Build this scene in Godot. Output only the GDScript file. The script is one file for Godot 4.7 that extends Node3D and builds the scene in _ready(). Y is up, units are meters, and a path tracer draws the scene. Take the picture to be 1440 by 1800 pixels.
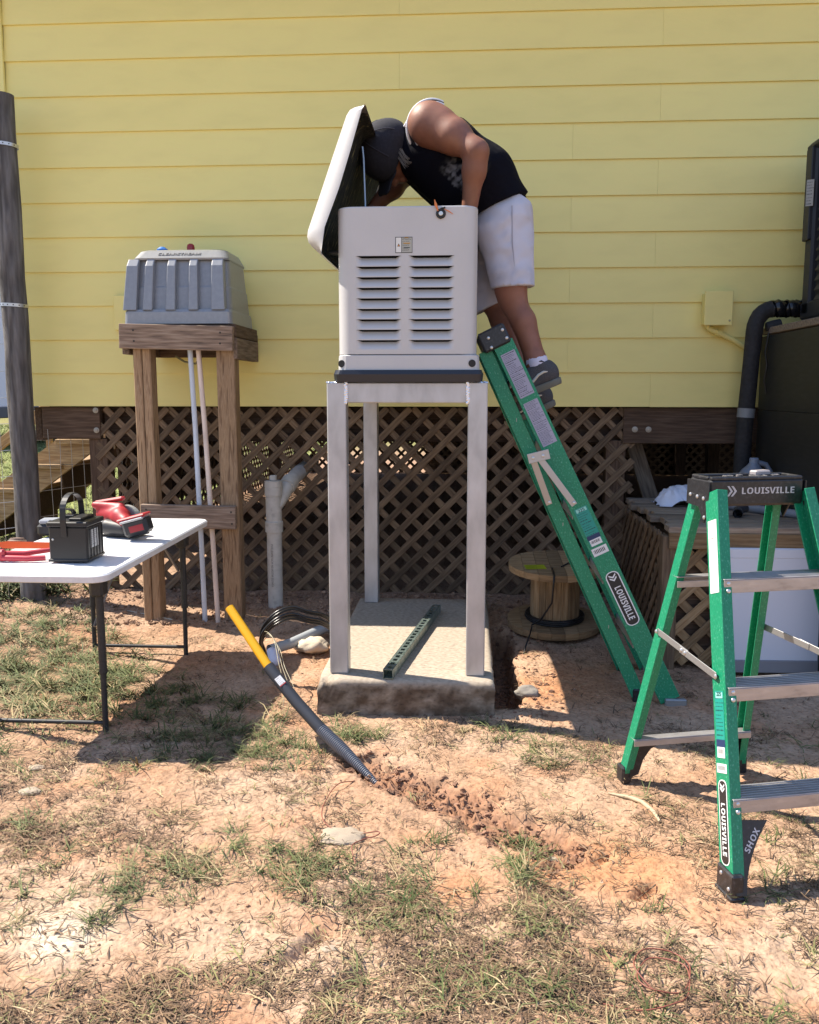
extends Node3D

# ---------------------------------------------------------------- geometry collector
class G:
	var v := PackedVector3Array()
	var n := PackedVector3Array()
	var c := PackedColorArray()
	var t := PackedVector2Array()
	var col := Color(1, 1, 1)
	func tri(a: Vector3, b: Vector3, d: Vector3, out: Vector3) -> void:
		var m := (d - a).cross(b - a)
		if m.length_squared() < 1e-16:
			return
		m = m.normalized()
		if m.dot(out) < 0.0:
			m = -m
			v.append(a); v.append(d); v.append(b)
		else:
			v.append(a); v.append(b); v.append(d)
		for i in 3:
			n.append(m); c.append(col); t.append(Vector2.ZERO)
	func quad(a: Vector3, b: Vector3, d: Vector3, e: Vector3, out: Vector3) -> void:
		tri(a, b, d, out)
		tri(a, d, e, out)
	func stri(a: Vector3, b: Vector3, d: Vector3, na: Vector3, nb: Vector3, nd: Vector3) -> void:
		var m := (d - a).cross(b - a)
		if m.dot(na + nb + nd) < 0.0:
			v.append(a); v.append(d); v.append(b)
			n.append(na); n.append(nd); n.append(nb)
		else:
			v.append(a); v.append(b); v.append(d)
			n.append(na); n.append(nb); n.append(nd)
		for i in 3:
			c.append(col); t.append(Vector2.ZERO)
	func uvquad(o: Vector3, ex: Vector3, ey: Vector3) -> void:   # textured card face: o = top left corner, ex right, ey down
		var m := -ex.cross(ey).normalized()
		var p := [o, o + ex, o + ex + ey, o, o + ex + ey, o + ey]
		var q := [Vector2(0, 0), Vector2(1, 0), Vector2(1, 1), Vector2(0, 0), Vector2(1, 1), Vector2(0, 1)]
		for i in 6:
			v.append(p[i]); n.append(m); c.append(col); t.append(q[i])
	func box(ce: Vector3, size: Vector3, bev := 0.0, bs := Basis()) -> void:
		var h := size * 0.5
		bev = minf(bev, minf(h.x, minf(h.y, h.z)) * 0.9)
		var px := func(sx, sy, sz, ax): 
			var q := Vector3(sx * (h.x - (0.0 if ax == 0 else bev)), sy * (h.y - (0.0 if ax == 1 else bev)), sz * (h.z - (0.0 if ax == 2 else bev)))
			return ce + bs * q
		for s in [-1, 1]:
			quad(px.call(s, -1, -1, 0), px.call(s, 1, -1, 0), px.call(s, 1, 1, 0), px.call(s, -1, 1, 0), bs * Vector3(s, 0, 0))
			quad(px.call(-1, s, -1, 1), px.call(1, s, -1, 1), px.call(1, s, 1, 1), px.call(-1, s, 1, 1), bs * Vector3(0, s, 0))
			quad(px.call(-1, -1, s, 2), px.call(1, -1, s, 2), px.call(1, 1, s, 2), px.call(-1, 1, s, 2), bs * Vector3(0, 0, s))
		if bev <= 0.0:
			return
		for a in [-1, 1]:
			for b in [-1, 1]:
				quad(px.call(a, b, -1, 0), px.call(a, b, 1, 0), px.call(a, b, 1, 1), px.call(a, b, -1, 1), bs * Vector3(a, b, 0))
				quad(px.call(a, -1, b, 0), px.call(a, 1, b, 0), px.call(a, 1, b, 2), px.call(a, -1, b, 2), bs * Vector3(a, 0, b))
				quad(px.call(-1, a, b, 1), px.call(1, a, b, 1), px.call(1, a, b, 2), px.call(-1, a, b, 2), bs * Vector3(0, a, b))
				for d in [-1, 1]:
					tri(px.call(a, b, d, 0), px.call(a, b, d, 1), px.call(a, b, d, 2), bs * Vector3(a, b, d))
	func tube(p: Array, r, sides := 10, caps := true) -> void:      # r is a number or one radius per point
		var rings := []
		var prev := Vector3.ZERO
		var last := p.size() - 1
		for i in p.size():
			var d: Vector3 = (p[mini(i + 1, p.size() - 1)] - p[maxi(i - 1, 0)]).normalized()
			var x: Vector3
			if i == 0:
				x = d.cross(Vector3.UP if absf(d.y) < 0.9 else Vector3.RIGHT).normalized()
			else:
				x = (prev - d * prev.dot(d)).normalized()
			prev = x
			var y := d.cross(x)
			var rr: float = r[i] if r is Array else r
			var slope := 0.0
			if r is Array:
				slope = (float(r[mini(i + 1, last)]) - float(r[maxi(i - 1, 0)])) / maxf((p[mini(i + 1, last)] - p[maxi(i - 1, 0)]).length(), 1e-5)
			var ring := []
			for k in sides:
				var a := TAU * k / sides
				var m: Vector3 = x * cos(a) + y * sin(a)
				ring.append([p[i] + m * rr, (m - d * slope).normalized()])
			rings.append(ring)
		for i in rings.size() - 1:
			for k in sides:
				var a = rings[i][k]; var b = rings[i][(k + 1) % sides]; var d = rings[i + 1][(k + 1) % sides]; var e = rings[i + 1][k]
				stri(a[0], b[0], d[0], a[1], b[1], d[1])
				stri(a[0], d[0], e[0], a[1], d[1], e[1])
		if caps:
			for end in [0, p.size() - 1]:
				var o: Vector3 = (p[0] - p[1]) if end == 0 else (p[end] - p[end - 1])
				for k in sides:
					tri(p[end], rings[end][k][0], rings[end][(k + 1) % sides][0], o)
	func lathe(prof: Array, xf: Transform3D, sides := 24, smooth := true) -> void:   # prof: Vector2(radius, height) from bottom to top, about local y
		for i in prof.size() - 1:
			var a: Vector2 = prof[i]
			var b: Vector2 = prof[i + 1]
			var nn := Vector2(b.y - a.y, a.x - b.x).normalized()
			for k in sides:
				var t0 := TAU * k / sides
				var t1 := TAU * (k + 1) / sides
				var d0 := Vector3(cos(t0), 0, sin(t0))
				var d1 := Vector3(cos(t1), 0, sin(t1))
				var q := [xf * (d0 * a.x + Vector3.UP * a.y), xf * (d1 * a.x + Vector3.UP * a.y), xf * (d1 * b.x + Vector3.UP * b.y), xf * (d0 * b.x + Vector3.UP * b.y)]
				var m0 := (xf.basis * (d0 * nn.x + Vector3.UP * nn.y)).normalized()
				var m1 := (xf.basis * (d1 * nn.x + Vector3.UP * nn.y)).normalized()
				if not smooth:
					m0 = (m0 + m1).normalized(); m1 = m0
				if a.x > 1e-6:
					stri(q[0], q[1], q[2], m0, m1, m1)
				if b.x > 1e-6:
					stri(q[0], q[2], q[3], m0, m1, m0)
	func prism(poly: PackedVector2Array, z0: float, z1: float, xf := Transform3D(), smooth := false) -> void:
		var idx := Geometry2D.triangulate_polygon(poly)
		for i in range(0, idx.size(), 3):
			for z in [[z0, -1.0], [z1, 1.0]]:
				var s := signf(z1 - z0) * float(z[1])
				tri(xf * Vector3(poly[idx[i]].x, poly[idx[i]].y, z[0]), xf * Vector3(poly[idx[i + 1]].x, poly[idx[i + 1]].y, z[0]), xf * Vector3(poly[idx[i + 2]].x, poly[idx[i + 2]].y, z[0]), xf.basis * Vector3(0, 0, s))
		var cw := Geometry2D.is_polygon_clockwise(poly)
		var m := poly.size()
		var nr := []
		for i in m:
			var e := poly[(i + 1) % m] - poly[i]
			var o := Vector2(e.y, -e.x).normalized()
			# is_polygon_clockwise treats y as down: true means counter-clockwise with y up
			if not cw:
				o = o * 1.0
			nr.append(o)
		var area := 0.0
		for i in m:
			area += poly[i].cross(poly[(i + 1) % m])
		for i in m:
			var o: Vector2 = nr[i] * (1.0 if area > 0.0 else -1.0)
			var j := (i + 1) % m
			var a := xf * Vector3(poly[i].x, poly[i].y, z0); var b := xf * Vector3(poly[j].x, poly[j].y, z0)
			var d := xf * Vector3(poly[j].x, poly[j].y, z1); var e2 := xf * Vector3(poly[i].x, poly[i].y, z1)
			var o3 := (xf.basis * Vector3(o.x, o.y, 0)).normalized()
			if smooth:
				var op: Vector2 = (nr[(i + m - 1) % m] + nr[i]) * (1.0 if area > 0.0 else -1.0)
				var oq: Vector2 = (nr[j] + nr[i]) * (1.0 if area > 0.0 else -1.0)
				var np: Vector3 = (xf.basis * Vector3(op.x, op.y, 0)).normalized() if op.normalized().dot(o) > 0.75 else o3
				var nq: Vector3 = (xf.basis * Vector3(oq.x, oq.y, 0)).normalized() if oq.normalized().dot(o) > 0.75 else o3
				stri(a, b, d, np, nq, nq)
				stri(a, d, e2, np, nq, np)
			else:
				quad(a, b, d, e2, o3)
	func grid(p: PackedVector3Array, w: int, h: int, flip := false) -> void:       # smooth sheet of w x h points
		var nn := PackedVector3Array()
		for j in h:
			for i in w:
				var dx := p[j * w + mini(i + 1, w - 1)] - p[j * w + maxi(i - 1, 0)]
				var dy := p[mini(j + 1, h - 1) * w + i] - p[maxi(j - 1, 0) * w + i]
				var m := dx.cross(dy).normalized()
				nn.append(-m if flip else m)
		for j in h - 1:
			for i in w - 1:
				var a := j * w + i
				stri(p[a], p[a + 1], p[a + w + 1], nn[a], nn[a + 1], nn[a + w + 1])
				stri(p[a], p[a + w + 1], p[a + w], nn[a], nn[a + w + 1], nn[a + w])
	func mesh() -> ArrayMesh:
		var a := []
		a.resize(Mesh.ARRAY_MAX)
		a[Mesh.ARRAY_VERTEX] = v; a[Mesh.ARRAY_NORMAL] = n; a[Mesh.ARRAY_COLOR] = c; a[Mesh.ARRAY_TEX_UV] = t
		var m := ArrayMesh.new()
		m.add_surface_from_arrays(Mesh.PRIMITIVE_TRIANGLES, a)
		return m

# ---------------------------------------------------------------- naming, tagging
var taken := {}
func numbered(s: String) -> String:
	taken[s] = taken.get(s, -1) + 1
	return s if taken[s] == 0 else "%s_%03d" % [s, taken[s]]
func thing(called: String, label: String, category: String, at := Vector3.ZERO, bs := Basis(), group := "") -> Node3D:
	var o := Node3D.new()
	o.name = numbered(called)
	add_child(o)
	o.transform = Transform3D(bs, at)
	o.set_meta("label", label); o.set_meta("category", category)
	if group: o.set_meta("group", group)
	return o
func tag(o: Node, label: String, category: String, group := "") -> void:
	o.set_meta("label", label); o.set_meta("category", category)
	if group: o.set_meta("group", group)
func obj(called: String, m, mat: Material, parent: Node = null, xf := Transform3D()) -> MeshInstance3D:
	var o := MeshInstance3D.new()
	o.mesh = m.mesh() if m is G else m
	if parent == null:
		o.name = numbered(called)
		add_child(o)
	else:
		o.name = called
		parent.add_child(o, true)
	o.transform = xf
	o.material_override = mat
	return o
func bx(size: Vector3, bev := 0.003) -> G:
	var g := G.new()
	g.box(Vector3.ZERO, size, bev)
	return g
var boxes := {}
func bxm(size: Vector3, bev := 0.003) -> ArrayMesh:
	var k := str(size.snappedf(0.001), bev)
	if not boxes.has(k):
		boxes[k] = bx(size, bev).mesh()
	return boxes[k]
# a bar between two points: local x runs along it, local z towards «face»
func between(a: Vector3, b: Vector3, face: Vector3) -> Transform3D:
	var x := (b - a).normalized()
	var z := (face - x * face.dot(x)).normalized()
	return Transform3D(Basis(x, z.cross(x), z), (a + b) * 0.5)
func plank(called: String, a: Vector3, b: Vector3, w: float, th: float, face: Vector3, mat: Material, parent: Node, bev := 0.003) -> MeshInstance3D:
	return obj(called, bxm(Vector3(a.distance_to(b), w, th), bev), mat, parent, between(a, b, face))

# ---------------------------------------------------------------- materials
var noises := {}
func ntex(ramp: Array, freq: float, octaves := 4, seed_ := 1, type := FastNoiseLite.TYPE_SIMPLEX_SMOOTH, size := 512) -> NoiseTexture2D:
	var key := str(ramp, freq, octaves, seed_, type, size)
	if noises.has(key): return noises[key]
	var f := FastNoiseLite.new()
	f.seed = seed_; f.frequency = freq; f.fractal_octaves = octaves; f.noise_type = type
	var t := NoiseTexture2D.new()
	t.width = size; t.height = size; t.seamless = true; t.noise = f; t.generate_mipmaps = false
	var gr := Gradient.new()
	var off := PackedFloat32Array(); var cs := PackedColorArray()
	for i in ramp.size():
		off.append(ramp[i][0]); cs.append((ramp[i][1] as Color).linear_to_srgb())
	gr.offsets = off; gr.colors = cs
	t.color_ramp = gr
	noises[key] = t
	return t
func nrm(freq: float, strength := 4.0, octaves := 4, seed_ := 3, size := 512) -> NoiseTexture2D:
	var key := str("n", freq, strength, octaves, seed_, size)
	if noises.has(key): return noises[key]
	var f := FastNoiseLite.new()
	f.seed = seed_; f.frequency = freq; f.fractal_octaves = octaves
	var t := NoiseTexture2D.new()
	t.width = size; t.height = size; t.seamless = true; t.noise = f; t.as_normal_map = true; t.bump_strength = strength; t.generate_mipmaps = false
	noises[key] = t
	return t
func lin(r: float, g: float, b: float) -> Color:
	return Color(r, g, b)
func flat(r: float, g: float, b: float, rough := 0.6, metal := 0.0) -> StandardMaterial3D:
	var m := StandardMaterial3D.new()
	m.albedo_color = Color(r, g, b).linear_to_srgb()
	m.roughness = rough; m.metallic = metal
	return m
func tex(t: Texture2D, scale: Vector3, rough := 0.7, metal := 0.0, n: Texture2D = null, ns := 1.0, world := false, off := Vector3.ZERO) -> StandardMaterial3D:
	var m := StandardMaterial3D.new()
	m.albedo_texture = t
	m.uv1_triplanar = true; m.uv1_scale = scale; m.uv1_world_triplanar = world; m.uv1_offset = off
	m.roughness = rough; m.metallic = metal
	if n:
		m.normal_enabled = true; m.normal_texture = n; m.normal_scale = ns
	return m
func ramp3(d: Color, m: Color, l: Color) -> Array:
	return [[0.0, d], [0.25, d.lerp(m, 0.6)], [0.5, m], [0.75, m.lerp(l, 0.6)], [1.0, l]]
# wood with grain along local x; a few variants with other offsets
var woods := {}
func wood(kind: String, k := 0) -> StandardMaterial3D:
	var key := kind + str(k)
	if woods.has(key): return woods[key]
	var r: Array
	match kind:
		"lattice": r = ramp3(Color(0.08, 0.05, 0.031), Color(0.185, 0.122, 0.074), Color(0.27, 0.19, 0.118))
		"post": r = [[0.0, Color(0.1, 0.055, 0.03)], [0.32, Color(0.25, 0.155, 0.088)], [0.48, Color(0.36, 0.24, 0.145)], [0.66, Color(0.28, 0.175, 0.1)], [1.0, Color(0.46, 0.33, 0.21)]]
		"board": r = ramp3(Color(0.07, 0.05, 0.04), Color(0.24, 0.165, 0.12), Color(0.34, 0.26, 0.2))
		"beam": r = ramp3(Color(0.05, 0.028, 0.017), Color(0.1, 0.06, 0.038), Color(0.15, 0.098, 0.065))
		"stair": r = ramp3(Color(0.2, 0.12, 0.06), Color(0.38, 0.25, 0.14), Color(0.5, 0.36, 0.22))
		"spool": r = ramp3(Color(0.18, 0.105, 0.05), Color(0.33, 0.21, 0.105), Color(0.43, 0.3, 0.17))
		"deck": r = ramp3(Color(0.12, 0.09, 0.07), Color(0.27, 0.21, 0.16), Color(0.38, 0.31, 0.24))
	var m := tex(ntex(r, 0.012, 5, 11 + k % 2), Vector3(0.7, 8.5, 8.5), 0.85, 0.0, nrm(0.012, 4.0, 5, 11 + k % 2), 1.0, false, Vector3(0.37 * k, 0.29 * k, 0.53 * k))
	var gn := ntex([[0.0, Color(0.55, 0.55, 0.55)], [0.4, Color(0.85, 0.85, 0.85)], [1.0, Color(1, 1, 1)]], 0.02, 3, 5)
	m.detail_enabled = false
	if gn: pass
	var shade := 1.0 - 0.13 * (k % 4)
	m.albedo_color = Color(shade, shade, shade * 0.98).linear_to_srgb()
	woods[key] = m
	return m

# ---------------------------------------------------------------- smooth bodies from tapered capsules
func blob(g: G, bones: Array, cell: float, k: float, cuts := [], colour = null) -> void:
	var lo := Vector3(1e9, 1e9, 1e9); var hi := -lo
	for b in bones:
		for e in [[b[0], b[2]], [b[1], b[3]]]:
			lo = lo.min(e[0] - Vector3.ONE * float(e[1])); hi = hi.max(e[0] + Vector3.ONE * float(e[1]))
	lo -= Vector3.ONE * cell * 3.0; hi += Vector3.ONE * cell * 3.0
	var nx := int((hi.x - lo.x) / cell) + 2; var ny := int((hi.y - lo.y) / cell) + 2; var nz := int((hi.z - lo.z) / cell) + 2
	var f := PackedFloat32Array(); f.resize(nx * ny * nz); f.fill(9.0)
	for b in bones:
		var a: Vector3 = b[0]; var ab: Vector3 = b[1] - b[0]; var ra: float = b[2]; var rb: float = b[3]
		var l2 := maxf(ab.length_squared(), 1e-9)
		var pad := Vector3.ONE * (maxf(ra, rb) + k + 2.0 * cell)
		var i0 := ((a.min(b[1]) - pad - lo) / cell).floor(); var i1 := ((a.max(b[1]) + pad - lo) / cell).ceil()
		for z in range(maxi(int(i0.z), 0), mini(int(i1.z), nz - 1) + 1):
			for y in range(maxi(int(i0.y), 0), mini(int(i1.y), ny - 1) + 1):
				var row := (z * ny + y) * nx
				for x in range(maxi(int(i0.x), 0), mini(int(i1.x), nx - 1) + 1):
					var p := lo + Vector3(x, y, z) * cell - a
					var s := clampf(p.dot(ab) / l2, 0.0, 1.0)
					var d := (p - ab * s).length() - lerpf(ra, rb, s)
					var o := f[row + x]
					var h := maxf(k - absf(o - d), 0.0) / k
					f[row + x] = minf(o, d) - h * h * k * 0.25
	for cu in cuts:
		var cn: Vector3 = cu[0]; var cd: float = cu[1]
		for z in nz:
			for y in ny:
				for x in nx:
					var i := (z * ny + y) * nx + x
					f[i] = maxf(f[i], cn.dot(lo + Vector3(x, y, z) * cell) - cd)
	var at := PackedInt32Array(); at.resize(nx * ny * nz); at.fill(-1)
	var pos := PackedVector3Array(); var nor := PackedVector3Array(); var cols := PackedColorArray()
	var off := [0, 1, nx, nx + 1, nx * ny, nx * ny + 1, nx * ny + nx, nx * ny + nx + 1]
	for z in nz - 1:
		for y in ny - 1:
			for x in nx - 1:
				var i := (z * ny + y) * nx + x
				if absf(f[i]) > cell * 2.5: continue
				var q := PackedFloat32Array(); q.resize(8)
				var inside := 0
				for e in 8:
					q[e] = f[i + off[e]]
					if q[e] < 0.0: inside += 1
				if inside == 0 or inside == 8: continue
				var s := Vector3.ZERO; var m := 0
				for e in [[0, 1], [2, 3], [4, 5], [6, 7], [0, 2], [1, 3], [4, 6], [5, 7], [0, 4], [1, 5], [2, 6], [3, 7]]:
					var u: float = q[e[0]]; var w: float = q[e[1]]
					if (u < 0.0) != (w < 0.0):
						var pa := Vector3(e[0] & 1, (e[0] >> 1) & 1, e[0] >> 2); var pb := Vector3(e[1] & 1, (e[1] >> 1) & 1, e[1] >> 2)
						s += pa.lerp(pb, u / (u - w)); m += 1
				at[i] = pos.size()
				var wp := lo + (Vector3(x, y, z) + s / m) * cell
				pos.append(wp)
				nor.append(Vector3(q[1] + q[3] + q[5] + q[7] - q[0] - q[2] - q[4] - q[6], q[2] + q[3] + q[6] + q[7] - q[0] - q[1] - q[4] - q[5], q[4] + q[5] + q[6] + q[7] - q[0] - q[1] - q[2] - q[3]).normalized())
				cols.append(colour.call(wp) if colour != null else Color.WHITE)
	var st := [1, nx, nx * ny]
	for z in range(1, nz - 1):
		for y in range(1, ny - 1):
			for x in range(1, nx - 1):
				var i := (z * ny + y) * nx + x
				if absf(f[i]) > cell * 2.5: continue
				for ax in 3:
					if (f[i] < 0.0) == (f[i + st[ax]] < 0.0): continue
					var s1: int = st[(ax + 1) % 3]; var s2: int = st[(ax + 2) % 3]
					var w := [at[i], at[i - s1], at[i - s1 - s2], at[i - s2]]
					if w.min() < 0: continue
					for tr in [[0, 1, 2], [0, 2, 3]]:
						var a: int = w[tr[0]]; var b: int = w[tr[1]]; var d: int = w[tr[2]]
						g.stri(pos[a], pos[b], pos[d], nor[a], nor[b], nor[d])
						var e := g.c.size()
						var m2 := (pos[d] - pos[a]).cross(pos[b] - pos[a])
						g.c[e - 3] = cols[a]
						if m2.dot(nor[a] + nor[b] + nor[d]) < 0.0:
							g.c[e - 2] = cols[d]; g.c[e - 1] = cols[b]
						else:
							g.c[e - 2] = cols[b]; g.c[e - 1] = cols[d]

# ---------------------------------------------------------------- lettering
var fonts := {}
func text(called: String, s: String, height: float, mat: Material, parent: Node, xf: Transform3D, weight := 700, squash := 1.0, depth := 0.0008) -> MeshInstance3D:
	if not fonts.has(weight):
		var sf := SystemFont.new()
		sf.font_names = PackedStringArray(["Droid Sans"])
		sf.font_weight = weight
		fonts[weight] = sf
	var t := TextMesh.new()
	t.text = s; t.font = fonts[weight]; t.font_size = 48; t.depth = depth / squash
	t.pixel_size = height / 35.0
	t.curve_step = 2.0
	var x2 := xf
	x2.basis = xf.basis * Basis.from_scale(Vector3(squash, 1, 1))
	return obj(called, t, mat, parent, x2)
# a printed sticker: rows of small dark strokes on a pale ground
func print_image(w: int, h: int, ground: Color, ink: Color, seed_: int, row := 6, blocks := []) -> ImageTexture:
	var im := Image.create(w, h, false, Image.FORMAT_RGB8)
	im.fill(ground)
	var r := RandomNumberGenerator.new()
	r.seed = seed_
	var y := row
	while y < h - row:
		var x := int(w * 0.08)
		var thick := 1 + int(r.randf() < 0.25) * 2
		var stop := int(w * r.randf_range(0.6, 0.92))
		while x < stop:
			var l := r.randi_range(2, 9)
			im.fill_rect(Rect2i(x, y, l, mini(thick + 1, row - 2)), ground.lerp(ink, r.randf_range(0.5, 0.95)))
			x += l + r.randi_range(1, 3)
		y += row + thick * 2
	for b in blocks:
		im.fill_rect(b[0], b[1])
	return ImageTexture.create_from_image(im)
func card(t: Texture2D, rough := 0.45) -> StandardMaterial3D:
	var m := StandardMaterial3D.new()
	m.albedo_texture = t; m.roughness = rough
	return m
func sticker(called: String, mat: Material, parent: Node, xf: Transform3D, w: float, h: float) -> MeshInstance3D:   # centred on xf, facing its z
	var g := G.new()
	g.uvquad(Vector3(-w / 2, h / 2, 0.0006), Vector3(w, 0, 0), Vector3(0, -h, 0))
	for e in [[Vector3(-w / 2, h / 2, 0), Vector3(w / 2, h / 2, 0), Vector3.UP], [Vector3(-w / 2, -h / 2, 0), Vector3(w / 2, -h / 2, 0), Vector3.DOWN], [Vector3(-w / 2, -h / 2, 0), Vector3(-w / 2, h / 2, 0), Vector3.LEFT], [Vector3(w / 2, -h / 2, 0), Vector3(w / 2, h / 2, 0), Vector3.RIGHT]]:
		g.quad(e[0], e[1], e[1] + Vector3(0, 0, 0.0006), e[0] + Vector3(0, 0, 0.0006), e[2])
	return obj(called, g, mat, parent, xf)

# ---------------------------------------------------------------- the lie of the land
var n_low := FastNoiseLite.new()
var n_mid := FastNoiseLite.new()
var n_fine := FastNoiseLite.new()
var n_patch := FastNoiseLite.new()
var n_thatch := FastNoiseLite.new()
func setup_noise() -> void:
	for a in [[n_low, 7, 0.9, 3], [n_mid, 8, 5.0, 3], [n_fine, 9, 28.0, 3], [n_patch, 10, 1.3, 3], [n_thatch, 12, 2.6, 4]]:
		a[0].seed = a[1]; a[0].frequency = a[2]; a[0].fractal_octaves = a[3]
		a[0].noise_type = FastNoiseLite.TYPE_SIMPLEX_SMOOTH
func seg2(p: Vector2, a: Vector2, b: Vector2) -> float:
	var ab := b - a
	return p.distance_to(a + ab * clampf((p - a).dot(ab) / ab.length_squared(), 0.0, 1.0))
func trench(x: float, z: float) -> float:      # 1 in the middle of the dug strip in front of the slab, 0 away from it
	var p := Vector2(x, z)
	var d := minf(seg2(p, Vector2(-0.36, -2.95), Vector2(-0.03, -2.68)), seg2(p, Vector2(-0.03, -2.68), Vector2(0.26, -2.39)))
	d += n_mid.get_noise_2d(x * 1.5, z * 1.5) * 0.05
	return clampf(1.0 - d / 0.12, 0.0, 1.0)
func pit(x: float, z: float) -> float:         # the dug hole along the right side of the slab
	var d := seg2(Vector2(x, z), Vector2(0.165, -3.6), Vector2(0.165, -4.5)) + n_mid.get_noise_2d(x * 2.0 + 9.0, z * 2.0) * 0.03
	return smoothstep(0.0, 1.0, clampf((0.085 - d) / 0.045, 0.0, 1.0))
func rise(x: float, z: float) -> float:
	return 0.1 * smoothstep(-4.0, -5.1, z) if x > -3.6 else 0.1 * smoothstep(-4.0, -5.1, z) * clampf((x + 6.0) / 2.4, 0.0, 1.0)
func land(x: float, z: float) -> float:
	var y := rise(x, z) + n_low.get_noise_2d(x, z) * 0.012
	var far := absf(x) > 9.0 or z < -14.0 or z > 4.0
	if far:
		return y + n_low.get_noise_2d(x * 0.08, z * 0.08) * 0.5 * clampf((Vector2(x, z).length() - 12.0) / 60.0, 0.0, 1.0)
	y += n_mid.get_noise_2d(x, z) * 0.010 + n_fine.get_noise_2d(x, z) * 0.0055
	var t := trench(x, z)
	if t > 0.0:
		y += -0.045 * smoothstep(0.0, 0.7, t) + (absf(n_fine.get_noise_2d(x * 1.6 + 5.0, z * 1.6)) * 0.06 + n_fine.get_noise_2d(x * 2.6, z * 2.6 + 8.0) * 0.03) * t
	y -= pit(x, z) * 0.14
	# boot and spade marks in the foreground
	for s in [[-0.4, -1.86, -0.34, -1.98], [-0.3, -1.74, -0.23, -1.83], [0.33, -2.33, 0.40, -2.37], [0.45, -2.17, 0.5, -2.21]]:
		var d := seg2(Vector2(x, z), Vector2(s[0], s[1]), Vector2(s[2], s[3]))
		if d < 0.03:
			y -= 0.028 * smoothstep(0.028, 0.004, d)
	return y
# tufts that the photograph shows green: x, z, radius, strength
const GREEN := [[-1.87, -3.8, 0.42, 1.2], [-2.0, -3.75, 0.35, 1.2], [-1.6, -3.65, 0.25, 1.2], [-1.5, -3.55, 0.3, 0.8], [-2.35, -4.4, 0.45, 1.2], [-1.95, -3.3, 0.4, 0.5], [-0.75, -3.15, 0.16, 1.0], [-0.82, -2.97, 0.15, 0.8], [-0.65, -3.0, 0.12, 0.6], [-0.385, -3.22, 0.07, 2.2], [-1.04, -2.08, 0.16, 0.9], [-1.28, -2.3, 0.2, 0.7], [-0.79, -2.2, 0.12, 0.9],
	[-0.67, -2.35, 0.13, 0.7], [-0.46, -2.28, 0.1, 1.3], [-0.3, -2.22, 0.13, 0.9], [-0.16, -2.12, 0.12, 0.6], [0.19, -2.43, 0.06, 1.8], [0.16, -2.28, 0.05, 1.2], [0.06, -2.02, 0.2, 0.35], [0.2, -1.8, 0.26, 0.5], [0.4, -1.85, 0.25, 0.35], [-0.1, -1.74, 0.18, 0.4], [0.5, -1.72, 0.2, 0.5], [0.95, -2.5, 0.2, 0.35], [0.85, -2.18, 0.14, 0.4],
	[-1.05, -3.25, 0.3, 1.2], [-0.98, -3.1, 0.25, 1.0], [-1.15, -3.5, 0.22, 0.6], [0.38, -3.1, 0.12, 0.35], [0.1, -3.28, 0.09, 0.6], [0.6, -2.87, 0.15, 0.25], [1.1, -3.2, 0.4, 0.2], [-1.5, -2.8, 0.25, 0.4], [-0.5, -3.3, 0.08, 0.7], [-3.6, -6.3, 1.6, 1.0], [-2.9, -5.6, 0.6, 0.9], [0.3, -3.05, 0.08, 0.8], [-0.12, -2.35, 0.07, 0.5]]
# where dead thatch lies thick, and where the clay is bare
const THATCH := [[-0.95, -1.68, 0.35, 0.9], [-0.6, -1.72, 0.25, 0.6], [-1.35, -2.75, 0.35, 0.8], [-1.25, -2.45, 0.3, 0.7], [-0.3, -2.15, 0.25, 0.8], [0.1, -1.9, 0.35, 1.0], [0.35, -1.8, 0.35, 0.9], [0.8, -2.4, 0.3, 0.7], [0.9, -2.1, 0.2, 0.7], [-1.9, -3.4, 0.5, 0.7], [-0.85, -2.75, 0.2, 0.4], [-0.8, -3.05, 0.25, 0.8], [-1.5, -4.3, 0.5, 0.5], [-0.35, -2.5, 0.15, 0.4], [-0.7, -2.27, 0.25, 0.6], [0.45, -3.0, 0.3, 0.4]]
const BARE := [[-0.97, -1.93, 0.22, 1.2], [-0.72, -2.52, 0.16, 0.8], [-0.5, -2.0, 0.16, 0.7], [0.03, -2.2, 0.13, 0.8], [0.5, -2.25, 0.2, 0.9], [0.68, -1.93, 0.22, 1.0], [-0.95, -2.72, 0.14, 0.7], [0.45, -3.7, 0.35, 1.0], [-0.9, -4.1, 0.3, 1.0], [0.25, -2.75, 0.2, 0.7], [-0.75, -1.95, 0.12, 0.6], [-0.2, -2.6, 0.1, 0.7], [-1.6, -4.2, 0.3, 0.5]]
func blot(list: Array, x: float, z: float) -> float:
	var s := 0.0
	for a in list:
		var d: float = ((x - a[0]) * (x - a[0]) + (z - a[1]) * (z - a[1])) / (a[2] * a[2])
		if d < 4.0:
			s += a[3] * exp(-d * 1.4)
	return s
func thatch_at(x: float, z: float) -> float:
	var s := 0.13 + 0.8 * n_thatch.get_noise_2d(x, z) + 0.4 * n_mid.get_noise_2d(x * 0.7, z * 0.7) + blot(THATCH, x, z) * 0.5 - blot(BARE, x, z) * 0.8
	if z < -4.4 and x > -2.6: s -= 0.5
	return clampf(s, 0.07, 1.4)
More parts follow.
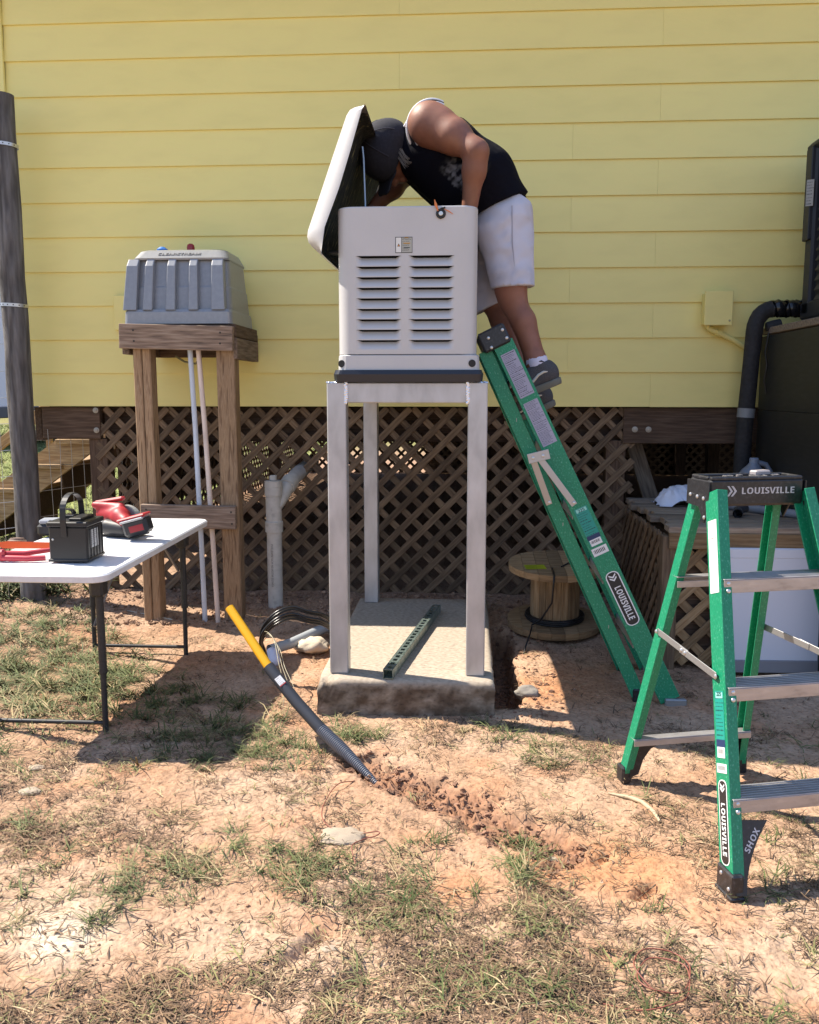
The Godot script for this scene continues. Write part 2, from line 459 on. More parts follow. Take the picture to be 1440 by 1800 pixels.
func soil(x: float, z: float) -> Color:
	var a := n_patch.get_noise_2d(x, z)
	var b := n_patch.get_noise_2d(x * 2.1 + 40.0, z * 2.1)
	var f := n_fine.get_noise_2d(x * 0.7, z * 0.7)
	var c := Color(0.35, 0.222, 0.143)
	c = c.lerp(Color(0.395, 0.275, 0.19), clampf(0.4 + 1.5 * a, 0.0, 1.0))
	c = c.lerp(Color(0.35, 0.185, 0.105), clampf(b * 1.6 - 0.2, 0.0, 0.6))
	c = c.lerp(Color(0.4, 0.19, 0.09), clampf(blot([[0.45, -2.28, 0.25, 0.8], [0.45, -3.8, 0.3, 0.7], [0.0, -2.2, 0.12, 0.6], [0.25, -2.35, 0.12, 0.8], [-0.95, -4.2, 0.3, 0.35]], x, z), 0.0, 0.7))
	c = c.lerp(Color(0.54, 0.45, 0.34), clampf(blot([[-0.96, -1.9, 0.085, 1.1], [-0.36, -2.42, 0.05, 0.6], [-0.99, -1.95, 0.16, 0.4]], x, z), 0.0, 0.9))
	var h := thatch_at(x, z)
	c = c.lerp(Color(0.28, 0.17, 0.11), clampf(h - 0.45, 0.0, 0.5))
	var t := maxf(trench(x, z), pit(x, z))
	c = c.lerp(Color(0.25, 0.135, 0.083), clampf(t * 1.5, 0.0, 0.85))
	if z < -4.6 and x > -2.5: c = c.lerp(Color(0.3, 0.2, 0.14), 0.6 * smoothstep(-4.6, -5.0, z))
	var g := clampf((absf(x) - 3.0) / 2.0, 0.0, 1.0)
	if x < 0.0 or z > 4.0 or z < -16.0:
		if z > -3.0 and z < 4.0: g *= 0.5
		c = c.lerp(Color(0.16, 0.19, 0.05), clampf(maxf(g, clampf((absf(z + 3.0) - 13.0) / 6.0, 0.0, 1.0)) * (0.8 + a), 0.0, 0.9))
	return c * (1.0 + 0.25 * f)

func build_ground() -> void:
	var xs := PackedFloat32Array(); var zs := PackedFloat32Array()
	var s := 0.016; var p := -2.7
	var left := []
	var q := p
	while q > -420.0:
		s *= 1.09
		q -= s
		left.push_front(q)
	for e in left: xs.append(e)
	while p < 1.75: xs.append(p); p += 0.0125
	s = 0.0125
	while p < 420.0: xs.append(p); s *= 1.09; p += s
	left = []; q = -5.3; s = 0.02
	while q > -420.0:
		s *= 1.09
		q -= s
		left.push_front(q)
	for e in left: zs.append(e)
	p = -5.3
	while p < -3.2: zs.append(p); p += 0.02
	while p < -1.5: zs.append(p); p += 0.0112
	s = 0.0112
	while p < 420.0: zs.append(p); s *= 1.1; p += s
	var w := xs.size(); var h := zs.size()
	var pts := PackedVector3Array(); var cs := PackedColorArray()
	for j in h:
		for i in w:
			var x := xs[i]; var z := zs[j]
			pts.append(Vector3(x, land(x, z), z))
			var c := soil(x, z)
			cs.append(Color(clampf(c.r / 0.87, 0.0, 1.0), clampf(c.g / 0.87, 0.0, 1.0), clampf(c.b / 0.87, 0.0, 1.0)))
	var nn := PackedVector3Array(); nn.resize(w * h)
	for j in h:
		for i in w:
			var dx := pts[j * w + mini(i + 1, w - 1)] - pts[j * w + maxi(i - 1, 0)]
			var dz := pts[mini(j + 1, h - 1) * w + i] - pts[maxi(j - 1, 0) * w + i]
			nn[j * w + i] = dz.cross(dx).normalized()
	var ix := PackedInt32Array()
	for j in h - 1:
		for i in w - 1:
			var a := j * w + i
			ix.append_array(PackedInt32Array([a, a + 1, a + w + 1, a, a + w + 1, a + w]))
	var arr := []; arr.resize(Mesh.ARRAY_MAX)
	arr[Mesh.ARRAY_VERTEX] = pts; arr[Mesh.ARRAY_NORMAL] = nn; arr[Mesh.ARRAY_COLOR] = cs; arr[Mesh.ARRAY_INDEX] = ix
	var me := ArrayMesh.new()
	me.add_surface_from_arrays(Mesh.PRIMITIVE_TRIANGLES, arr)
	var m := tex(ntex([[0.0, Color(0.34, 0.3, 0.27)], [0.27, Color(0.68, 0.65, 0.63)], [0.4, Color(0.88, 0.87, 0.86)], [0.6, Color(0.93, 0.93, 0.93)], [1.0, Color(1, 1, 1)]], 0.035, 7, 21, FastNoiseLite.TYPE_SIMPLEX_SMOOTH, 1024), Vector3(1.3, 1.3, 1.3), 0.95, 0.0, nrm(0.03, 9.0, 7, 22, 1024), 0.8, true)
	m.vertex_color_use_as_albedo = true
	m.metallic_specular = 0.2
	var o := obj("ground", me, m)
	o.set_meta("kind", "structure")

# one clump of blades as a mesh; lay = 0 upright, 1 lying flat
func clump(r: RandomNumberGenerator, blades: int, length: float, width: float, lay: float, spread: float) -> ArrayMesh:
	var g := G.new()
	for i in blades:
		var a := r.randf() * TAU
		var d := Vector3(cos(a), 0, sin(a))
		var side := Vector3(-d.z, 0, d.x)
		var o := Vector3(r.randf_range(-1, 1), 0, r.randf_range(-1, 1)) * spread
		var l := length * r.randf_range(0.45, 1.15)
		var up := lerpf(r.randf_range(0.7, 1.0), r.randf_range(0.02, 0.35), lay)
		var w := width * r.randf_range(0.6, 1.3)
		var bend := r.randf_range(-0.5, 0.5) * l * 0.5
		var p0 := o - side * w * 0.5; var p1 := o + side * w * 0.5
		var m := o + d * l * 0.5 * sqrt(1.0 - minf(up * up, 0.98)) + Vector3.UP * l * 0.55 * up
		var e := o + d * l * sqrt(1.0 - minf(up * up, 0.98)) * 1.1 + Vector3.UP * l * up * lerpf(0.85, 0.4, lay) + side * bend
		var t := r.randf_range(0.75, 1.25)
		g.col = Color(t, t, t * r.randf_range(0.85, 1.0))
		var nn := (Vector3.UP + d * 0.3).normalized()
		g.stri(p0, p1, m + side * w * 0.4, nn, nn, nn)
		g.stri(p0, m + side * w * 0.4, m - side * w * 0.4, nn, nn, nn)
		g.stri(m - side * w * 0.4, m + side * w * 0.4, e, nn, nn, nn)
	return g.mesh()
func scatter(called: String, label: String, category: String, meshes: Array, places: Array, mat: Material) -> void:
	# several MultiMeshes of one growth, joined under one thing
	var t := thing(called, label, category)
	t.set_meta("kind", "stuff")
	for k in meshes.size():
		var mine := []
		for i in places.size():
			if i % meshes.size() == k: mine.append(places[i])
		if mine.is_empty(): continue
		var mm := MultiMesh.new()
		mm.transform_format = MultiMesh.TRANSFORM_3D
		mm.use_colors = true
		mm.mesh = meshes[k]
		mm.instance_count = mine.size()
		for i in mine.size():
			mm.set_instance_transform(i, mine[i][0])
			mm.set_instance_color(i, mine[i][1])
		var o := MultiMeshInstance3D.new()
		o.multimesh = mm
		o.name = "blades" if called != "dirt_clods" else "clods"
		o.material_override = mat
		o.set_meta("kind", "stuff")
		t.add_child(o, true)
func blocked(x: float, z: float) -> bool:
	return (x > -0.62 and x < 0.14 and z < -3.42 and z > -4.9) or (x > -2.6 and z < -5.15 and z > -13.5)
func build_growth() -> void:
	var r := RandomNumberGenerator.new(); r.seed = 77
	var gm := StandardMaterial3D.new()
	gm.vertex_color_use_as_albedo = true; gm.roughness = 0.75; gm.cull_mode = BaseMaterial3D.CULL_DISABLED
	gm.backlight_enabled = true; gm.backlight = Color(0.1, 0.12, 0.03)
	var dm := StandardMaterial3D.new()
	dm.vertex_color_use_as_albedo = true; dm.roughness = 0.9; dm.cull_mode = BaseMaterial3D.CULL_DISABLED
	var dry := []; var green := []
	for k in 7: dry.append(clump(r, 7, 0.05, 0.0033, 0.95, 0.035))
	for k in 3: dry.append(clump(r, 6, 0.065, 0.0034, 0.65, 0.025))
	for k in 6: green.append(clump(r, 10, 0.075, 0.0031, 0.55, 0.014))
	var pl := []
	var tries := 38000
	for i in tries:
		# more of them near the lens, where they show largest
		var z := -1.35 - 4.0 * pow(r.randf(), 1.5)
		var x := r.randf_range(-1.15, 0.95) * maxf(0.9, -z * 0.68) + 0.07 * z * 0.9
		if blocked(x, z) or pit(x, z) > 0.3: continue
		if r.randf() > thatch_at(x, z) * (0.95 if trench(x, z) < 0.2 else 0.12): continue
		var s := r.randf_range(0.55, 1.2)
		var tone := r.randf()
		var c := Color(0.235, 0.148, 0.088).lerp(Color(0.085, 0.052, 0.033), tone)
		if r.randf() < 0.13: c = Color(0.4, 0.3, 0.18)
		if r.randf() < 0.1: c = Color(0.2, 0.19, 0.08)
		pl.append([Transform3D(Basis(Vector3.UP, r.randf() * TAU).scaled(Vector3(s, s, s)), Vector3(x, land(x, z) + 0.001, z)), c])
	scatter("dead_grass", "brown dead grass and thatch strewn thinly over the bare clay yard", "dead grass", dry, pl, dm)
	pl = []
	for a in GREEN:
		var n := int(1250 * a[2] * a[2] * 3.0 * minf(a[3], 1.2)) + int(9 * a[3])
		if a[1] < -5.0: n = 1500
		elif a[1] < -3.1: n = int(n * (1.15 if a[0] < -1.2 else 0.75))
		for i in n:
			var rr := sqrt(r.randf()) * 1.25; var an := r.randf() * TAU
			var x: float = a[0] + a[2] * rr * cos(an); var z: float = a[1] + a[2] * rr * sin(an)
			if blocked(x, z) or (a[1] > -5.0 and a[2] > 0.12 and n_mid.get_noise_2d(x * 1.3, z * 1.3) + 0.25 * n_fine.get_noise_2d(x, z) < 0.05): continue
			if a[2] > 0.12 and r.randf() < rr - 0.45: continue
			var s := r.randf_range(0.6, 1.25)
			if a[2] < 0.1: s *= 1.05
			if a[1] < -3.1 and a[0] < -1.0: s *= 1.45
			if a[1] < -5.0: s *= 2.2
			var c := Color(0.055, 0.08, 0.02).lerp(Color(0.13, 0.145, 0.05), r.randf())
			if r.randf() < 0.22: c = Color(0.3, 0.235, 0.125)
			pl.append([Transform3D(Basis(Vector3.UP, r.randf() * TAU).rotated(Vector3(r.randf() - 0.5, 0, r.randf() - 0.5).normalized(), r.randf() * 0.4).scaled(Vector3(s, s, s)), Vector3(x, land(x, z) - 0.002, z)), c])
	scatter("green_grass", "green grass in ragged tufts across the clay yard", "grass", green, pl, gm)
	pl = []
	for i in 26000:
		var d := 1.2 + 26.0 * pow(r.randf(), 2.2)
		var a := r.randf_range(-0.75, -0.05)
		var x := -2.75 - 0.5 * d * r.randf_range(0.0, 1.3); var z := -4.6 - d
		if r.randf() < 0.25 and d < 4.0: continue
		var s := r.randf_range(1.2, 2.4) * (1.0 + d * 0.05)
		var c := Color(0.14, 0.19, 0.04).lerp(Color(0.3, 0.32, 0.1), r.randf())
		pl.append([Transform3D(Basis(Vector3.UP, r.randf() * TAU).scaled(Vector3(s, s, s)), Vector3(x, land(x, z) - 0.002, z)), c])
	scatter("far_grass", "bright sunlit meadow grass behind the post and stairs", "grass", green, pl, gm)
	# clods of turned clay
	var cl := []
	for k in 6: cl.append(pebble(100 + k, 0.85, 5, 7, 0.95).mesh())
	pl = []
	for i in 11000:
		var x := r.randf_range(-0.6, 0.5); var z := r.randf_range(-3.15, -2.2)
		if r.randf() < 0.25:
			x = r.randf_range(0.05, 0.42); z = r.randf_range(-4.6, -3.3)
			if r.randf() > pit(x, z) + 0.15: continue
		elif r.randf() > trench(x, z) * 1.4: continue
		var s := 0.002 + 0.009 * pow(r.randf(), 3.2)
		var c := Color(0.29, 0.16, 0.1).lerp(Color(0.15, 0.08, 0.05), r.randf())
		pl.append([Transform3D(Basis(Vector3(r.randf(), r.randf(), r.randf()).normalized(), r.randf() * TAU).scaled(Vector3(s * r.randf_range(0.6, 1.5), s * r.randf_range(0.5, 1.0), s)), Vector3(x, land(x, z) + s * 0.1, z)), c])
	for i in 5200:
		var z := -1.4 - 3.4 * pow(r.randf(), 1.3)
		var x := r.randf_range(-1.1, 0.9) * maxf(0.9, -z * 0.68)
		if blocked(x, z): continue
		var s := 0.001 + 0.0038 * pow(r.randf(), 4.0)
		pl.append([Transform3D(Basis(Vector3(r.randf(), r.randf(), r.randf()).normalized(), r.randf() * TAU).scaled(Vector3(s, s, s)), Vector3(x, land(x, z) + s * 0.4, z)), Color(0.42, 0.28, 0.19).lerp(Color(0.22, 0.13, 0.08), r.randf())])
	# the heaped spoil along the shaded foot of the house
	for i in 2600:
		var x := r.randf_range(-2.3, 1.0); var z := r.randf_range(-5.15, -4.55)
		var s := 0.003 + 0.013 * pow(r.randf(), 4.0)
		pl.append([Transform3D(Basis(Vector3(r.randf(), r.randf(), r.randf()).normalized(), r.randf() * TAU).scaled(Vector3(s, s * 0.8, s)), Vector3(x, land(x, z) + s * 0.3, z)), Color(0.4, 0.26, 0.17).lerp(Color(0.2, 0.12, 0.08), r.randf())])
	var cm := flat(1, 1, 1, 0.95); cm.vertex_color_use_as_albedo = true
	scatter("dirt_clods", "crumbled red clay clods along the dug trench and slab edge", "dirt", cl, pl, cm)
func pebble(seed_: int, flatness: float, rings := 5, sides := 8, rough := 0.35) -> G:
	var g := G.new(); var r := RandomNumberGenerator.new(); r.seed = seed_
	var f := FastNoiseLite.new(); f.seed = seed_; f.frequency = 0.9
	var p := []
	for j in rings + 1:
		var row := []
		for i in sides:
			var th := PI * j / rings; var ph := TAU * i / sides
			var d := Vector3(sin(th) * cos(ph), cos(th) * flatness, sin(th) * sin(ph))
			row.append(d * (1.0 + rough * 1.6 * f.get_noise_3d(d.x * 1.3, d.y * 1.3, d.z * 1.3)))
		p.append(row)
	for j in rings:
		for i in sides:
			var k := (i + 1) % sides
			var o: Vector3 = p[j][i] + p[j + 1][k]
			if rings < 8:
				g.quad(p[j][i], p[j][k], p[j + 1][k], p[j + 1][i], o)
			else:
				var nn := []
				for q in [[j, i], [j, k], [j + 1, k], [j + 1, i]]:
					var a: Vector3 = p[q[0]][(q[1] + 1) % sides] - p[q[0]][(q[1] + sides - 1) % sides]
					var b: Vector3 = p[mini(q[0] + 1, rings)][q[1]] - p[maxi(q[0] - 1, 0)][q[1]]
					var m := a.cross(b)
					if m.length() < 1e-6: m = p[q[0]][q[1]]
					nn.append(m.normalized() * (1.0 if m.dot(p[q[0]][q[1]]) > 0.0 else -1.0))
				g.stri(p[j][i], p[j][k], p[j + 1][k], nn[0], nn[1], nn[2])
				g.stri(p[j][i], p[j + 1][k], p[j + 1][i], nn[0], nn[2], nn[3])
	return g

# ---------------------------------------------------------------- the house
const WZ := -5.15
var rnd := RandomNumberGenerator.new()
func siding_mat(k: int) -> StandardMaterial3D:
	var key := "siding%d" % k
	if woods.has(key): return woods[key]
	var b: Color = [Color(0.87, 0.755, 0.275), Color(0.864, 0.75, 0.273), Color(0.875, 0.76, 0.28)][k]
	var m := tex(ntex([[0.0, b * 0.95], [0.5, b * 0.99], [1.0, b]], 0.006, 4, 31 + k), Vector3(0.7, 2.2, 2.2), 0.5, 0.0, nrm(0.02, 1.4, 5, 33), 0.35, false, Vector3(k * 0.31, k * 0.17, 0))
	woods[key] = m
	return m
func build_house() -> void:
	var h := thing("house", "yellow clapboard house raised on timber posts, filling the whole background", "house", Vector3(0, 0, 0))
	var x0 := -2.654; var x1 := 9.0; var zb := -13.2
	var yel := siding_mat(0)
	var body := G.new()
	body.box(Vector3((x0 + x1) / 2, 2.63, (WZ - 0.034 + zb) / 2), Vector3(x1 - x0 - 0.05, 2.78, WZ - 0.034 - zb), 0.0)
	obj("wall", body, flat(0.6, 0.5, 0.2, 0.8), h)
	var fl := G.new()
	fl.box(Vector3((x0 + x1) / 2, 1.2, (WZ - 0.1 + zb) / 2), Vector3(x1 - x0 - 0.2, 0.06, WZ - 0.1 - zb - 0.1), 0.0)
	obj("floor", fl, wood("beam", 1), h)
	for k in 14:
		var y: float = 1.214 + 0.1942 * k
		var seams := []
		if k in [9, 11, 13]: seams = [x0 + 0.017, -0.39, 3.27, 6.93, x1]
		elif k % 2 == 0: seams = [x0 + 0.017, 1.04, 4.7, 8.36, x1]
		else: seams = [x0 + 0.017, 0.57, 4.23, 7.89, x1]
		for i in seams.size() - 1:
			var a: float = seams[i] + (0.0003 if i else 0.0); var b: float = seams[i + 1] - 0.0003
			var dy := rnd.randf_range(-0.001, 0.001)
			var xf := Transform3D(Basis(Vector3.RIGHT, -0.052), Vector3((a + b) / 2, y + 0.108 + dy, WZ - 0.0115))
			obj("siding_board", bxm(Vector3(b - a, 0.216, 0.0085), 0.0003), siding_mat((k * 2 + i) % 3), h, xf)
		# the end wall round the left corner
		var xe := Transform3D(Basis(Vector3.UP, -PI / 2) * Basis(Vector3.RIGHT, -0.052), Vector3(x0 + 0.004, y + 0.108, (WZ + zb) / 2))
		obj("siding_board", bxm(Vector3(WZ - zb - 0.05, 0.216, 0.0085), 0.0015), siding_mat(k % 3), h, xe)
	var ct := G.new()
	ct.box(Vector3(x0 - 0.004, 2.62, WZ + 0.008), Vector3(0.045, 2.82, 0.022), 0.003)
	ct.box(Vector3(x0 - 0.0165, 2.62, WZ - 0.047), Vector3(0.02, 2.82, 0.09), 0.003)
	obj("corner_trim", ct, yel, h)
	# roof with its eave and soffit
	var rf := G.new()
	rf.prism(PackedVector2Array([Vector2(4.62, 4.02), Vector2(4.62, 4.22), Vector2(9.2, 6.1), Vector2(13.75, 4.22), Vector2(13.75, 4.02)]), x0 - 0.03, x1 + 0.35, Transform3D(Basis(Vector3(0, 0, -1), Vector3.UP, Vector3(1, 0, 0)), Vector3.ZERO))
	obj("roof", rf, tex(ntex(ramp3(Color(0.05, 0.05, 0.05), Color(0.1, 0.1, 0.1), Color(0.16, 0.15, 0.15)), 0.05), Vector3(1, 1, 1), 0.9), h)
	# timber under the siding
	var beams := [[-2.545, -2.19, 1.115, -5.2, 0.19], [0.9, 3.0, 1.107, -5.2, 0.205], [3.0, 9.0, 1.107, -5.2, 0.205], [-2.19, 0.9, 1.107, -5.27, 0.205]]
	for b in beams:
		plank("beam", Vector3(b[0], b[2], b[3]), Vector3(b[1], b[2], b[3]), b[4], 0.045, Vector3.BACK, wood("beam", beams.find(b)), h)
	for z in [-7.2, -9.4, -11.4, -13.1]:
		plank("beam", Vector3(x0 + 0.1, 1.08, z), Vector3(x1 - 0.1, 1.08, z), 0.2, 0.09, Vector3.BACK, wood("beam", 1), h)
	plank("beam", Vector3(x0 + 0.05, 1.107, WZ - 0.1), Vector3(x0 + 0.05, 1.107, zb), 0.2, 0.045, Vector3.LEFT, wood("beam", 2), h)
	for px in [[-2.215, -5.245], [0.865, -5.25]]:
		plank("post", Vector3(px[0], -0.05, px[1]), Vector3(px[0], 1.02, px[1]), 0.11, 0.1, Vector3.BACK, wood("beam", 0), h)
	for x in [-2.5, 0.3, 3.1, 5.9, 8.8]:
		for z in [-7.2, -9.4, -11.4, -13.1]:
			plank("post", Vector3(x, -0.05, z), Vector3(x, 0.98, z), 0.14, 0.14, Vector3.BACK, wood("beam", 3), h)
	for i in 14:
		plank("joist", Vector3(-2.4 + i * 0.8, 1.1, -5.4), Vector3(-2.4 + i * 0.8, 1.1, -13.0), 0.14, 0.04, Vector3.LEFT, wood("beam", 2), h)
	plank("brace", Vector3(0.98, 1.05, -5.4), Vector3(1.13, 0.62, -5.4), 0.09, 0.04, Vector3.BACK, wood("deck", 2), h)
	for p in [[-2.212, 1.19], [-2.212, 1.072], [0.965, 1.085], [1.042, 1.085]]:
		var g := G.new()
		g.lathe([Vector2(0, -0.002), Vector2(0.017, -0.002), Vector2(0.017, 0.003), Vector2(0.009, 0.004), Vector2(0.009, 0.01), Vector2(0, 0.011)], Transform3D(Basis(Vector3.RIGHT, PI / 2), Vector3(p[0], p[1], -5.175)), 12)
		obj("bolt", g, flat(0.36, 0.34, 0.3, 0.5, 0.6), h)

# crossed slats in two layers; u runs along ux, v along uy
func lattice(parent: Node, o: Vector3, ux: Vector3, uy: Vector3, w: float, hgt: float, pitch: float, sw: float, th: float, kind: String, joined := false) -> void:
	var n := ux.cross(uy).normalized()
	var step := pitch * sqrt(2.0)
	var jg := G.new()
	for layer in 2:
		var c := -hgt + fposmod(step * (0.3 + 0.37 * layer), step)
		var i := 0
		while c < w:
			# v = u - c for «/», or the mirror image
			var u0 := maxf(c, 0.0); var u1 := minf(c + hgt, w)
			if u1 - u0 > 0.04:
				var a := Vector2(u0, u0 - c); var b := Vector2(u1, u1 - c)
				if layer == 1:
					a.x = w - a.x; b.x = w - b.x
				var jit := rnd.randf_range(-0.004, 0.004)
				var pa := o + ux * (a.x + jit) + uy * a.y - n * (th * 1.02 * layer); var pb := o + ux * (b.x + jit) + uy * b.y - n * (th * 1.02 * layer)
				pb += ux * rnd.randf_range(-0.005, 0.005)
				if joined:
					var xf := between(pa, pb, n)
					jg.box(xf.origin, Vector3(pa.distance_to(pb), sw, th), 0.0, xf.basis)
				else:
					plank("slat", pa, pb, sw, th, n, wood(kind, (i * 3 + layer + i / 4) % 5), parent, 0.0015)
			i += 1
			c += step
	if joined:
		var o2 := obj("slats", jg, wood(kind, 1), parent)
		o2.set_meta("kind", "stuff")

func build_lattices() -> void:
	var a := thing("lattice_panel", "long brown diagonal wooden lattice closing the gap under the yellow siding", "lattice", Vector3(-0.6, 0.05, -5.2))
	lattice(a, Vector3(-1.62, 0.0, 0.01), Vector3.RIGHT, Vector3.UP, 3.18, 1.155, 0.0935, 0.038, 0.008, "lattice")
	plank("frame", Vector3(-1.6, 0.02, -0.012), Vector3(1.5, 0.02, -0.012), 0.08, 0.012, Vector3.BACK, wood("lattice", 3), a)
	var b := thing("lattice_panel", "dark lattice along the end wall underneath the house, glimpsed through the front lattice", "lattice", Vector3(-2.6, 0.05, -9.0))
	for q in [[2.4, 0.1], [1.0, -1.4]]:
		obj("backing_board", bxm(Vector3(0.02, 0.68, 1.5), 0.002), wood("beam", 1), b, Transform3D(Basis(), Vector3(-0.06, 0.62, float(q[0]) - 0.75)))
	lattice(b, Vector3(0, 0, 2.4), Vector3(0, 0, -1), Vector3.UP, 6.5, 1.0, 0.0935, 0.038, 0.008, "lattice", true)
	var d := thing("lattice_panel", "far lattice at the back of the crawl space with sunlight in its gaps", "lattice", Vector3(3.0, 0.05, -13.15))
	lattice(d, Vector3(-5.6, 0, 0), Vector3.RIGHT, Vector3.UP, 11.5, 1.0, 0.0935, 0.038, 0.008, "lattice", true)
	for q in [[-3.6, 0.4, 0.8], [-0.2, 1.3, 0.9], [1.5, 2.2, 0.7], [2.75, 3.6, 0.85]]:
		obj("backing_board", bxm(Vector3(float(q[1]) - float(q[0]), float(q[2]), 0.02), 0.002), wood("beam", 1), d, Transform3D(Basis(), Vector3((q[0] + q[1]) / 2, float(q[2]) / 2 - 0.03, -0.05)))  # boards added to block most of the daylight behind the far lattice

func build_deck() -> void:
	var d := thing("wooden_platform", "low weathered wooden platform with lattice sides beside the raised house", "platform", Vector3(0.945, 0.0, -4.13))
	var l := Vector3(0.935, 0, -5.18) - Vector3(0.945, 0, -4.13)
	var at := Vector3.ZERO
	lattice(d, at + l + Vector3(-0.02, 0.03, 0), -l.normalized(), Vector3.UP, l.length(), 0.6, 0.075, 0.038, 0.008, "lattice")
	var fx := Vector3(1.6, 0, 0.05)
	lattice(d, at + Vector3(0.0, 0.03, 0.02), fx.normalized(), Vector3.UP, 1.6, 0.56, 0.0935, 0.04, 0.008, "spool")  # paler wood than the side lattice, painting in light bounced off the yard
	obj("panel", bxm(Vector3(1.6, 0.5, 0.012), 0.001), wood("beam", 1), d, between(Vector3(0.02, 0.28, -0.02), Vector3(1.6, 0.28, 0.02), Vector3.BACK))
	plank("trim", Vector3(-0.01, 0.62, 0.035), Vector3(1.7, 0.62, 0.085), 0.075, 0.03, Vector3.BACK, wood("spool", 3), d)  # light tone again stands in for ground bounce on the front
	plank("post", Vector3(-0.0, 0.0, 0.0), Vector3(-0.0, 0.64, 0.0), 0.075, 0.075, Vector3.BACK, wood("lattice", 2), d)
	for i in 10:
		var t := (i + 0.5) / 10.0
		var p := l * t + Vector3(0, 0.672 + rnd.randf_range(-0.003, 0.003), 0.05 * (1.0 - t))
		plank("deck_board", p + Vector3(rnd.randf_range(-0.05, 0.02), 0, 0), p + Vector3(1.75, 0, 0.03), 0.102, 0.03, Vector3.UP, wood("deck", i), d)
	# things lying on it
	var bag := G.new()
	var pts := PackedVector3Array()
	var nf := FastNoiseLite.new(); nf.seed = 4; nf.frequency = 0.35
	for j in 15:
		for i in 19:
			var u := i / 18.0 * 2.0 - 1.0; var v := j / 14.0 * 2.0 - 1.0
			var r := clampf(1.0 - u * u * 0.9 - v * v * 0.8, 0.0, 1.0)
			pts.append(Vector3(u * 0.13 + nf.get_noise_2d(i, j + 40) * 0.02, 0.1 * pow(r, 0.7) + nf.get_noise_2d(i * 2.2, j * 2.2) * 0.02 * (0.3 + r), v * 0.12 + nf.get_noise_2d(i + 70, j) * 0.02))
	bag.grid(pts, 19, 15, true)
	tag(obj("plastic_bag", bag, flat(0.72, 0.76, 0.9, 0.35), null, Transform3D(Basis(), Vector3(1.170, 0.69, -4.900))), "crumpled white plastic bag lying on the weathered platform boards", "bag")
	var j := thing("jug", "grey plastic oil jug with a handle standing on the platform", "jug", Vector3(1.5, 0.688, -4.72))
	var jg := G.new()
	blob(jg, [[Vector3(0, 0.03, 0), Vector3(0, 0.16, 0), 0.062, 0.06], [Vector3(-0.03, 0.06, 0), Vector3(-0.03, 0.17, 0), 0.05, 0.045], [Vector3(0.0, 0.19, 0), Vector3(0.0, 0.235, 0), 0.045, 0.026]], 0.008, 0.03, [[Vector3.DOWN, 0.0]])
	obj("body", jg, flat(0.16, 0.19, 0.25, 0.35), j)
	var jh := G.new()
	jh.tube([Vector3(0.02, 0.245, 0), Vector3(0.06, 0.235, 0), Vector3(0.085, 0.2, 0), Vector3(0.085, 0.14, 0), Vector3(0.06, 0.1, 0)], 0.014, 8)
	obj("handle", jh, flat(0.16, 0.19, 0.25, 0.35), j)
	var jc := G.new()
	jc.lathe([Vector2(0.024, 0.23), Vector2(0.024, 0.265), Vector2(0.02, 0.27), Vector2(0, 0.27)], Transform3D(), 14)
	obj("cap", jc, flat(0.2, 0.25, 0.34, 0.4), j)
	sticker("label", card(print_image(64, 96, Color(0.55, 0.58, 0.62), Color(0.1, 0.1, 0.12), 5, 7)), j, Transform3D(Basis(Vector3.UP, -0.35), Vector3(-0.015, 0.11, 0.0625)), 0.06, 0.09)
	var p := G.new()
	p.tube([Vector3(1.33, 0.71, -4.74), Vector3(1.5, 0.71, -4.5), Vector3(1.95, 0.71, -3.95)], 0.021, 12)
	tag(obj("grey_pipe", p, flat(0.22, 0.24, 0.28, 0.5)), "grey plastic conduit pipe lying across the platform", "pipe")
	var e := G.new()
	e.tube([Vector3(1.32, 0.711, -4.36), Vector3(1.34, 0.711, -4.41), Vector3(1.35, 0.715, -4.46), Vector3(1.4, 0.72, -4.5)], [0.023, 0.023, 0.021, 0.021], 12, false)
	e.tube([Vector3(1.321, 0.711, -4.363), Vector3(1.35, 0.713, -4.44)], 0.017, 12, false)
	tag(obj("pipe_elbow", e, flat(0.05, 0.05, 0.055, 0.5)), "short black pipe elbow with its open end towards the yard, on the platform", "pipe fitting")
	var s := thing("hand_tool", "small black hand tool lying by the left edge of the platform", "tool", Vector3(1.19, 0.69, -4.45))
	var sg := G.new(); sg.tube([Vector3(-0.05, 0.01, 0.02), Vector3(0.02, 0.012, 0), Vector3(0.06, 0.014, -0.01)], [0.007, 0.011, 0.012], 8)
	obj("handle", sg, flat(0.03, 0.03, 0.03, 0.5), s)
	var sh := G.new(); sh.tube([Vector3(0.06, 0.014, -0.01), Vector3(0.12, 0.012, -0.03)], 0.0045, 6)
	obj("shank", sh, flat(0.5, 0.5, 0.5, 0.3, 0.9), s)

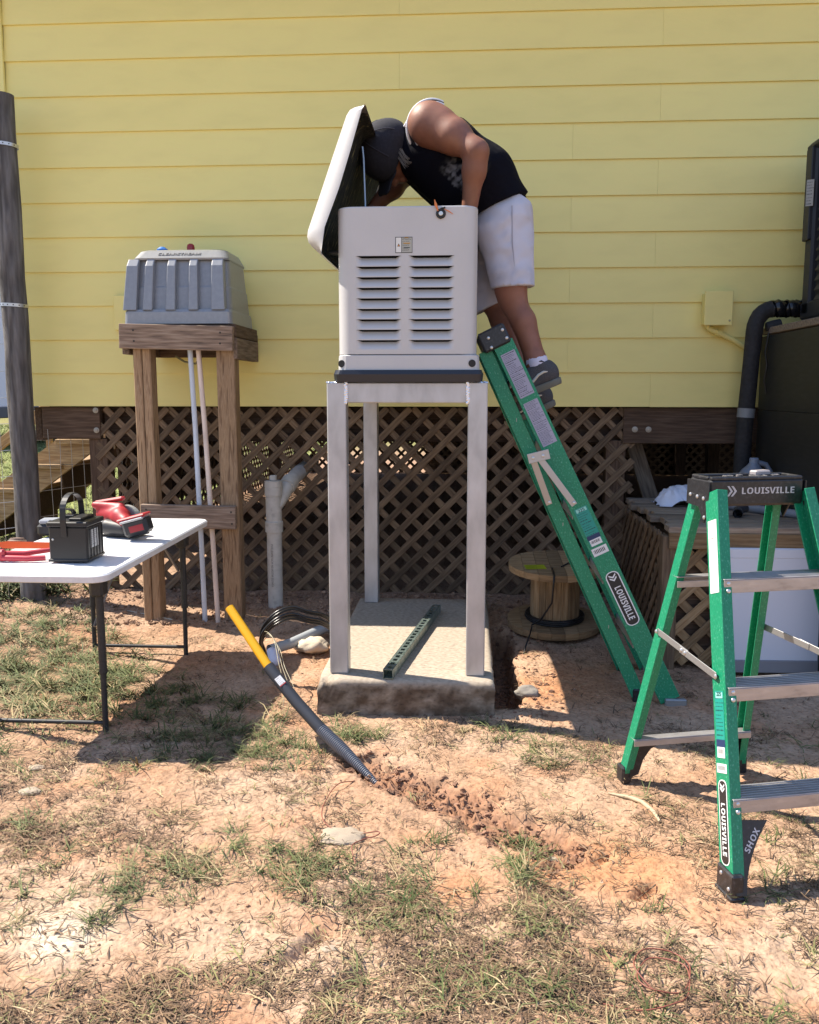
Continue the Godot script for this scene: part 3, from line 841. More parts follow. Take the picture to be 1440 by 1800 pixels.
func build_cooler() -> void:
	var w := thing("cooler_stand", "tall dark boarded enclosure carrying the air conditioner at the right edge", "enclosure", Vector3(1.62, 0, -4.5))
	var dk := tex(ntex(ramp3(Color(0.008, 0.009, 0.009), Color(0.013, 0.014, 0.014), Color(0.02, 0.021, 0.02)), 0.02), Vector3(0.8, 4, 4), 0.6)
	var bot := 0.0
	for i in 4:
		var hh := 0.4
		obj("panel", bxm(Vector3(1.2, hh - 0.003, 0.02), 0.002), dk, w, Transform3D(Basis(Vector3.UP, -PI / 2), Vector3(0.0, bot + hh / 2, 0.05)))
		bot += hh
	obj("panel", bxm(Vector3(1.2, 1.6, 0.02), 0.002), dk, w, Transform3D(Basis(), Vector3(0.6, 0.8, -0.54)))
	obj("panel", bxm(Vector3(1.2, 1.6, 0.02), 0.002), dk, w, Transform3D(Basis(), Vector3(0.6, 0.8, 0.64)))
	obj("top_board", bxm(Vector3(1.24, 0.035, 1.22), 0.003), wood("deck", 2), w, Transform3D(Basis(), Vector3(0.61, 1.625, 0.05)))
	var a := thing("air_conditioner", "dark slate air conditioner with slatted side at the right edge", "air conditioner", Vector3(1.765, 1.645, -4.5))
	var am := flat(0.02, 0.023, 0.032, 0.5, 0.1)
	obj("cabinet", bxm(Vector3(0.78, 0.84, 0.78), 0.03), flat(0.015, 0.017, 0.022, 0.6), a, Transform3D(Basis(), Vector3(0.41, 0.47, 0)))
	for i in 15:
		obj("louver", bxm(Vector3(0.62, 0.043, 0.012), 0.004), am, a, Transform3D(Basis(Vector3.UP, -PI / 2) * Basis(Vector3.RIGHT, -0.5), Vector3(0.005, 0.13 + i * 0.05, 0.07)))
	for z in [-0.345, 0.385]:
		obj("corner_post", bxm(Vector3(0.06, 0.84, 0.1), 0.012), am, a, Transform3D(Basis(), Vector3(0.02, 0.47, z)))
	obj("base_pan", bxm(Vector3(0.82, 0.09, 0.82), 0.01), am, a, Transform3D(Basis(), Vector3(0.4, 0.075, 0)))
	obj("lid", bxm(Vector3(0.84, 0.05, 0.84), 0.02), am, a, Transform3D(Basis(), Vector3(0.4, 0.9, 0)))
	for z in [-0.32, 0.32]:
		obj("foot", bxm(Vector3(0.08, 0.03, 0.06), 0.006), flat(0.02, 0.02, 0.02, 0.7), a, Transform3D(Basis(), Vector3(0.08, 0.015, z)))
	obj("service_box", bxm(Vector3(0.03, 0.46, 0.08), 0.004), am, a, Transform3D(Basis(), Vector3(-0.012, 0.66, -0.35)))
	sticker("label", card(print_image(40, 100, Color(0.62, 0.62, 0.6), Color(0.1, 0.1, 0.1), 8, 9)), a, Transform3D(Basis(Vector3.UP, -0.5), Vector3(-0.03, 0.66, -0.305)), 0.035, 0.13)
	var p := thing("insulated_pipe", "thick black insulated pipe bending down from the air conditioner", "pipe", Vector3(1.515, 0.66, -4.98))
	var g := G.new()
	var path := [Vector3(0.0, 0.0, 0), Vector3(0.004, 0.4, 0), Vector3(0.024, 0.8, 0)]
	for i in 7:
		var t := PI / 2 * i / 6.0
		path.append(Vector3(0.115 - 0.085 * cos(t), 0.965 + 0.115 * sin(t), 0.01))
	var rr := []
	for i in path.size(): rr.append(0.044 + 0.001 * sin(i * 2.3))
	g.tube(path, rr, 16)
	var rub := tex(ntex(ramp3(Color(0.01, 0.01, 0.011), Color(0.018, 0.018, 0.02), Color(0.03, 0.03, 0.032)), 0.03), Vector3(2, 2, 2), 0.75, 0.0, nrm(0.03, 4.0), 0.6)
	obj("insulation", g, rub, p)
	var tp := G.new()
	for i in 7:
		var x := 0.11 + i * 0.025
		tp.tube([Vector3(x, 1.08, 0.01), Vector3(x + 0.012, 1.083, 0.013 * sin(i * 2.0)), Vector3(x + 0.027, 1.08, 0.01)], [0.045, 0.05 if i % 2 else 0.046, 0.044], 12, false)
	obj("tape_wrap", tp, flat(0.012, 0.012, 0.014, 0.18), p)
	var st := G.new(); st.tube([Vector3(0.009, 0.5, 0), Vector3(0.012, 0.55, 0)], 0.0462, 16, false)
	obj("band", st, flat(0.2, 0.22, 0.24, 0.4), p)
	var co := G.new(); co.tube([Vector3(0.0, -0.02, 0), Vector3(0, 0.1, 0)], 0.052, 16)
	obj("coupling", co, flat(0.25, 0.26, 0.28, 0.5), p)
	var el := G.new(); el.tube([Vector3(0.085, 0.985, 0.03), Vector3(0.12, 0.99, 0.03), Vector3(0.16, 1.0, 0.03)], [0.024, 0.03, 0.028], 12)
	obj("drain_stub", el, rub, p)
	var cb := G.new(); cb.tube([Vector3(0.09, 0.95, 0.06), Vector3(0.075, 0.85, 0.065), Vector3(0.09, 0.78, 0.06), Vector3(0.078, 0.7, 0.06), Vector3(0.1, 0.62, 0.05)], 0.005, 6)
	obj("cable", cb, flat(0.012, 0.012, 0.012, 0.5), p)
	var wi := G.new(); wi.tube([Vector3(1.745, 1.765, -4.9), Vector3(1.78, 1.8, -4.9), Vector3(1.8, 1.86, -4.9), Vector3(1.81, 1.95, -4.86)], 0.003, 6)
	tag(obj("wire", wi, flat(0.015, 0.015, 0.015, 0.5)), "thin black wire curving up beside the air conditioner", "wire")
	var b := thing("junction_box", "yellow painted electrical box mounted on the siding right of the ladder", "electrical box", Vector3(1.374, 1.755, -5.11))
	var ym := siding_mat(0)
	obj("box", bxm(Vector3(0.135, 0.17, 0.09), 0.003), ym, b)
	obj("cover", bxm(Vector3(0.152, 0.186, 0.012), 0.003), ym, b, Transform3D(Basis(), Vector3(0, 0, 0.051)))
	var sc := G.new(); sc.lathe([Vector2(0.006, 0), Vector2(0.006, 0.003), Vector2(0, 0.004)], Transform3D(Basis(Vector3.RIGHT, PI / 2), Vector3(0.06, -0.068, 0.057)), 8)
	obj("screw", sc, flat(0.4, 0.36, 0.2, 0.5, 0.5), b)
	var cd := G.new(); cd.tube([Vector3(-0.045, -0.08, -0.01), Vector3(-0.03, -0.107, -0.005), Vector3(0.0, -0.122, -0.005), Vector3(0.03, -0.133, -0.01), Vector3(0.1, -0.165, -0.02), Vector3(0.16, -0.2, -0.025), Vector3(0.3, -0.27, -0.03)], 0.0145, 12)
	obj("conduit", cd, ym, b)
	var cn := G.new(); cn.tube([Vector3(0.012, -0.127, -0.006), Vector3(0.035, -0.135, -0.01)], 0.019, 12)
	obj("connector", cn, ym, b)
	tag(obj("cover_plate", bxm(Vector3(0.2, 0.2, 0.02), 0.004), siding_mat(2), null, Transform3D(Basis(), Vector3(-1.955, 1.755, -5.135))), "square yellow cover plate on the siding behind the grey tank", "cover plate")

# ---------------------------------------------------------------- left background
func build_left() -> void:
	var p := thing("timber_pole", "round weathered timber pole with metal straps at the house corner", "pole", Vector3(-2.545, 0, -4.95))
	var g := G.new()
	var pts := []; var rr := []
	for i in 16:
		pts.append(Vector3(-0.02 * i / 15.0 + 0.003 * sin(i * 1.7), -0.05 + i * 0.1975, 0)); rr.append(0.071 - 0.0035 * i / 15.0 + 0.0012 * sin(i * 2.9))
	g.tube(pts, rr, 22)
	obj("shaft", g, tex(ntex([[0.0, Color(0.035, 0.032, 0.032)], [0.35, Color(0.085, 0.078, 0.076)], [0.6, Color(0.13, 0.122, 0.12)], [1.0, Color(0.21, 0.2, 0.2)]], 0.012, 5, 44), Vector3(4.5, 0.5, 4.5), 0.85, 0.0, nrm(0.012, 6.0, 5, 44), 1.0), p)
	for s in [[2.645, -0.016, 0.06], [1.782, -0.011, 0.05]]:
		var b := G.new()
		b.lathe([Vector2(0.0715, -0.009), Vector2(0.0735, -0.009), Vector2(0.0735, 0.009), Vector2(0.0715, 0.009)], Transform3D(Basis(Vector3.BACK, -s[2]), Vector3(s[1], s[0], 0)), 24)
		var band := obj("strap", b, flat(0.55, 0.56, 0.58, 0.35, 0.85), p)
		for k in 7:
			var a := 0.35 + k * 0.42
			var hg := G.new()
			hg.lathe([Vector2(0.0036, 0), Vector2(0.0036, 0.0006), Vector2(0, 0.0007)], Transform3D(Basis(Vector3.BACK, -s[2]) * Basis(Vector3.UP, PI / 2 - a) * Basis(Vector3.RIGHT, PI / 2), Vector3(s[1], s[0], 0) + Basis(Vector3.BACK, -s[2]) * Vector3(cos(a), 0, sin(a)) * 0.0735), 8)
			obj("strap_hole", hg, flat(0.02, 0.02, 0.02, 0.8), band)
	# woven wire fences
	var wm := flat(0.5, 0.5, 0.5, 0.4, 0.8)
	for f in [["wire mesh fence running forward left of the timber pole", Vector3(-2.58, 0.05, -4.95), Vector3(-3.5, 0.03, -4.3), 1.85], ["wire mesh fence between the timber pole and the house post", Vector3(-2.5, 0.1, -5.0), Vector3(-2.24, 0.1, -6.1), 0.98]]:
		var t := thing("wire_fence", f[0], "fence", f[1], Basis(), "wire fences by the pole")
		var d: Vector3 = f[2] - f[1]
		var n := int(d.length() / 0.1)
		for i in n + 1:
			var w := G.new()
			var q := d * (float(i) / n)
			w.tube([q, q + Vector3(0.01 * sin(i * 2.1), f[3] * 0.5, 0), q + Vector3(0.006 * sin(i * 3.3), f[3], 0)], 0.0016, 5)
			obj("upright_wire", w, wm, t)
		for k in int(f[3] / 0.15) + 1:
			var w := G.new()
			w.tube([Vector3(0, k * 0.15 + 0.02, 0), d * 0.5 + Vector3(0, k * 0.15 + 0.012 * sin(k * 2.0), 0), d + Vector3(0, k * 0.15 + 0.02, 0)], 0.0016, 5)
			obj("line_wire", w, wm, t)
	# the stairs behind
	var s := thing("staircase", "wooden outdoor stairs descending leftwards behind the timber pole", "stairs", Vector3(-2.75, 0, -6.5))
	for z in [0.05, -1.0]:
		var sg := G.new()
		sg.prism(PackedVector2Array([Vector2(0.12, 1.03), Vector2(0.12, 0.98), Vector2(-1.33, -0.08), Vector2(-1.5, -0.08), Vector2(-1.5, 0.1), Vector2(-0.2, 1.03)]), z, z - 0.04)
		obj("stringer", sg, wood("stair", 0 if z > 0 else 2), s)
	for k in 5:
		var x := -0.16 - k * 0.265; var y := 0.93 - k * 0.185
		obj("tread", bxm(Vector3(0.3, 0.036, 1.14), 0.004), wood("stair", 1), s, Transform3D(Basis(), Vector3(x, y, -0.47)))
		obj("riser", bxm(Vector3(0.02, 0.16, 1.0), 0.002), wood("beam", 1), s, Transform3D(Basis(), Vector3(x + 0.12, y - 0.1, -0.47)))
	for k in 6:
		var x := -0.12 - k * 0.25
		plank("baluster", Vector3(x - 0.05, 0.86 - k * 0.185, -1.08), Vector3(x - 0.05, 1.72 - k * 0.185, -1.08), 0.085 if k == 2 else 0.05, 0.04, Vector3.BACK, wood("stair", k), s)
	plank("handrail", Vector3(0.0, 1.84, -1.08), Vector3(-1.5, 0.74, -1.08), 0.09, 0.04, Vector3.BACK, wood("stair", 1), s)
	plank("landing_post", Vector3(0.13, 0.88, 0.1), Vector3(0.13, 1.2, 0.1), 0.06, 0.04, Vector3.BACK, wood("stair", 2), s)
	plank("ground_board", Vector3(0.3, 0.12, 0.6), Vector3(-1.2, 0.1, 0.75), 0.1, 0.05, Vector3.BACK, wood("beam", 2), s)
	var b := thing("metal_shed", "pale lavender metal building far off behind the fence at the left", "building", Vector3(-14.0, 0.0, -22.0))
	obj("wall", bxm(Vector3(7.0, 3.2, 6.0), 0.02), flat(0.62, 0.62, 0.74, 0.5), b, Transform3D(Basis(), Vector3(0, 2.55, 0)))
	obj("base", bxm(Vector3(7.04, 0.25, 6.04), 0.02), flat(0.08, 0.08, 0.1, 0.7), b, Transform3D(Basis(), Vector3(0, 0.83, 0)))
	for x in [-3.2, -1.0, 1.0, 3.2]:
		obj("pier", bxm(Vector3(0.3, 1.0, 0.3), 0.01), flat(0.3, 0.3, 0.3, 0.8), b, Transform3D(Basis(), Vector3(x, 0.3, 2.7)))
	for i in 23:
		obj("rib", bxm(Vector3(0.04, 3.18, 0.03), 0.004), flat(0.6, 0.6, 0.72, 0.5), b, Transform3D(Basis(), Vector3(-3.4 + i * 0.31, 2.55, 3.01)))
	var rf := G.new()
	rf.prism(PackedVector2Array([Vector2(-3.7, 4.15), Vector2(3.7, 4.15), Vector2(0, 5.3)]), -3.2, 3.2)
	obj("roof", rf, flat(0.45, 0.46, 0.5, 0.4, 0.3), b)

# ---------------------------------------------------------------- grey tank on its timber stand
func loft(g: G, secs: Array) -> void:      # secs: [y, x0, x1, z_front, z_back, corner radius], from below upwards
	var rows := []
	for s in secs:
		rows.append(rrect(s[1], s[2], s[4], s[3], s[5], s[0]))
	var m: int = rows[0].size()
	for j in rows.size() - 1:
		for i in m:
			var k := (i + 1) % m
			var o: Vector3 = (rows[j][i] + rows[j][k] + rows[j + 1][i] + rows[j + 1][k]) * 0.25 - Vector3((secs[j][1] + secs[j][2]) / 2, rows[j][i].y - 0.02 * (1 if rows[j + 1][i].y == rows[j][i].y else 0), (secs[j][3] + secs[j][4]) / 2)
			g.quad(rows[j][i], rows[j][k], rows[j + 1][k], rows[j + 1][i], o)
	var top: Array = rows[-1]; var bot: Array = rows[0]
	for i in range(1, m - 1):
		g.tri(top[0], top[i], top[i + 1], Vector3.UP)
		g.tri(bot[0], bot[i], bot[i + 1], Vector3.DOWN)
func rrect(x0: float, x1: float, z0: float, z1: float, r: float, y: float, n := 5) -> Array:
	var p := []
	for c in [[x1 - r, z1 - r, 0.0], [x0 + r, z1 - r, PI / 2], [x0 + r, z0 + r, PI], [x1 - r, z0 + r, PI * 1.5]]:
		for i in n + 1:
			var a: float = c[2] + PI / 2 * i / n
			p.append(Vector3(c[0] + r * cos(a), y, c[1] + r * sin(a)))
	return p
func build_tank() -> void:
	var s := thing("timber_stand", "tall treated timber stand carrying the grey plastic tank", "stand", Vector3(-1.51, 0, -4.7))
	plank("front_board", Vector3(-0.306, 1.589, 0.1), Vector3(0.296, 1.573, 0.1), 0.127, 0.038, Vector3.BACK, wood("board", 0), s)
	for x in [-0.2, 0.248]:
		for lump in ([[-0.0245, 0.045], [0.0245, 0.045]] if x < 0 else [[0.0, 0.098]]):
			plank("post", Vector3(x + lump[0], -0.1, 0.03), Vector3(x + lump[0] - 0.005, 1.64, 0.03), lump[1], 0.092, Vector3.BACK, wood("post", 0 if x < 0 else (2 if lump[0] else 1)), s, 0.005)
	plank("side_board", Vector3(0.29, 1.525, 0.075), Vector3(0.29, 1.525, -0.4), 0.11, 0.036, Vector3.RIGHT, wood("board", 2), s)
	plank("side_board", Vector3(0.285, 1.617, 0.075), Vector3(0.285, 1.617, -0.4), 0.066, 0.036, Vector3.RIGHT, wood("beam", 0), s)
	plank("side_board", Vector3(-0.29, 1.56, 0.075), Vector3(-0.29, 1.56, -0.4), 0.127, 0.036, Vector3.LEFT, wood("board", 3), s)
	plank("rear_board", Vector3(-0.3, 1.56, -0.41), Vector3(0.3, 1.56, -0.41), 0.127, 0.036, Vector3.BACK, wood("beam", 1), s)
	plank("shelf", Vector3(-0.28, 1.637, -0.16), Vector3(0.28, 1.637, -0.16), 0.5, 0.018, Vector3.UP, wood("beam", 2), s)
	plank("cross_board", Vector3(-0.232, 0.641, 0.095), Vector3(0.285, 0.633, 0.095), 0.124, 0.036, Vector3.BACK, wood("board", 4), s)
	var nm := flat(0.03, 0.025, 0.02, 0.6)
	for q in [[-0.228, 1.617, 0.12], [-0.226, 1.562, 0.12], [0.232, 1.603, 0.12], [0.23, 1.548, 0.12], [-0.2, 0.675, 0.1135], [0.262, 0.665, 0.1135], [0.265, 0.602, 0.1135], [-0.19, 0.602, 0.1135]]:
		var g := G.new()
		g.lathe([Vector2(0.0055, -0.001), Vector2(0.0055, 0.0005), Vector2(0, 0.001)], Transform3D(Basis(Vector3.RIGHT, PI / 2), Vector3(q[0], q[1], q[2])), 8)
		obj("nail_head", g, nm, s)
	var t := thing("plastic_tank", "grey ribbed plastic pump tank standing on the timber stand", "tank", Vector3(-1.51, 1.652, -4.86))
	var gm := tex(ntex(ramp3(Color(0.2, 0.21, 0.23), Color(0.225, 0.235, 0.255), Color(0.25, 0.26, 0.28)), 0.03), Vector3(2, 2, 2), 0.3, 0.0, nrm(0.06, 1.2), 0.15)
	gm.metallic_specular = 0.7
	var b := G.new()
	loft(b, [[0.072, -0.268, 0.272, 0.212, -0.235, 0.05], [0.19, -0.258, 0.264, 0.195, -0.225, 0.05], [0.2, -0.253, 0.26, 0.19, -0.22, 0.05], [0.33, -0.246, 0.253, 0.166, -0.2, 0.05], [0.35, -0.243, 0.25, 0.14, -0.19, 0.05]])
	obj("body", b, gm, t)
	for rb in [[-0.255, 0.03, 0.05], [-0.16, 0.034, 0.036], [-0.038, 0.034, 0.036], [0.083, 0.034, 0.036], [0.215, 0.02, 0.05]]:
		var g := G.new()
		loft(g, [[0.072, rb[0] - rb[2] * 0.72, rb[0] + rb[2] * 0.72, 0.248, 0.17, 0.006], [0.3, rb[0] * 0.96 - rb[2] * 0.62, rb[0] * 0.96 + rb[2] * 0.62, 0.212, 0.13, 0.006], [0.336, rb[0] * 0.95 - rb[2] * 0.6, rb[0] * 0.95 + rb[2] * 0.6, 0.188, 0.1, 0.006]])
		obj("rib", g, gm, t)
	var cap := G.new()
	loft(cap, [[0.333, -0.252, 0.255, 0.188, -0.205, 0.04], [0.342, -0.252, 0.255, 0.19, -0.205, 0.04], [0.384, -0.236, 0.238, 0.14, -0.16, 0.045], [0.396, -0.22, 0.215, 0.1, -0.13, 0.045], [0.402, -0.19, 0.175, 0.06, -0.1, 0.045]])
	obj("lid", cap, gm, t)
	var sk := G.new()
	loft(sk, [[0.0, -0.29, 0.288, 0.25, -0.22, 0.03], [0.06, -0.287, 0.284, 0.246, -0.215, 0.03], [0.074, -0.28, 0.278, 0.236, -0.21, 0.03]])
	obj("base_skirt", sk, gm, t)
	var ls := Basis(Vector3.RIGHT, -0.87)
	text("lettering", "CLEARSTREAM", 0.02, flat(0.12, 0.125, 0.14, 0.5), t, Transform3D(ls, Vector3(-0.005, 0.3645, 0.166)), 700, 1.25, 0.004)
	var red := G.new()
	red.lathe([Vector2(0.021, 0.395), Vector2(0.021, 0.42), Vector2(0.018, 0.432), Vector2(0.01, 0.438), Vector2(0, 0.439)], Transform3D(Basis(), Vector3(0.012, 0.002, 0.02)), 16)
	obj("alarm_lamp", red, flat(0.28, 0.012, 0.02, 0.25), t)
	var bl := G.new()
	bl.lathe([Vector2(0.03, 0.4), Vector2(0.03, 0.412), Vector2(0.014, 0.424), Vector2(0, 0.426)], Transform3D(Basis(), Vector3(-0.145, 0, 0.02)), 14)
	obj("blue_knob", bl, flat(0.02, 0.16, 0.5, 0.4), t)
	var un := G.new()
	un.tube([Vector3(-0.08, -0.16, 0.06), Vector3(-0.03, -0.19, 0.06), Vector3(0.03, -0.2, 0.06), Vector3(0.06, -0.17, 0.06)], 0.006, 6)
	obj("hose", un, flat(0.2, 0.18, 0.08, 0.6), t)
	for q in [["conduit_pipe", "grey plastic pipe running down from the tank stand, left of the pair", -1.467, 1.6, -1.416, -0.03, Color(0.52, 0.57, 0.65)], ["conduit_pipe", "pinkish white plastic pipe running down from the tank stand, right of the pair", -1.424, 1.6, -1.342, -0.03, Color(0.68, 0.56, 0.49)]]:
		var g := G.new()
		var a := Vector3(q[2], q[3], -4.66); var c := Vector3(q[4], q[5], -4.62)
		g.tube([a, a.lerp(c, 0.3) + Vector3(0.006, 0, 0), a.lerp(c, 0.7) + Vector3(0.004, 0, 0), c], 0.0135, 14)
		var cc: Color = q[6]
		tag(obj(q[0], g, tex(ntex(ramp3(cc * 0.75, cc, cc * 1.06), 0.01, 4, 51), Vector3(6, 1, 6), 0.5)), q[1], "pipe", "pipes below the grey tank")
	# cleanout
	var k := thing("cleanout_pipe", "white plastic cleanout pipe with a square plug standing before the lattice", "pipe", Vector3(-1.08, 0.06, -4.87))
	var pm := tex(ntex([[0.0, Color(0.36, 0.34, 0.31)], [0.3, Color(0.5, 0.48, 0.44)], [1.0, Color(0.6, 0.575, 0.53)]], 0.02, 5, 61), Vector3(2, 2, 2), 0.5)
	var st := G.new(); st.lathe([Vector2(0.042, -0.1), Vector2(0.043, 0.49), Vector2(0, 0.49)], Transform3D(), 22)
	obj("riser", st, pm, k)
	text("lettering", "PVC-DWV SCH 40 ASTM D2665", 0.011, flat(0.12, 0.11, 0.1, 0.6), k, Transform3D(Basis(Vector3.BACK, -PI / 2), Vector3(-0.006, 0.27, 0.0428)), 400, 1.2, 0.0006)
	var cp := G.new(); cp.lathe([Vector2(0.043, 0.455), Vector2(0.05, 0.457), Vector2(0.05, 0.515), Vector2(0.045, 0.52), Vector2(0.045, 0.66), Vector2(0.049, 0.662), Vector2(0.049, 0.705), Vector2(0.0475, 0.71), Vector2(0.0495, 0.712), Vector2(0.049, 0.745), Vector2(0.04, 0.748), Vector2(0, 0.748)], Transform3D(), 26)
	obj("coupling", cp, pm, k)
	obj("plug", bxm(Vector3(0.036, 0.03, 0.036), 0.004), pm, k, Transform3D(Basis(), Vector3(0, 0.762, 0)))
	var ar := G.new(); ar.tube([Vector3(0.02, 0.6, -0.0), Vector3(0.05, 0.68, -0.06), Vector3(0.07, 0.73, -0.14), Vector3(0.085, 0.76, -0.28), Vector3(0.1, 0.8, -0.7)], [0.03, 0.042, 0.043, 0.043, 0.043], 16)
	obj("branch", ar, pm, k)
	var rg := G.new(); rg.tube([Vector3(0.055, 0.7, -0.09), Vector3(0.07, 0.73, -0.145)], 0.05, 18)
	obj("collar", rg, pm, k)

# ---------------------------------------------------------------- folding table and what lies on it
func build_table() -> void:
	var t := thing("folding_table", "white plastic folding table on black steel legs at the left", "table", Vector3(-1.6, 0, -3.7), Basis(Vector3.RIGHT, 0.012))
	var g := G.new()
	loft(g, [[0.618, -0.27, 0.285, 0.633, -0.663, 0.05], [0.624, -0.285, 0.3, 0.65, -0.68, 0.06], [0.646, -0.287, 0.302, 0.652, -0.682, 0.06], [0.652, -0.281, 0.296, 0.646, -0.676, 0.058]])
	obj("tabletop", g, tex(ntex(ramp3(Color(0.66, 0.66, 0.67), Color(0.72, 0.72, 0.73), Color(0.76, 0.76, 0.77)), 0.02, 5), Vector3(2, 2, 2), 0.4, 0.0, nrm(0.1, 1.0), 0.15), t)
	var bm := tex(ntex(ramp3(Color(0.012, 0.012, 0.013), Color(0.02, 0.02, 0.021), Color(0.035, 0.034, 0.034)), 0.03), Vector3(4, 4, 4), 0.5)
	for z in [0.5, -0.49]:
		for x in [-0.25, 0.215]:
			var l := G.new()
			l.tube([Vector3(x - 0.003, -0.03, z), Vector3(x, 0.28, z)], 0.0112, 12)
			l.tube([Vector3(x, 0.235, z), Vector3(x, 0.245, z), Vector3(x, 0.255, z), Vector3(x, 0.618, z)], [0.0155, 0.017, 0.0148, 0.0148], 12)
			obj("leg", l, bm, t)
		var c := G.new(); c.tube([Vector3(-0.25, 0.035, z), Vector3(0.215, 0.035, z)], 0.0085, 10)
		c.tube([Vector3(-0.25, 0.6, z), Vector3(0.215, 0.6, z)], 0.0135, 10)
		obj("crossbar", c, bm, t)
		var br := G.new(); br.tube([Vector3(0.19, 0.42, z), Vector3(0.19, 0.6, z * 0.55)], 0.006, 8)
		obj("brace", br, flat(0.25, 0.25, 0.26, 0.4, 0.7), t)
		obj("hinge_block", bxm(Vector3(0.05, 0.07, 0.06), 0.008), bm, t, Transform3D(Basis(), Vector3(0.215, 0.575, z)))
	# battery
	var b := thing("battery", "black car battery with a strap handle on the white folding table", "battery", Vector3(-1.522, 0.652, -3.325), Basis(Vector3.UP, 0.03))
	var pm := flat(0.011, 0.011, 0.012, 0.42)
	obj("case", bxm(Vector3(0.148, 0.135, 0.165), 0.005), pm, b, Transform3D(Basis(), Vector3(0, 0.0685, 0)))
	obj("lid", bxm(Vector3(0.158, 0.02, 0.175), 0.004), pm, b, Transform3D(Basis(), Vector3(0, 0.146, 0)))
	obj("vent_cover", bxm(Vector3(0.05, 0.012, 0.13), 0.003), pm, b, Transform3D(Basis(), Vector3(0.02, 0.161, -0.01)))
	obj("vent_cover", bxm(Vector3(0.045, 0.014, 0.05), 0.003), flat(0.02, 0.02, 0.02, 0.25), b, Transform3D(Basis(), Vector3(-0.035, 0.162, -0.04)))
	sticker("label", card(print_image(64, 96, Color(0.75, 0.75, 0.74), Color(0.2, 0.2, 0.2), 12, 8)), b, Transform3D(Basis(Vector3.UP, PI / 2), Vector3(0.0743, 0.085, 0.01)), 0.075, 0.07)
	for i in 6:
		obj("side_rib", bxm(Vector3(0.003, 0.115, 0.006), 0.001), pm, b, Transform3D(Basis(), Vector3(0.075, 0.066, -0.072 + i * 0.029)))
	obj("foot_ledge", bxm(Vector3(0.156, 0.012, 0.173), 0.003), pm, b, Transform3D(Basis(), Vector3(0.0, 0.007, 0)))
	var hd := G.new()
	var hpr := [Vector3(-0.012, 0.1, 0.0855), Vector3(-0.012, 0.165, 0.0905)]
	for i in 15:
		var a := PI * i / 14.0
		hpr.append(Vector3(-0.012, 0.195 + 0.062 * sin(a), 0.088 * cos(a)))
	hpr.append(Vector3(-0.012, 0.165, -0.0905)); hpr.append(Vector3(-0.012, 0.1, -0.0855))
	for i in hpr.size() - 1:
		var xf := between(hpr[i], hpr[i + 1], Vector3(1, 0, 0))
		hd.box(xf.origin, Vector3(hpr[i].distance_to(hpr[i + 1]) + 0.004, 0.005, 0.023), 0.001, xf.basis)
	obj("handle", hd, pm, b)
	obj("clip", bxm(Vector3(0.008, 0.008, 0.003), 0.001), flat(0.5, 0.5, 0.48, 0.4, 0.6), b, Transform3D(Basis(Vector3.BACK, 0.5), Vector3(-0.058, 0.088, 0.0835)))
	var lp := G.new()
	for i in 8:
		var a := PI * (0.1 + 0.8 * i / 7.0)
		lp.box(Vector3(-0.055 + 0.026 * cos(a), 0.168 + 0.018 * sin(a), -0.06), Vector3(0.012, 0.005, 0.03), 0.001, Basis(Vector3.BACK, a + PI / 2))
	obj("terminal_loop", lp, pm, b)
	# red circular saw
	var s := thing("circular_saw", "red and black cordless circular saw with battery pack behind the car battery", "power tool", Vector3(-1.555, 0.66, -3.86), Basis(Vector3.UP, -0.35))
	var red := flat(0.34, 0.016, 0.022, 0.5); var blk := flat(0.016, 0.016, 0.018, 0.5)
	var mg := G.new()
	blob(mg, [[Vector3(-0.1, 0.09, 0.0), Vector3(0.02, 0.085, 0.02), 0.034, 0.04], [Vector3(0.02, 0.085, 0.03), Vector3(0.07, 0.07, 0.05), 0.036, 0.03], [Vector3(-0.13, 0.13, 0.02), Vector3(0.0, 0.125, 0.0), 0.016, 0.02]], 0.006, 0.02)
	obj("housing", mg, red, s)
	var gd := G.new()
	var arc := PackedVector2Array()
	for i in 17: arc.append(Vector2(0.085 * cos(PI * i / 16.0), 0.085 * sin(PI * i / 16.0)))
	gd.prism(arc, -0.05, -0.015, Transform3D(Basis(), Vector3(0.0, 0.045, 0)))
	obj("blade_guard", gd, flat(0.4, 0.4, 0.38, 0.45, 0.4), s)
	obj("shoe", bxm(Vector3(0.24, 0.008, 0.12), 0.003), blk, s, Transform3D(Basis(), Vector3(-0.01, 0.006, 0.0)))
	var rh := G.new(); blob(rh, [[Vector3(-0.03, 0.04, 0.05), Vector3(0.06, 0.035, 0.05), 0.036, 0.03]], 0.006, 0.01, [[Vector3.DOWN, -0.008]])
	obj("lower_body", rh, blk, s)
	var bp := obj("battery_pack", bxm(Vector3(0.115, 0.075, 0.085), 0.014), blk, s, Transform3D(Basis(Vector3.UP, 0.35) * Basis(Vector3.BACK, 0.26), Vector3(0.145, 0.055, 0.06)))
	obj("pack_top", bxm(Vector3(0.13, 0.014, 0.09), 0.005), red, bp, Transform3D(Basis(), Vector3(-0.006, 0.043, 0)))
	obj("pack_label", bxm(Vector3(0.065, 0.028, 0.002), 0.0005), flat(0.25, 0.012, 0.02, 0.4), bp, Transform3D(Basis(), Vector3(0.008, -0.006, 0.0435)))
	obj("grey_band", bxm(Vector3(0.108, 0.012, 0.08), 0.004), flat(0.35, 0.35, 0.36, 0.4), bp, Transform3D(Basis(), Vector3(-0.004, 0.033, 0.008)))
	obj("front_handle", bxm(Vector3(0.17, 0.02, 0.03), 0.008), red, s, Transform3D(Basis(Vector3.BACK, 0.18), Vector3(-0.07, 0.15, -0.01)))
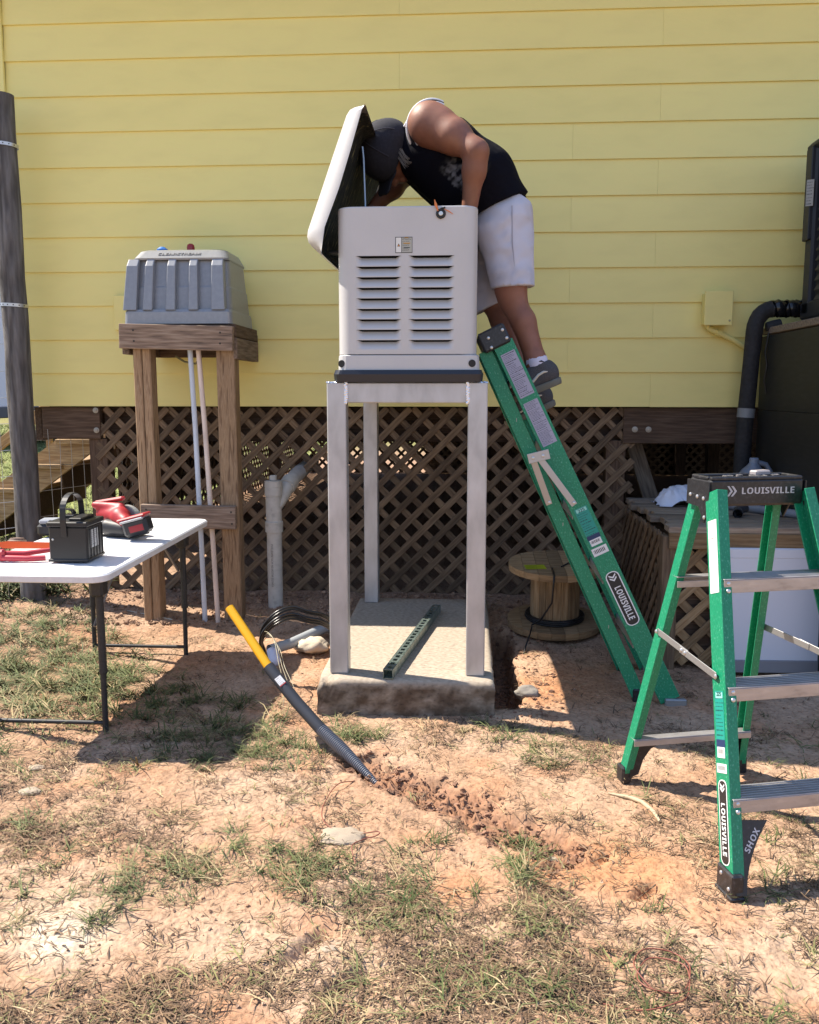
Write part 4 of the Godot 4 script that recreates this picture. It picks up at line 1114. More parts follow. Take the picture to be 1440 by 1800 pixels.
	var c := thing("battery_pack", "grey and black tool battery pack left of the car battery", "battery pack", Vector3(-1.86, 0.658, -3.83), Basis(Vector3.UP, 0.2))
	obj("case", bxm(Vector3(0.14, 0.055, 0.09), 0.012), blk, c, Transform3D(Basis(), Vector3(0.01, 0.03, 0)))
	obj("top_slide", bxm(Vector3(0.12, 0.02, 0.08), 0.006), flat(0.3, 0.32, 0.35, 0.4), c, Transform3D(Basis(), Vector3(0.01, 0.066, 0)))
	obj("strap", bxm(Vector3(0.012, 0.064, 0.094), 0.002), blk, c, Transform3D(Basis(), Vector3(0.0, 0.042, 0)))
	var k := thing("utility_knife", "orange handled utility knife lying left of the car battery", "knife", Vector3(-1.8, 0.655, -3.49))
	var kg := G.new()
	kg.prism(PackedVector2Array([Vector2(-0.12, 0.0), Vector2(-0.1, -0.012), Vector2(0.08, -0.01), Vector2(0.14, -0.004), Vector2(0.14, 0.014), Vector2(-0.08, 0.017), Vector2(-0.125, 0.012)]), 0, 0.028, Transform3D(Basis(Vector3.RIGHT, -0.25), Vector3(0, 0.013, 0)), true)
	obj("handle", kg, flat(0.75, 0.1, 0.01, 0.4), k)
	obj("blade_nose", bxm(Vector3(0.05, 0.014, 0.016), 0.003), flat(0.08, 0.05, 0.045, 0.5), k, Transform3D(Basis(Vector3.BACK, 0.25), Vector3(-0.095, 0.008, 0.012)))
	var q := thing("pipe_cutter", "red handled pipe cutter in the front left corner of the white table", "hand tool", Vector3(-1.75, 0.65, -3.27))
	var q1 := G.new(); q1.tube([Vector3(-0.04, 0.028, 0.0), Vector3(0.03, 0.024, -0.02), Vector3(0.14, 0.036, -0.06)], [0.01, 0.011, 0.009], 10)
	q1.tube([Vector3(-0.035, 0.014, 0.02), Vector3(0.06, 0.012, 0.02), Vector3(0.125, 0.012, 0.0)], [0.012, 0.012, 0.011], 10)
	obj("handle", q1, flat(0.42, 0.03, 0.045, 0.4), q)
	obj("head", bxm(Vector3(0.035, 0.045, 0.03), 0.008), flat(0.42, 0.03, 0.045, 0.4), q, Transform3D(Basis(), Vector3(-0.045, 0.023, 0.012)))
	obj("jaw", bxm(Vector3(0.08, 0.022, 0.035), 0.006), flat(0.2, 0.2, 0.22, 0.35, 0.7), q, Transform3D(Basis(Vector3.UP, 0.2), Vector3(-0.1, 0.025, 0.0)))
	var tp := G.new(); tp.lathe([Vector2(0.035, 0), Vector2(0.038, 0.004), Vector2(0.038, 0.016), Vector2(0.03, 0.02), Vector2(0.028, 0.026), Vector2(0.012, 0.028), Vector2(0, 0.028)], Transform3D(Basis(Vector3.RIGHT, -0.1), Vector3(-1.91, 0.656, -3.6)), 18)
	tag(obj("tape_roll", tp, flat(0.16, 0.1, 0.07, 0.6)), "small brown roll of tape behind the orange knife", "tape")

# ---------------------------------------------------------------- slab, aluminium stand, generator
const GX := -0.2375
func build_slab() -> void:
	var p := thing("concrete_slab", "rough cast concrete slab under the aluminium stand", "slab", Vector3(GX, 0, -4.15))
	var f := FastNoiseLite.new(); f.seed = 5; f.frequency = 9.0; f.fractal_octaves = 4
	var x0 := -0.355; var x1 := 0.352; var z0 := 0.715; var z1 := -0.72; var yt := 0.147
	# a sheet wrapped from the foot of each side over the rounded, chipped edge to the top
	var w := 86; var h := 130
	var pts := PackedVector3Array()
	for j in h:
		for i in w:
			var u := clampf((i - 12) / float(w - 25), 0.0, 1.0); var v := clampf((j - 12) / float(h - 25), 0.0, 1.0)
			var x := lerpf(x0, x1, u); var z := lerpf(z0, z1, v)
			var ox := maxf(12 - i, 0) - maxf(i - (w - 13), 0); var oz := maxf(12 - j, 0) - maxf(j - (h - 13), 0)
			var drop := maxf(absf(ox), absf(oz)) / 12.0
			var y := yt - drop * 0.24
			var rr := 0.012 * (1.0 if drop == 0.0 else 0.0)
			if drop == 0.0:
				var ed := minf(minf(x - x0, x1 - x), minf(z0 - z, z - z1))
				y -= 0.006 * exp(-ed / 0.008)
			else:
				x += 0.006 * signf(-ox) * float(ox != 0); z += 0.006 * signf(oz) * float(oz != 0)
			# chipped front left corner
			var ch := clampf(1.0 - Vector2(x - x0, z0 - z).length() / 0.085, 0.0, 1.0) if drop < 0.5 else 0.0
			y -= ch * 0.045 * (0.7 + f.get_noise_2d(x * 3.0, z * 3.0))
			var rough := 0.0016 if drop == 0.0 else 0.007
			x += f.get_noise_3d(x, y * 3.0, z + 3.0) * rough * 0.8
			y += f.get_noise_2d(x * 1.2, z * 2.2) * rough * 0.8 * float(drop == 0.0)
			z += f.get_noise_3d(x, y * 3.0, z) * rough
			pts.append(Vector3(x, y, z))
	var g := G.new()
	g.grid(pts, w, h)
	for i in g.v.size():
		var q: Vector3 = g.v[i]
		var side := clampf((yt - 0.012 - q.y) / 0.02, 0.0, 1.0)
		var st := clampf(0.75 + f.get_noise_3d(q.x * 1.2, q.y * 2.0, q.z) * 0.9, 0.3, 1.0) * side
		g.c[i] = Color(1, 1, 1).lerp(Color(0.25, 0.2, 0.16), st)  # sides tinted brown: soil mottling, deepened to paint in their shade
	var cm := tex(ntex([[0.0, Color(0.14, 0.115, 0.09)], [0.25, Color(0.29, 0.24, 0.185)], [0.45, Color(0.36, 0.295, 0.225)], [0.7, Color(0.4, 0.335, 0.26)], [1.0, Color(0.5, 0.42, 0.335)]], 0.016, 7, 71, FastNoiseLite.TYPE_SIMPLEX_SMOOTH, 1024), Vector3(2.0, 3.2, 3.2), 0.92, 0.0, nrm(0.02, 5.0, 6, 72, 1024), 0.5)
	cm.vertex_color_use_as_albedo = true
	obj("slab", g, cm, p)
var alu: StandardMaterial3D
func alu_mat() -> StandardMaterial3D:
	if alu: return alu
	alu = tex(ntex([[0.0, Color(0.4, 0.395, 0.4)], [0.4, Color(0.48, 0.475, 0.48)], [0.7, Color(0.52, 0.515, 0.525)], [1.0, Color(0.58, 0.575, 0.585)]], 0.01, 5, 81), Vector3(2.0, 0.8, 2.0), 0.46, 0.6, nrm(0.03, 1.0), 0.12)
	return alu
func build_frame() -> void:
	var s := thing("metal_stand", "welded aluminium leg frame raising the generator off its slab", "stand", Vector3(GX, 0.147, -4.15))
	for x in [-0.2795, 0.2795]:
		for z in [0.612, -0.628]:
			obj("leg", bxm(Vector3(0.076, 1.19, 0.076), 0.004), alu_mat(), s, Transform3D(Basis(), Vector3(x, 0.595, z)))
	for z in [0.612, -0.628]:
		obj("rail", bxm(Vector3(0.483, 0.08, 0.07), 0.004), alu_mat(), s, Transform3D(Basis(), Vector3(0, 1.149, z)))
	for x in [-0.2795, 0.2795]:
		obj("rail", bxm(Vector3(0.07, 0.08, 1.164), 0.004), alu_mat(), s, Transform3D(Basis(), Vector3(x, 1.149, -0.008)))
	var wm := flat(0.8, 0.8, 0.84, 0.25, 0.9)
	for x in [-0.2405, 0.2405]:
		var g := G.new()
		for i in 22:
			var y := 1.11 + i * 0.0038
			var pb := Vector3(x + rnd.randf_range(-0.0025, 0.0025), y, 0.648)
			g.lathe([Vector2(0.0075, 0), Vector2(0.006, 0.003), Vector2(0.003, 0.0045), Vector2(0, 0.005)], Transform3D(Basis(Vector3.RIGHT, PI / 2 + rnd.randf_range(-0.3, 0.3)), pb), 7)
		obj("weld", g, wm, s)
	for x in [-0.2795, 0.2795]:
		var g := G.new()
		for i in 20:
			g.lathe([Vector2(0.006, 0), Vector2(0.004, 0.003), Vector2(0, 0.004)], Transform3D(Basis(Vector3.RIGHT, rnd.randf_range(-0.2, 0.4)), Vector3(x - 0.036 + i * 0.0038, 1.189 + rnd.randf_range(-0.001, 0.002), 0.644)), 6)
		obj("weld", g, wm, s)
var cream: StandardMaterial3D
func build_generator() -> void:
	var s := thing("standby_generator", "cream standby generator with its lid open, raised on the aluminium stand", "generator", Vector3(GX, 1.338, -4.12))
	cream = tex(ntex(ramp3(Color(0.495, 0.485, 0.475), Color(0.52, 0.508, 0.50), Color(0.54, 0.528, 0.52)), 0.008, 4, 91), Vector3(0.8, 0.8, 0.8), 0.38, 0.0, nrm(0.2, 1.0, 3, 92), 0.12)
	cream.clearcoat_enabled = true; cream.clearcoat = 0.25; cream.clearcoat_roughness = 0.3
	var dark := flat(0.012, 0.012, 0.013, 0.7)
	var tray := G.new()
	loft(tray, [[0.0, -0.288, 0.297, 0.632, -0.632, 0.035], [0.03, -0.291, 0.3, 0.635, -0.635, 0.035], [0.047, -0.285, 0.294, 0.629, -0.629, 0.035]])
	obj("base_tray", tray, flat(0.016, 0.018, 0.026, 0.3), s)
	var band := G.new()
	loft(band, [[0.045, -0.276, 0.286, 0.622, -0.622, 0.05], [0.102, -0.274, 0.283, 0.62, -0.62, 0.05], [0.106, -0.27, 0.279, 0.616, -0.616, 0.05]])
	obj("base_band", band, cream, s)
	for x in [-0.258, 0.256]:
		var hz: float = 0.611 if x < 0 else 0.6185
		var g := G.new()
		g.lathe([Vector2(0.0145, -0.02), Vector2(0.0145, 0.001), Vector2(0.013, 0.002), Vector2(0, 0.002)], Transform3D(Basis(Vector3.UP, 0.32 * signf(x)) * Basis(Vector3.RIGHT, PI / 2), Vector3(x, 0.072, hz)), 16)
		obj("lifting_hole", g, flat(0.01, 0.01, 0.01, 0.6), s)
	# body shell: walls run round from the flat front, y from 0.108 to 0.667
	var zf := 0.62; var zb := -0.62; var hx := 0.273; var r := 0.064
	var y0 := 0.108; var y1 := 0.667
	var path := [[Vector2(hx - r, zf), Vector2(0, 1)]]
	var corner := func(cx: float, cz: float, a0: float):
		for i in 9:
			var a := a0 - PI / 2 * i / 8.0
			path.append([Vector2(cx + r * cos(a), cz + r * sin(a)), Vector2(cos(a), sin(a))])
	corner.call(hx - r, zf - r, PI / 2)
	corner.call(hx - r, zb + r, 0.0)
	corner.call(-hx + r, zb + r, -PI / 2)
	corner.call(-hx + r, zf - r, -PI)
	path.append([Vector2(-hx + r, zf), Vector2(0, 1)])
	var shell := G.new()
	var rim := func(g: G, a: Array, b: Array):
		var prof := [[0.0, y0], [0.0, y1 - 0.006], [-0.002, y1 - 0.001], [-0.006, y1], [-0.014, y1], [-0.014, y0]]
		for i in prof.size() - 1:
			var p0: Vector2 = a[0] + a[1] * prof[i][0]; var p1: Vector2 = b[0] + b[1] * prof[i][0]
			var p2: Vector2 = b[0] + b[1] * prof[i + 1][0]; var p3: Vector2 = a[0] + a[1] * prof[i + 1][0]
			var up := 1.0 if i in [2, 3] else (0.5 if i == 1 else 0.0)
			var s0 := -1.0 if i == 4 else 1.0
			if i == 3: s0 = 0.0
			var na := Vector3(a[1].x * s0, up, a[1].y * s0).normalized(); var nb := Vector3(b[1].x * s0, up, b[1].y * s0).normalized()
			var q := [Vector3(p0.x, prof[i][1], p0.y), Vector3(p1.x, prof[i][1], p1.y), Vector3(p2.x, prof[i + 1][1], p2.y), Vector3(p3.x, prof[i + 1][1], p3.y)]
			g.stri(q[0], q[1], q[2], na, nb, nb); g.stri(q[0], q[2], q[3], na, nb, na)
	for i in path.size() - 1:
		rim.call(shell, path[i], path[i + 1])
	obj("side_panel", shell, cream, s)
	var fg := G.new()
	var lw := 0.178; var lh := 0.0358; var cols := [-0.198, 0.007]; var top := 0.482; var pitch := 0.0400
	var xb := [-hx + r]
	for c in cols: xb.append(c); xb.append(c + lw)
	xb.append(hx - r)
	var yb := [y0]
	for k in range(8, -1, -1): yb.append(top - k * pitch - lh); yb.append(top - k * pitch)
	yb.append(y1 - 0.006)
	for i in xb.size() - 1:
		for j in yb.size() - 1:
			if i % 2 == 1 and j % 2 == 1: continue
			fg.quad(Vector3(xb[i], yb[j], zf), Vector3(xb[i + 1], yb[j], zf), Vector3(xb[i + 1], yb[j + 1], zf), Vector3(xb[i], yb[j + 1], zf), Vector3.BACK)
	var tp := [[0.0, y1 - 0.006], [-0.002, y1 - 0.001], [-0.006, y1], [-0.014, y1]]
	for i in 3:
		fg.quad(Vector3(-hx + r, tp[i][1], zf + tp[i][0]), Vector3(hx - r, tp[i][1], zf + tp[i][0]), Vector3(hx - r, tp[i + 1][1], zf + tp[i + 1][0]), Vector3(-hx + r, tp[i + 1][1], zf + tp[i + 1][0]), Vector3(0, 0.6, 0.6))
	var front := obj("front_panel", fg, cream, s)
	var lm := G.new()
	var pts := PackedVector3Array()
	for j in 11:
		for i in 25:
			var u := i / 24.0; var v := j / 10.0
			var e := smoothstep(0.0, 0.15, u) * smoothstep(1.0, 0.85, u)
			var y := lerpf(-0.0062 * e, -lh, v)
			pts.append(Vector3(lw * u, y, -0.02 * e * pow(1.0 - v, 1.15) - 0.0002))
	lm.grid(pts, 25, 11, true)
	var lmesh := lm.mesh()
	for k in 9:
		for c in cols:
			obj("louver", lmesh, cream, front, Transform3D(Basis(), Vector3(c, top - k * pitch, zf)))
	obj("dark_backing", bxm(Vector3(0.42, 0.545, 0.02), 0.002), flat(0.006, 0.006, 0.007, 0.9), s, Transform3D(Basis(), Vector3(0, 0.385, zf - 0.04)))  # black sheet added behind the louvers to keep their slots dark
	var inn := G.new()
	inn.box(Vector3(0, 0.25, -0.03), Vector3(0.5, 0.26, 1.1), 0.02)
	inn.box(Vector3(0.02, 0.45, -0.25), Vector3(0.34, 0.2, 0.4), 0.03)
	obj("engine", inn, dark, s)
	# warning sticker and lock
	var im := Image.create(116, 104, false, Image.FORMAT_RGB8)
	im.fill(Color(0.07, 0.07, 0.07))
	im.fill_rect(Rect2i(4, 4, 36, 96), Color(0.86, 0.86, 0.84))
	var pi := print_image(70, 96, Color(0.66, 0.66, 0.62), Color(0.1, 0.1, 0.1), 3, 5, [[Rect2i(12, 34, 46, 6), Color(0.75, 0.55, 0.15)], [Rect2i(20, 0, 26, 4), Color(0.75, 0.55, 0.15)], [Rect2i(14, 64, 40, 5), Color(0.1, 0.1, 0.1)]]).get_image()
	im.blit_rect(pi, Rect2i(0, 0, 70, 96), Vector2i(43, 4))
	for y in 18:
		im.fill_rect(Rect2i(22 - y / 2 - 1, 44 + y, y + 3, 1), Color(0.12, 0.1, 0.06))
		if y > 4 and y < 16: im.fill_rect(Rect2i(22 - (y - 4) / 2, 44 + y, y - 3, 1), Color(0.85, 0.55, 0.1))
	sticker("warning_label", card(ImageTexture.create_from_image(im)), front, Transform3D(Basis(), Vector3(-0.0105, 0.522, zf)), 0.066, 0.06)
	var lk := G.new()
	lk.lathe([Vector2(0.019, 0), Vector2(0.019, 0.005), Vector2(0.016, 0.008), Vector2(0.0125, 0.008), Vector2(0.0125, 0.004), Vector2(0, 0.004)], Transform3D(Basis(Vector3.RIGHT, PI / 2), Vector3(0.1315, 0.636, zf)), 22)
	var lko := obj("lock", lk, flat(0.012, 0.012, 0.012, 0.4), front)
	var ky := G.new()
	ky.lathe([Vector2(0.0085, 0.003), Vector2(0.0085, 0.0085), Vector2(0.007, 0.0095), Vector2(0, 0.0095)], Transform3D(Basis(Vector3.RIGHT, PI / 2), Vector3(0.1315, 0.636, zf)), 16)
	obj("key_barrel", ky, flat(0.6, 0.6, 0.58, 0.3, 0.9), lko)
	obj("latch_tab", bxm(Vector3(0.02, 0.006, 0.012), 0.002), flat(0.012, 0.012, 0.012, 0.4), lko, Transform3D(Basis(Vector3.BACK, 0.3), Vector3(0.139, 0.656, zf + 0.004)))
	var tie := G.new()
	tie.tube([Vector3(0.121, 0.645, zf + 0.01), Vector3(0.112, 0.668, zf + 0.006), Vector3(0.107, 0.688, zf + 0.002)], [0.002, 0.006, 0.0015], 6)
	tie.tube([Vector3(0.144, 0.652, zf + 0.008), Vector3(0.16, 0.645, zf + 0.006), Vector3(0.178, 0.634, zf + 0.004)], [0.0015, 0.002, 0.001], 6)
	obj("orange_tie", tie, flat(0.75, 0.22, 0.05, 0.5), lko)
	build_lid(s)
func build_lid(s: Node3D) -> void:
	var o := Vector3(GX, 1.338, -3.5)
	var line := [Vector2(-0.395, 2.379), Vector2(-0.402, 2.3865), Vector2(-0.42, 2.3885), Vector2(-0.443, 2.386), Vector2(-0.461, 2.377), Vector2(-0.475, 2.357), Vector2(-0.53, 2.208), Vector2(-0.58, 2.07), Vector2(-0.632, 1.929), Vector2(-0.6355, 1.906), Vector2(-0.63, 1.884), Vector2(-0.615, 1.866), Vector2(-0.593, 1.848), Vector2(-0.57, 1.832)]
	var inward := Vector2(0.948, -0.316)
	var c := Vector2(-0.51, 2.12)
	var ring := func(dz: float, ins: float, off: float) -> Array:
		var a := []
		for i in line.size():
			var d: Vector2 = (line[i] - c)
			# towards the middle of the lid, leaving the open edge where it is
			var q: Vector2 = line[i] + inward * ins - d.normalized() * (ins * 0.4 + off)
			if i == 0 or i == line.size() - 1:
				q = line[i] - (line[i] - line[i + 1 if i == 0 else i - 1]).normalized() * 0.0 - d.normalized() * off + inward * ins * 0.2
			a.append(Vector3(q.x - o.x, q.y - o.y, dz))
		return a
	var zz := 0.62
	var rings := [ring.call(zz - 0.052, 0.006, 0.0), ring.call(zz - 0.062, 0.001, 0.0), ring.call(zz - 0.075, 0.0, 0.0)]
	for k in range(1, 9): rings.append(ring.call(lerpf(zz - 0.075, -zz + 0.06, k / 8.0), 0.0, 0.0))
	# the skirt ends: from the rounded outer edge across to the open edge
	var open_edge := []
	for q in line:
		var t := clampf(((q as Vector2).y - 1.862) / (2.35 - 1.862), 0.0, 1.0)
		var e := Vector2(-0.582, 1.862).lerp(Vector2(-0.408, 2.357), t)
		e.x += 0.012 * (1.0 - absf(t * 2.0 - 1.0))
		open_edge.append(Vector3(e.x - o.x, e.y - o.y, 0.0))
	open_edge[0] = Vector3(line[0].x - o.x, line[0].y - o.y, 0); open_edge[-1] = Vector3(line[-1].x - o.x, line[-1].y - o.y, 0)
	open_edge[1] = open_edge[0].lerp(open_edge[5], 0.2); open_edge[2] = open_edge[0].lerp(open_edge[5], 0.4); open_edge[3] = open_edge[0].lerp(open_edge[5], 0.6); open_edge[4] = open_edge[0].lerp(open_edge[5], 0.8)
	for k in [9, 10, 11, 12]: open_edge[k] = open_edge[8].lerp(open_edge[13], (k - 8) / 5.0)
	var endring := func(t: float, z: float) -> Array:
		var a := []
		var outer: Array = rings[0]
		for i in line.size():
			var q: Vector3 = outer[i].lerp(open_edge[i], t)
			a.append(Vector3(q.x, q.y, z))
		return a
	var front_rows := []
	for q in [[1.0, zz], [0.8, zz - 0.004], [0.55, zz - 0.014], [0.3, zz - 0.027], [0.12, zz - 0.04]]: front_rows.append(endring.call(q[0], q[1]))
	rings = front_rows + rings
	for q in [[0.12, -zz + 0.04], [0.55, -zz + 0.014], [1.0, -zz]]: rings.append(endring.call(q[0], q[1]))
	var pts := PackedVector3Array()
	for rg in rings: pts.append_array(PackedVector3Array(rg))
	var g := G.new()
	g.grid(pts, line.size(), rings.size(), false)
	obj("lid", g, cream, s)
	var lid := s.get_node("lid")
	var ip := PackedVector3Array()
	var inner := [ring.call(zz - 0.07, 0.014, 0.013), ring.call(zz - 0.09, 0.012, 0.011), ring.call(-zz + 0.08, 0.012, 0.011), ring.call(-zz + 0.07, 0.014, 0.013)]
	for rg in inner: ip.append_array(PackedVector3Array(rg))
	var ig := G.new()
	ig.grid(ip, line.size(), inner.size(), true)
	var foam := tex(ntex([[0.0, Color(0.006, 0.008, 0.007)], [0.6, Color(0.015, 0.018, 0.016)], [0.72, Color(0.04, 0.045, 0.03)], [0.86, Color(0.28, 0.24, 0.1)], [1.0, Color(0.4, 0.36, 0.2)]], 0.02, 5, 95), Vector3(2.2, 0.9, 2.2), 0.95, 0.0, nrm(0.05, 6.0), 1.0)
	obj("foam_lining", ig, foam, lid)
	var pr := G.new()
	pr.tube([Vector3(-0.415 - o.x, 2.245 - o.y, 0.54), Vector3(-0.41 - o.x, 2.2 - o.y, 0.545), Vector3(-0.402 - o.x, 2.0 - o.y, 0.56), Vector3(-0.402 - o.x, 1.95 - o.y, 0.56)], 0.003, 8)
	obj("prop_cable", pr, flat(0.25, 0.36, 0.5, 0.35), s)
	var hg := G.new()
	for z in [0.35, -0.35]:
		hg.box(Vector3(-0.276, 0.55, z), Vector3(0.012, 0.06, 0.12), 0.003)
		hg.box(Vector3(-0.31, 0.535, z), Vector3(0.07, 0.012, 0.05), 0.003)
	obj("hinge", hg, flat(0.03, 0.03, 0.03, 0.5), s)
func build_on_slab() -> void:
	var a := Vector3(-0.31, 0.172, -3.44); var b := Vector3(-0.15, 0.172, -4.55)
	var s := thing("strut_channel", "galvanised slotted steel strut lying diagonally across the concrete slab", "steel channel", (a + b) * 0.5 - Vector3(0, 0.025, 0), between(a, b, Vector3.UP).basis)
	var L := a.distance_to(b)
	var zm := tex(ntex(ramp3(Color(0.12, 0.17, 0.15), Color(0.24, 0.3, 0.27), Color(0.36, 0.42, 0.39)), 0.02, 4, 97), Vector3(3, 3, 3), 0.38, 0.7)
	var g := G.new()
	var h := 0.041
	for y in [-0.0195, 0.0195]: g.box(Vector3(0, y, h / 2), Vector3(L, 0.003, h), 0.0008)
	g.box(Vector3(0, 0, 0.0025), Vector3(L, 0.036, 0.003), 0.0)
	var n := int(L / 0.05)
	for y in [-0.0135, 0.0135]: g.box(Vector3(0, y, h - 0.0015), Vector3(L, 0.009, 0.003), 0.0)
	for i in n + 1:
		var x := -L / 2 + 0.009 + i * (L - 0.018) / n
		g.box(Vector3(x, 0, h - 0.0015), Vector3(0.021, 0.0181, 0.0028), 0.0)
	obj("channel", g, zm, s)
	# cables and conduit left of the slab
	var c := thing("cable_bundle", "black power cables arching up from the ground left of the slab", "cable", Vector3(-0.9, 0, -3.9))
	for k in 5:
		var q := G.new()
		var o := Vector3(0, 0.008 * (k - 2), 0.012 * (k % 3 - 1))
		var ctl := [Vector3(0.0, -0.02, -0.02), Vector3(-0.015, 0.1, 0.02), Vector3(-0.015, 0.19, 0.1), Vector3(0.012, 0.255, 0.12), Vector3(0.07, 0.305, 0.11), Vector3(0.13, 0.318, 0.08), Vector3(0.2, 0.297, 0.07), Vector3(0.26, 0.272, 0.03), Vector3(0.29, 0.2, -0.06), Vector3(0.28, 0.05, -0.12)]
		var cv := Curve3D.new()
		for i in ctl.size():
			var tg: Vector3 = (ctl[mini(i + 1, ctl.size() - 1)] - ctl[maxi(i - 1, 0)]) / 6.0
			cv.add_point(ctl[i] * Vector3(1, 1.0 + 0.02 * (k - 2), 1) + o, -tg, tg)
		q.tube(Array(cv.tessellate(4, 3)), 0.0058, 8)
		obj("cable", q, flat(0.012, 0.012, 0.013, 0.3), c)
	var w := thing("loose_wires", "thin pale bare wires curling beside the yellow sleeve", "wire", Vector3(-0.85, 0, -3.75))
	for k in 3:
		var q := G.new()
		var ctl := [Vector3(-0.07, 0.2 - k * 0.015, -0.08), Vector3(-0.03 + 0.01 * k, 0.25 - 0.01 * k, 0.0), Vector3(0.02 + 0.012 * k, 0.23 - 0.02 * k, 0.06), Vector3(0.06 + 0.014 * k, 0.16 - 0.012 * k, 0.16), Vector3(0.1 + 0.02 * k, 0.08, 0.24), Vector3(0.1 + 0.035 * k, 0.0, 0.28)]
		var cv := Curve3D.new()
		for i in ctl.size():
			var tg: Vector3 = (ctl[mini(i + 1, ctl.size() - 1)] - ctl[maxi(i - 1, 0)]) / 6.0
			cv.add_point(ctl[i], -tg, tg)
		q.tube(Array(cv.tessellate(4, 3)), 0.0013, 5)
		obj("strand", q, flat(0.45, 0.4, 0.26, 0.4), w)
	var p := thing("ground_conduit", "grey plastic conduit coming out of the ground beside the rock", "pipe", Vector3(-0.93, 0.0, -4.1))
	var pg := G.new(); pg.tube([Vector3(-0.015, 0.06, 0.0), Vector3(0.07, 0.065, -0.1), Vector3(0.2, 0.085, -0.32), Vector3(0.36, 0.07, -0.45)], 0.026, 14, false)
	pg.tube([Vector3(-0.014, 0.06, 0.0), Vector3(0.07, 0.065, -0.1)], 0.022, 14, false)
	obj("pipe", pg, flat(0.34, 0.36, 0.37, 0.45), p)
	var tw := G.new(); blob(tw, [[Vector3(0.0, 0.05, 0.01), Vector3(0.02, 0.02, 0.04), 0.028, 0.03]], 0.007, 0.02)
	obj("wrapping", tw, flat(0.62, 0.62, 0.72, 0.5), p)
	var r := pebble(211, 0.5, 12, 18, 0.3)
	tag(obj("rock", r, tex(ntex(ramp3(Color(0.42, 0.33, 0.22), Color(0.6, 0.5, 0.37), Color(0.72, 0.63, 0.5)), 0.04, 5, 98), Vector3(3, 3, 3), 0.95, 0.0, nrm(0.06, 6.0), 1.0), null, Transform3D(Basis(Vector3.UP, 0.3).scaled(Vector3(0.09, 0.075, 0.075)), Vector3(-0.765, 0.045, -4.24))), "pale tan rock beside the slab", "rock")
	# yellow sleeve on grey flexible conduit
	var f := thing("flexible_conduit", "grey flexible conduit with a yellow end sleeve rising out of the trench", "conduit", Vector3(-0.536, 0.0, -3.09))
	var ax := [Vector3(-0.915, 0.469, -3.3), Vector3(-0.73, 0.268, -3.17), Vector3(-0.617, 0.166, -3.1), Vector3(-0.52, 0.09, -3.04), Vector3(-0.412, 0.027, -2.967), Vector3(-0.29, -0.045, -2.87)]
	for i in ax.size(): ax[i] -= Vector3(-0.536, 0, -3.09)
	var yg := G.new()
	yg.tube([ax[0], ax[0].lerp(ax[1], 0.5), ax[1]], 0.0172, 18, false)
	yg.tube([ax[0], ax[0].lerp(ax[1], 0.3)], 0.0145, 18, false)
	obj("sleeve", yg, flat(0.80, 0.40, 0.008, 0.35), f)
	var gg := G.new()
	var p0: Vector3 = ax[1] + (ax[0] - ax[1]).normalized() * 0.012
	gg.tube([p0, ax[1].lerp(ax[2], 0.3), ax[2], ax[2].lerp(ax[3], 0.5), ax[3]], 0.0222, 18)
	obj("smooth_end", gg, flat(0.035, 0.037, 0.045, 0.45), f)
	var cv := Curve3D.new()
	for i in range(2, 6):
		var tg: Vector3 = (ax[mini(i + 1, 5)] - ax[i - 1]) / 6.0
		cv.add_point(ax[i], -tg, tg)
	var cl := cv.get_baked_length()
	var cp := []; var cr := []
	var nn := int(cl / 0.0026)
	for i in nn:
		var dd := cl * (0.3 + 0.7 * i / float(nn))
		var tp := clampf((i / float(nn) - 0.35) / 0.65, 0.0, 1.0)
		cp.append(cv.sample_baked(dd)); cr.append((0.0218 + (0.0013 if i % 4 < 2 else -0.0018)) * lerpf(1.0, 0.45, tp))
	var cg := G.new(); cg.tube(cp, cr, 16)
	obj("corrugation", cg, flat(0.12, 0.13, 0.155, 0.45), f)
	var d: Vector3 = (ax[2] - ax[1]).normalized()
	var nf := (Vector3(0.25, 0.35, 0.9) - d * Vector3(0.25, 0.35, 0.9).dot(d)).normalized()
	var xr := nf.cross(d).normalized()
	sticker("label", card(print_image(48, 64, Color(0.8, 0.8, 0.8), Color(0.4, 0.4, 0.4), 17, 8, [[Rect2i(0, 58, 48, 6), Color(0.6, 0.1, 0.1)]])), f, Transform3D(Basis(xr, -d, nf), ax[1].lerp(ax[2], 0.42) + nf * 0.0225), 0.026, 0.038)

# ---------------------------------------------------------------- ladders
var greens := {}
func green_mat(k := 0) -> StandardMaterial3D:
	if greens.has(k): return greens[k]
	var b := Color(0.006, 0.215, 0.105)
	var m := tex(ntex([[0.0, b * 0.75], [0.45, b], [0.66, b * 1.05], [0.8, Color(0.06, 0.3, 0.18)], [0.92, Color(0.2, 0.42, 0.31)], [1.0, Color(0.42, 0.56, 0.48)]], 0.05, 5, 111 + k), Vector3(3, 5, 5), 0.42, 0.0, nrm(0.09, 2.0), 0.25, false, Vector3(k * 0.3, 0, 0))
	greens[k] = m
	return m
var black_plastic: StandardMaterial3D
func black() -> StandardMaterial3D:
	if not black_plastic:
		black_plastic = tex(ntex([[0.0, Color(0.012, 0.012, 0.014)], [0.6, Color(0.018, 0.018, 0.021)], [0.85, Color(0.035, 0.035, 0.04)], [1.0, Color(0.09, 0.09, 0.095)]], 0.03, 5, 121), Vector3(4, 4, 4), 0.36, 0.0, nrm(0.12, 2.0), 0.3)
	return black_plastic
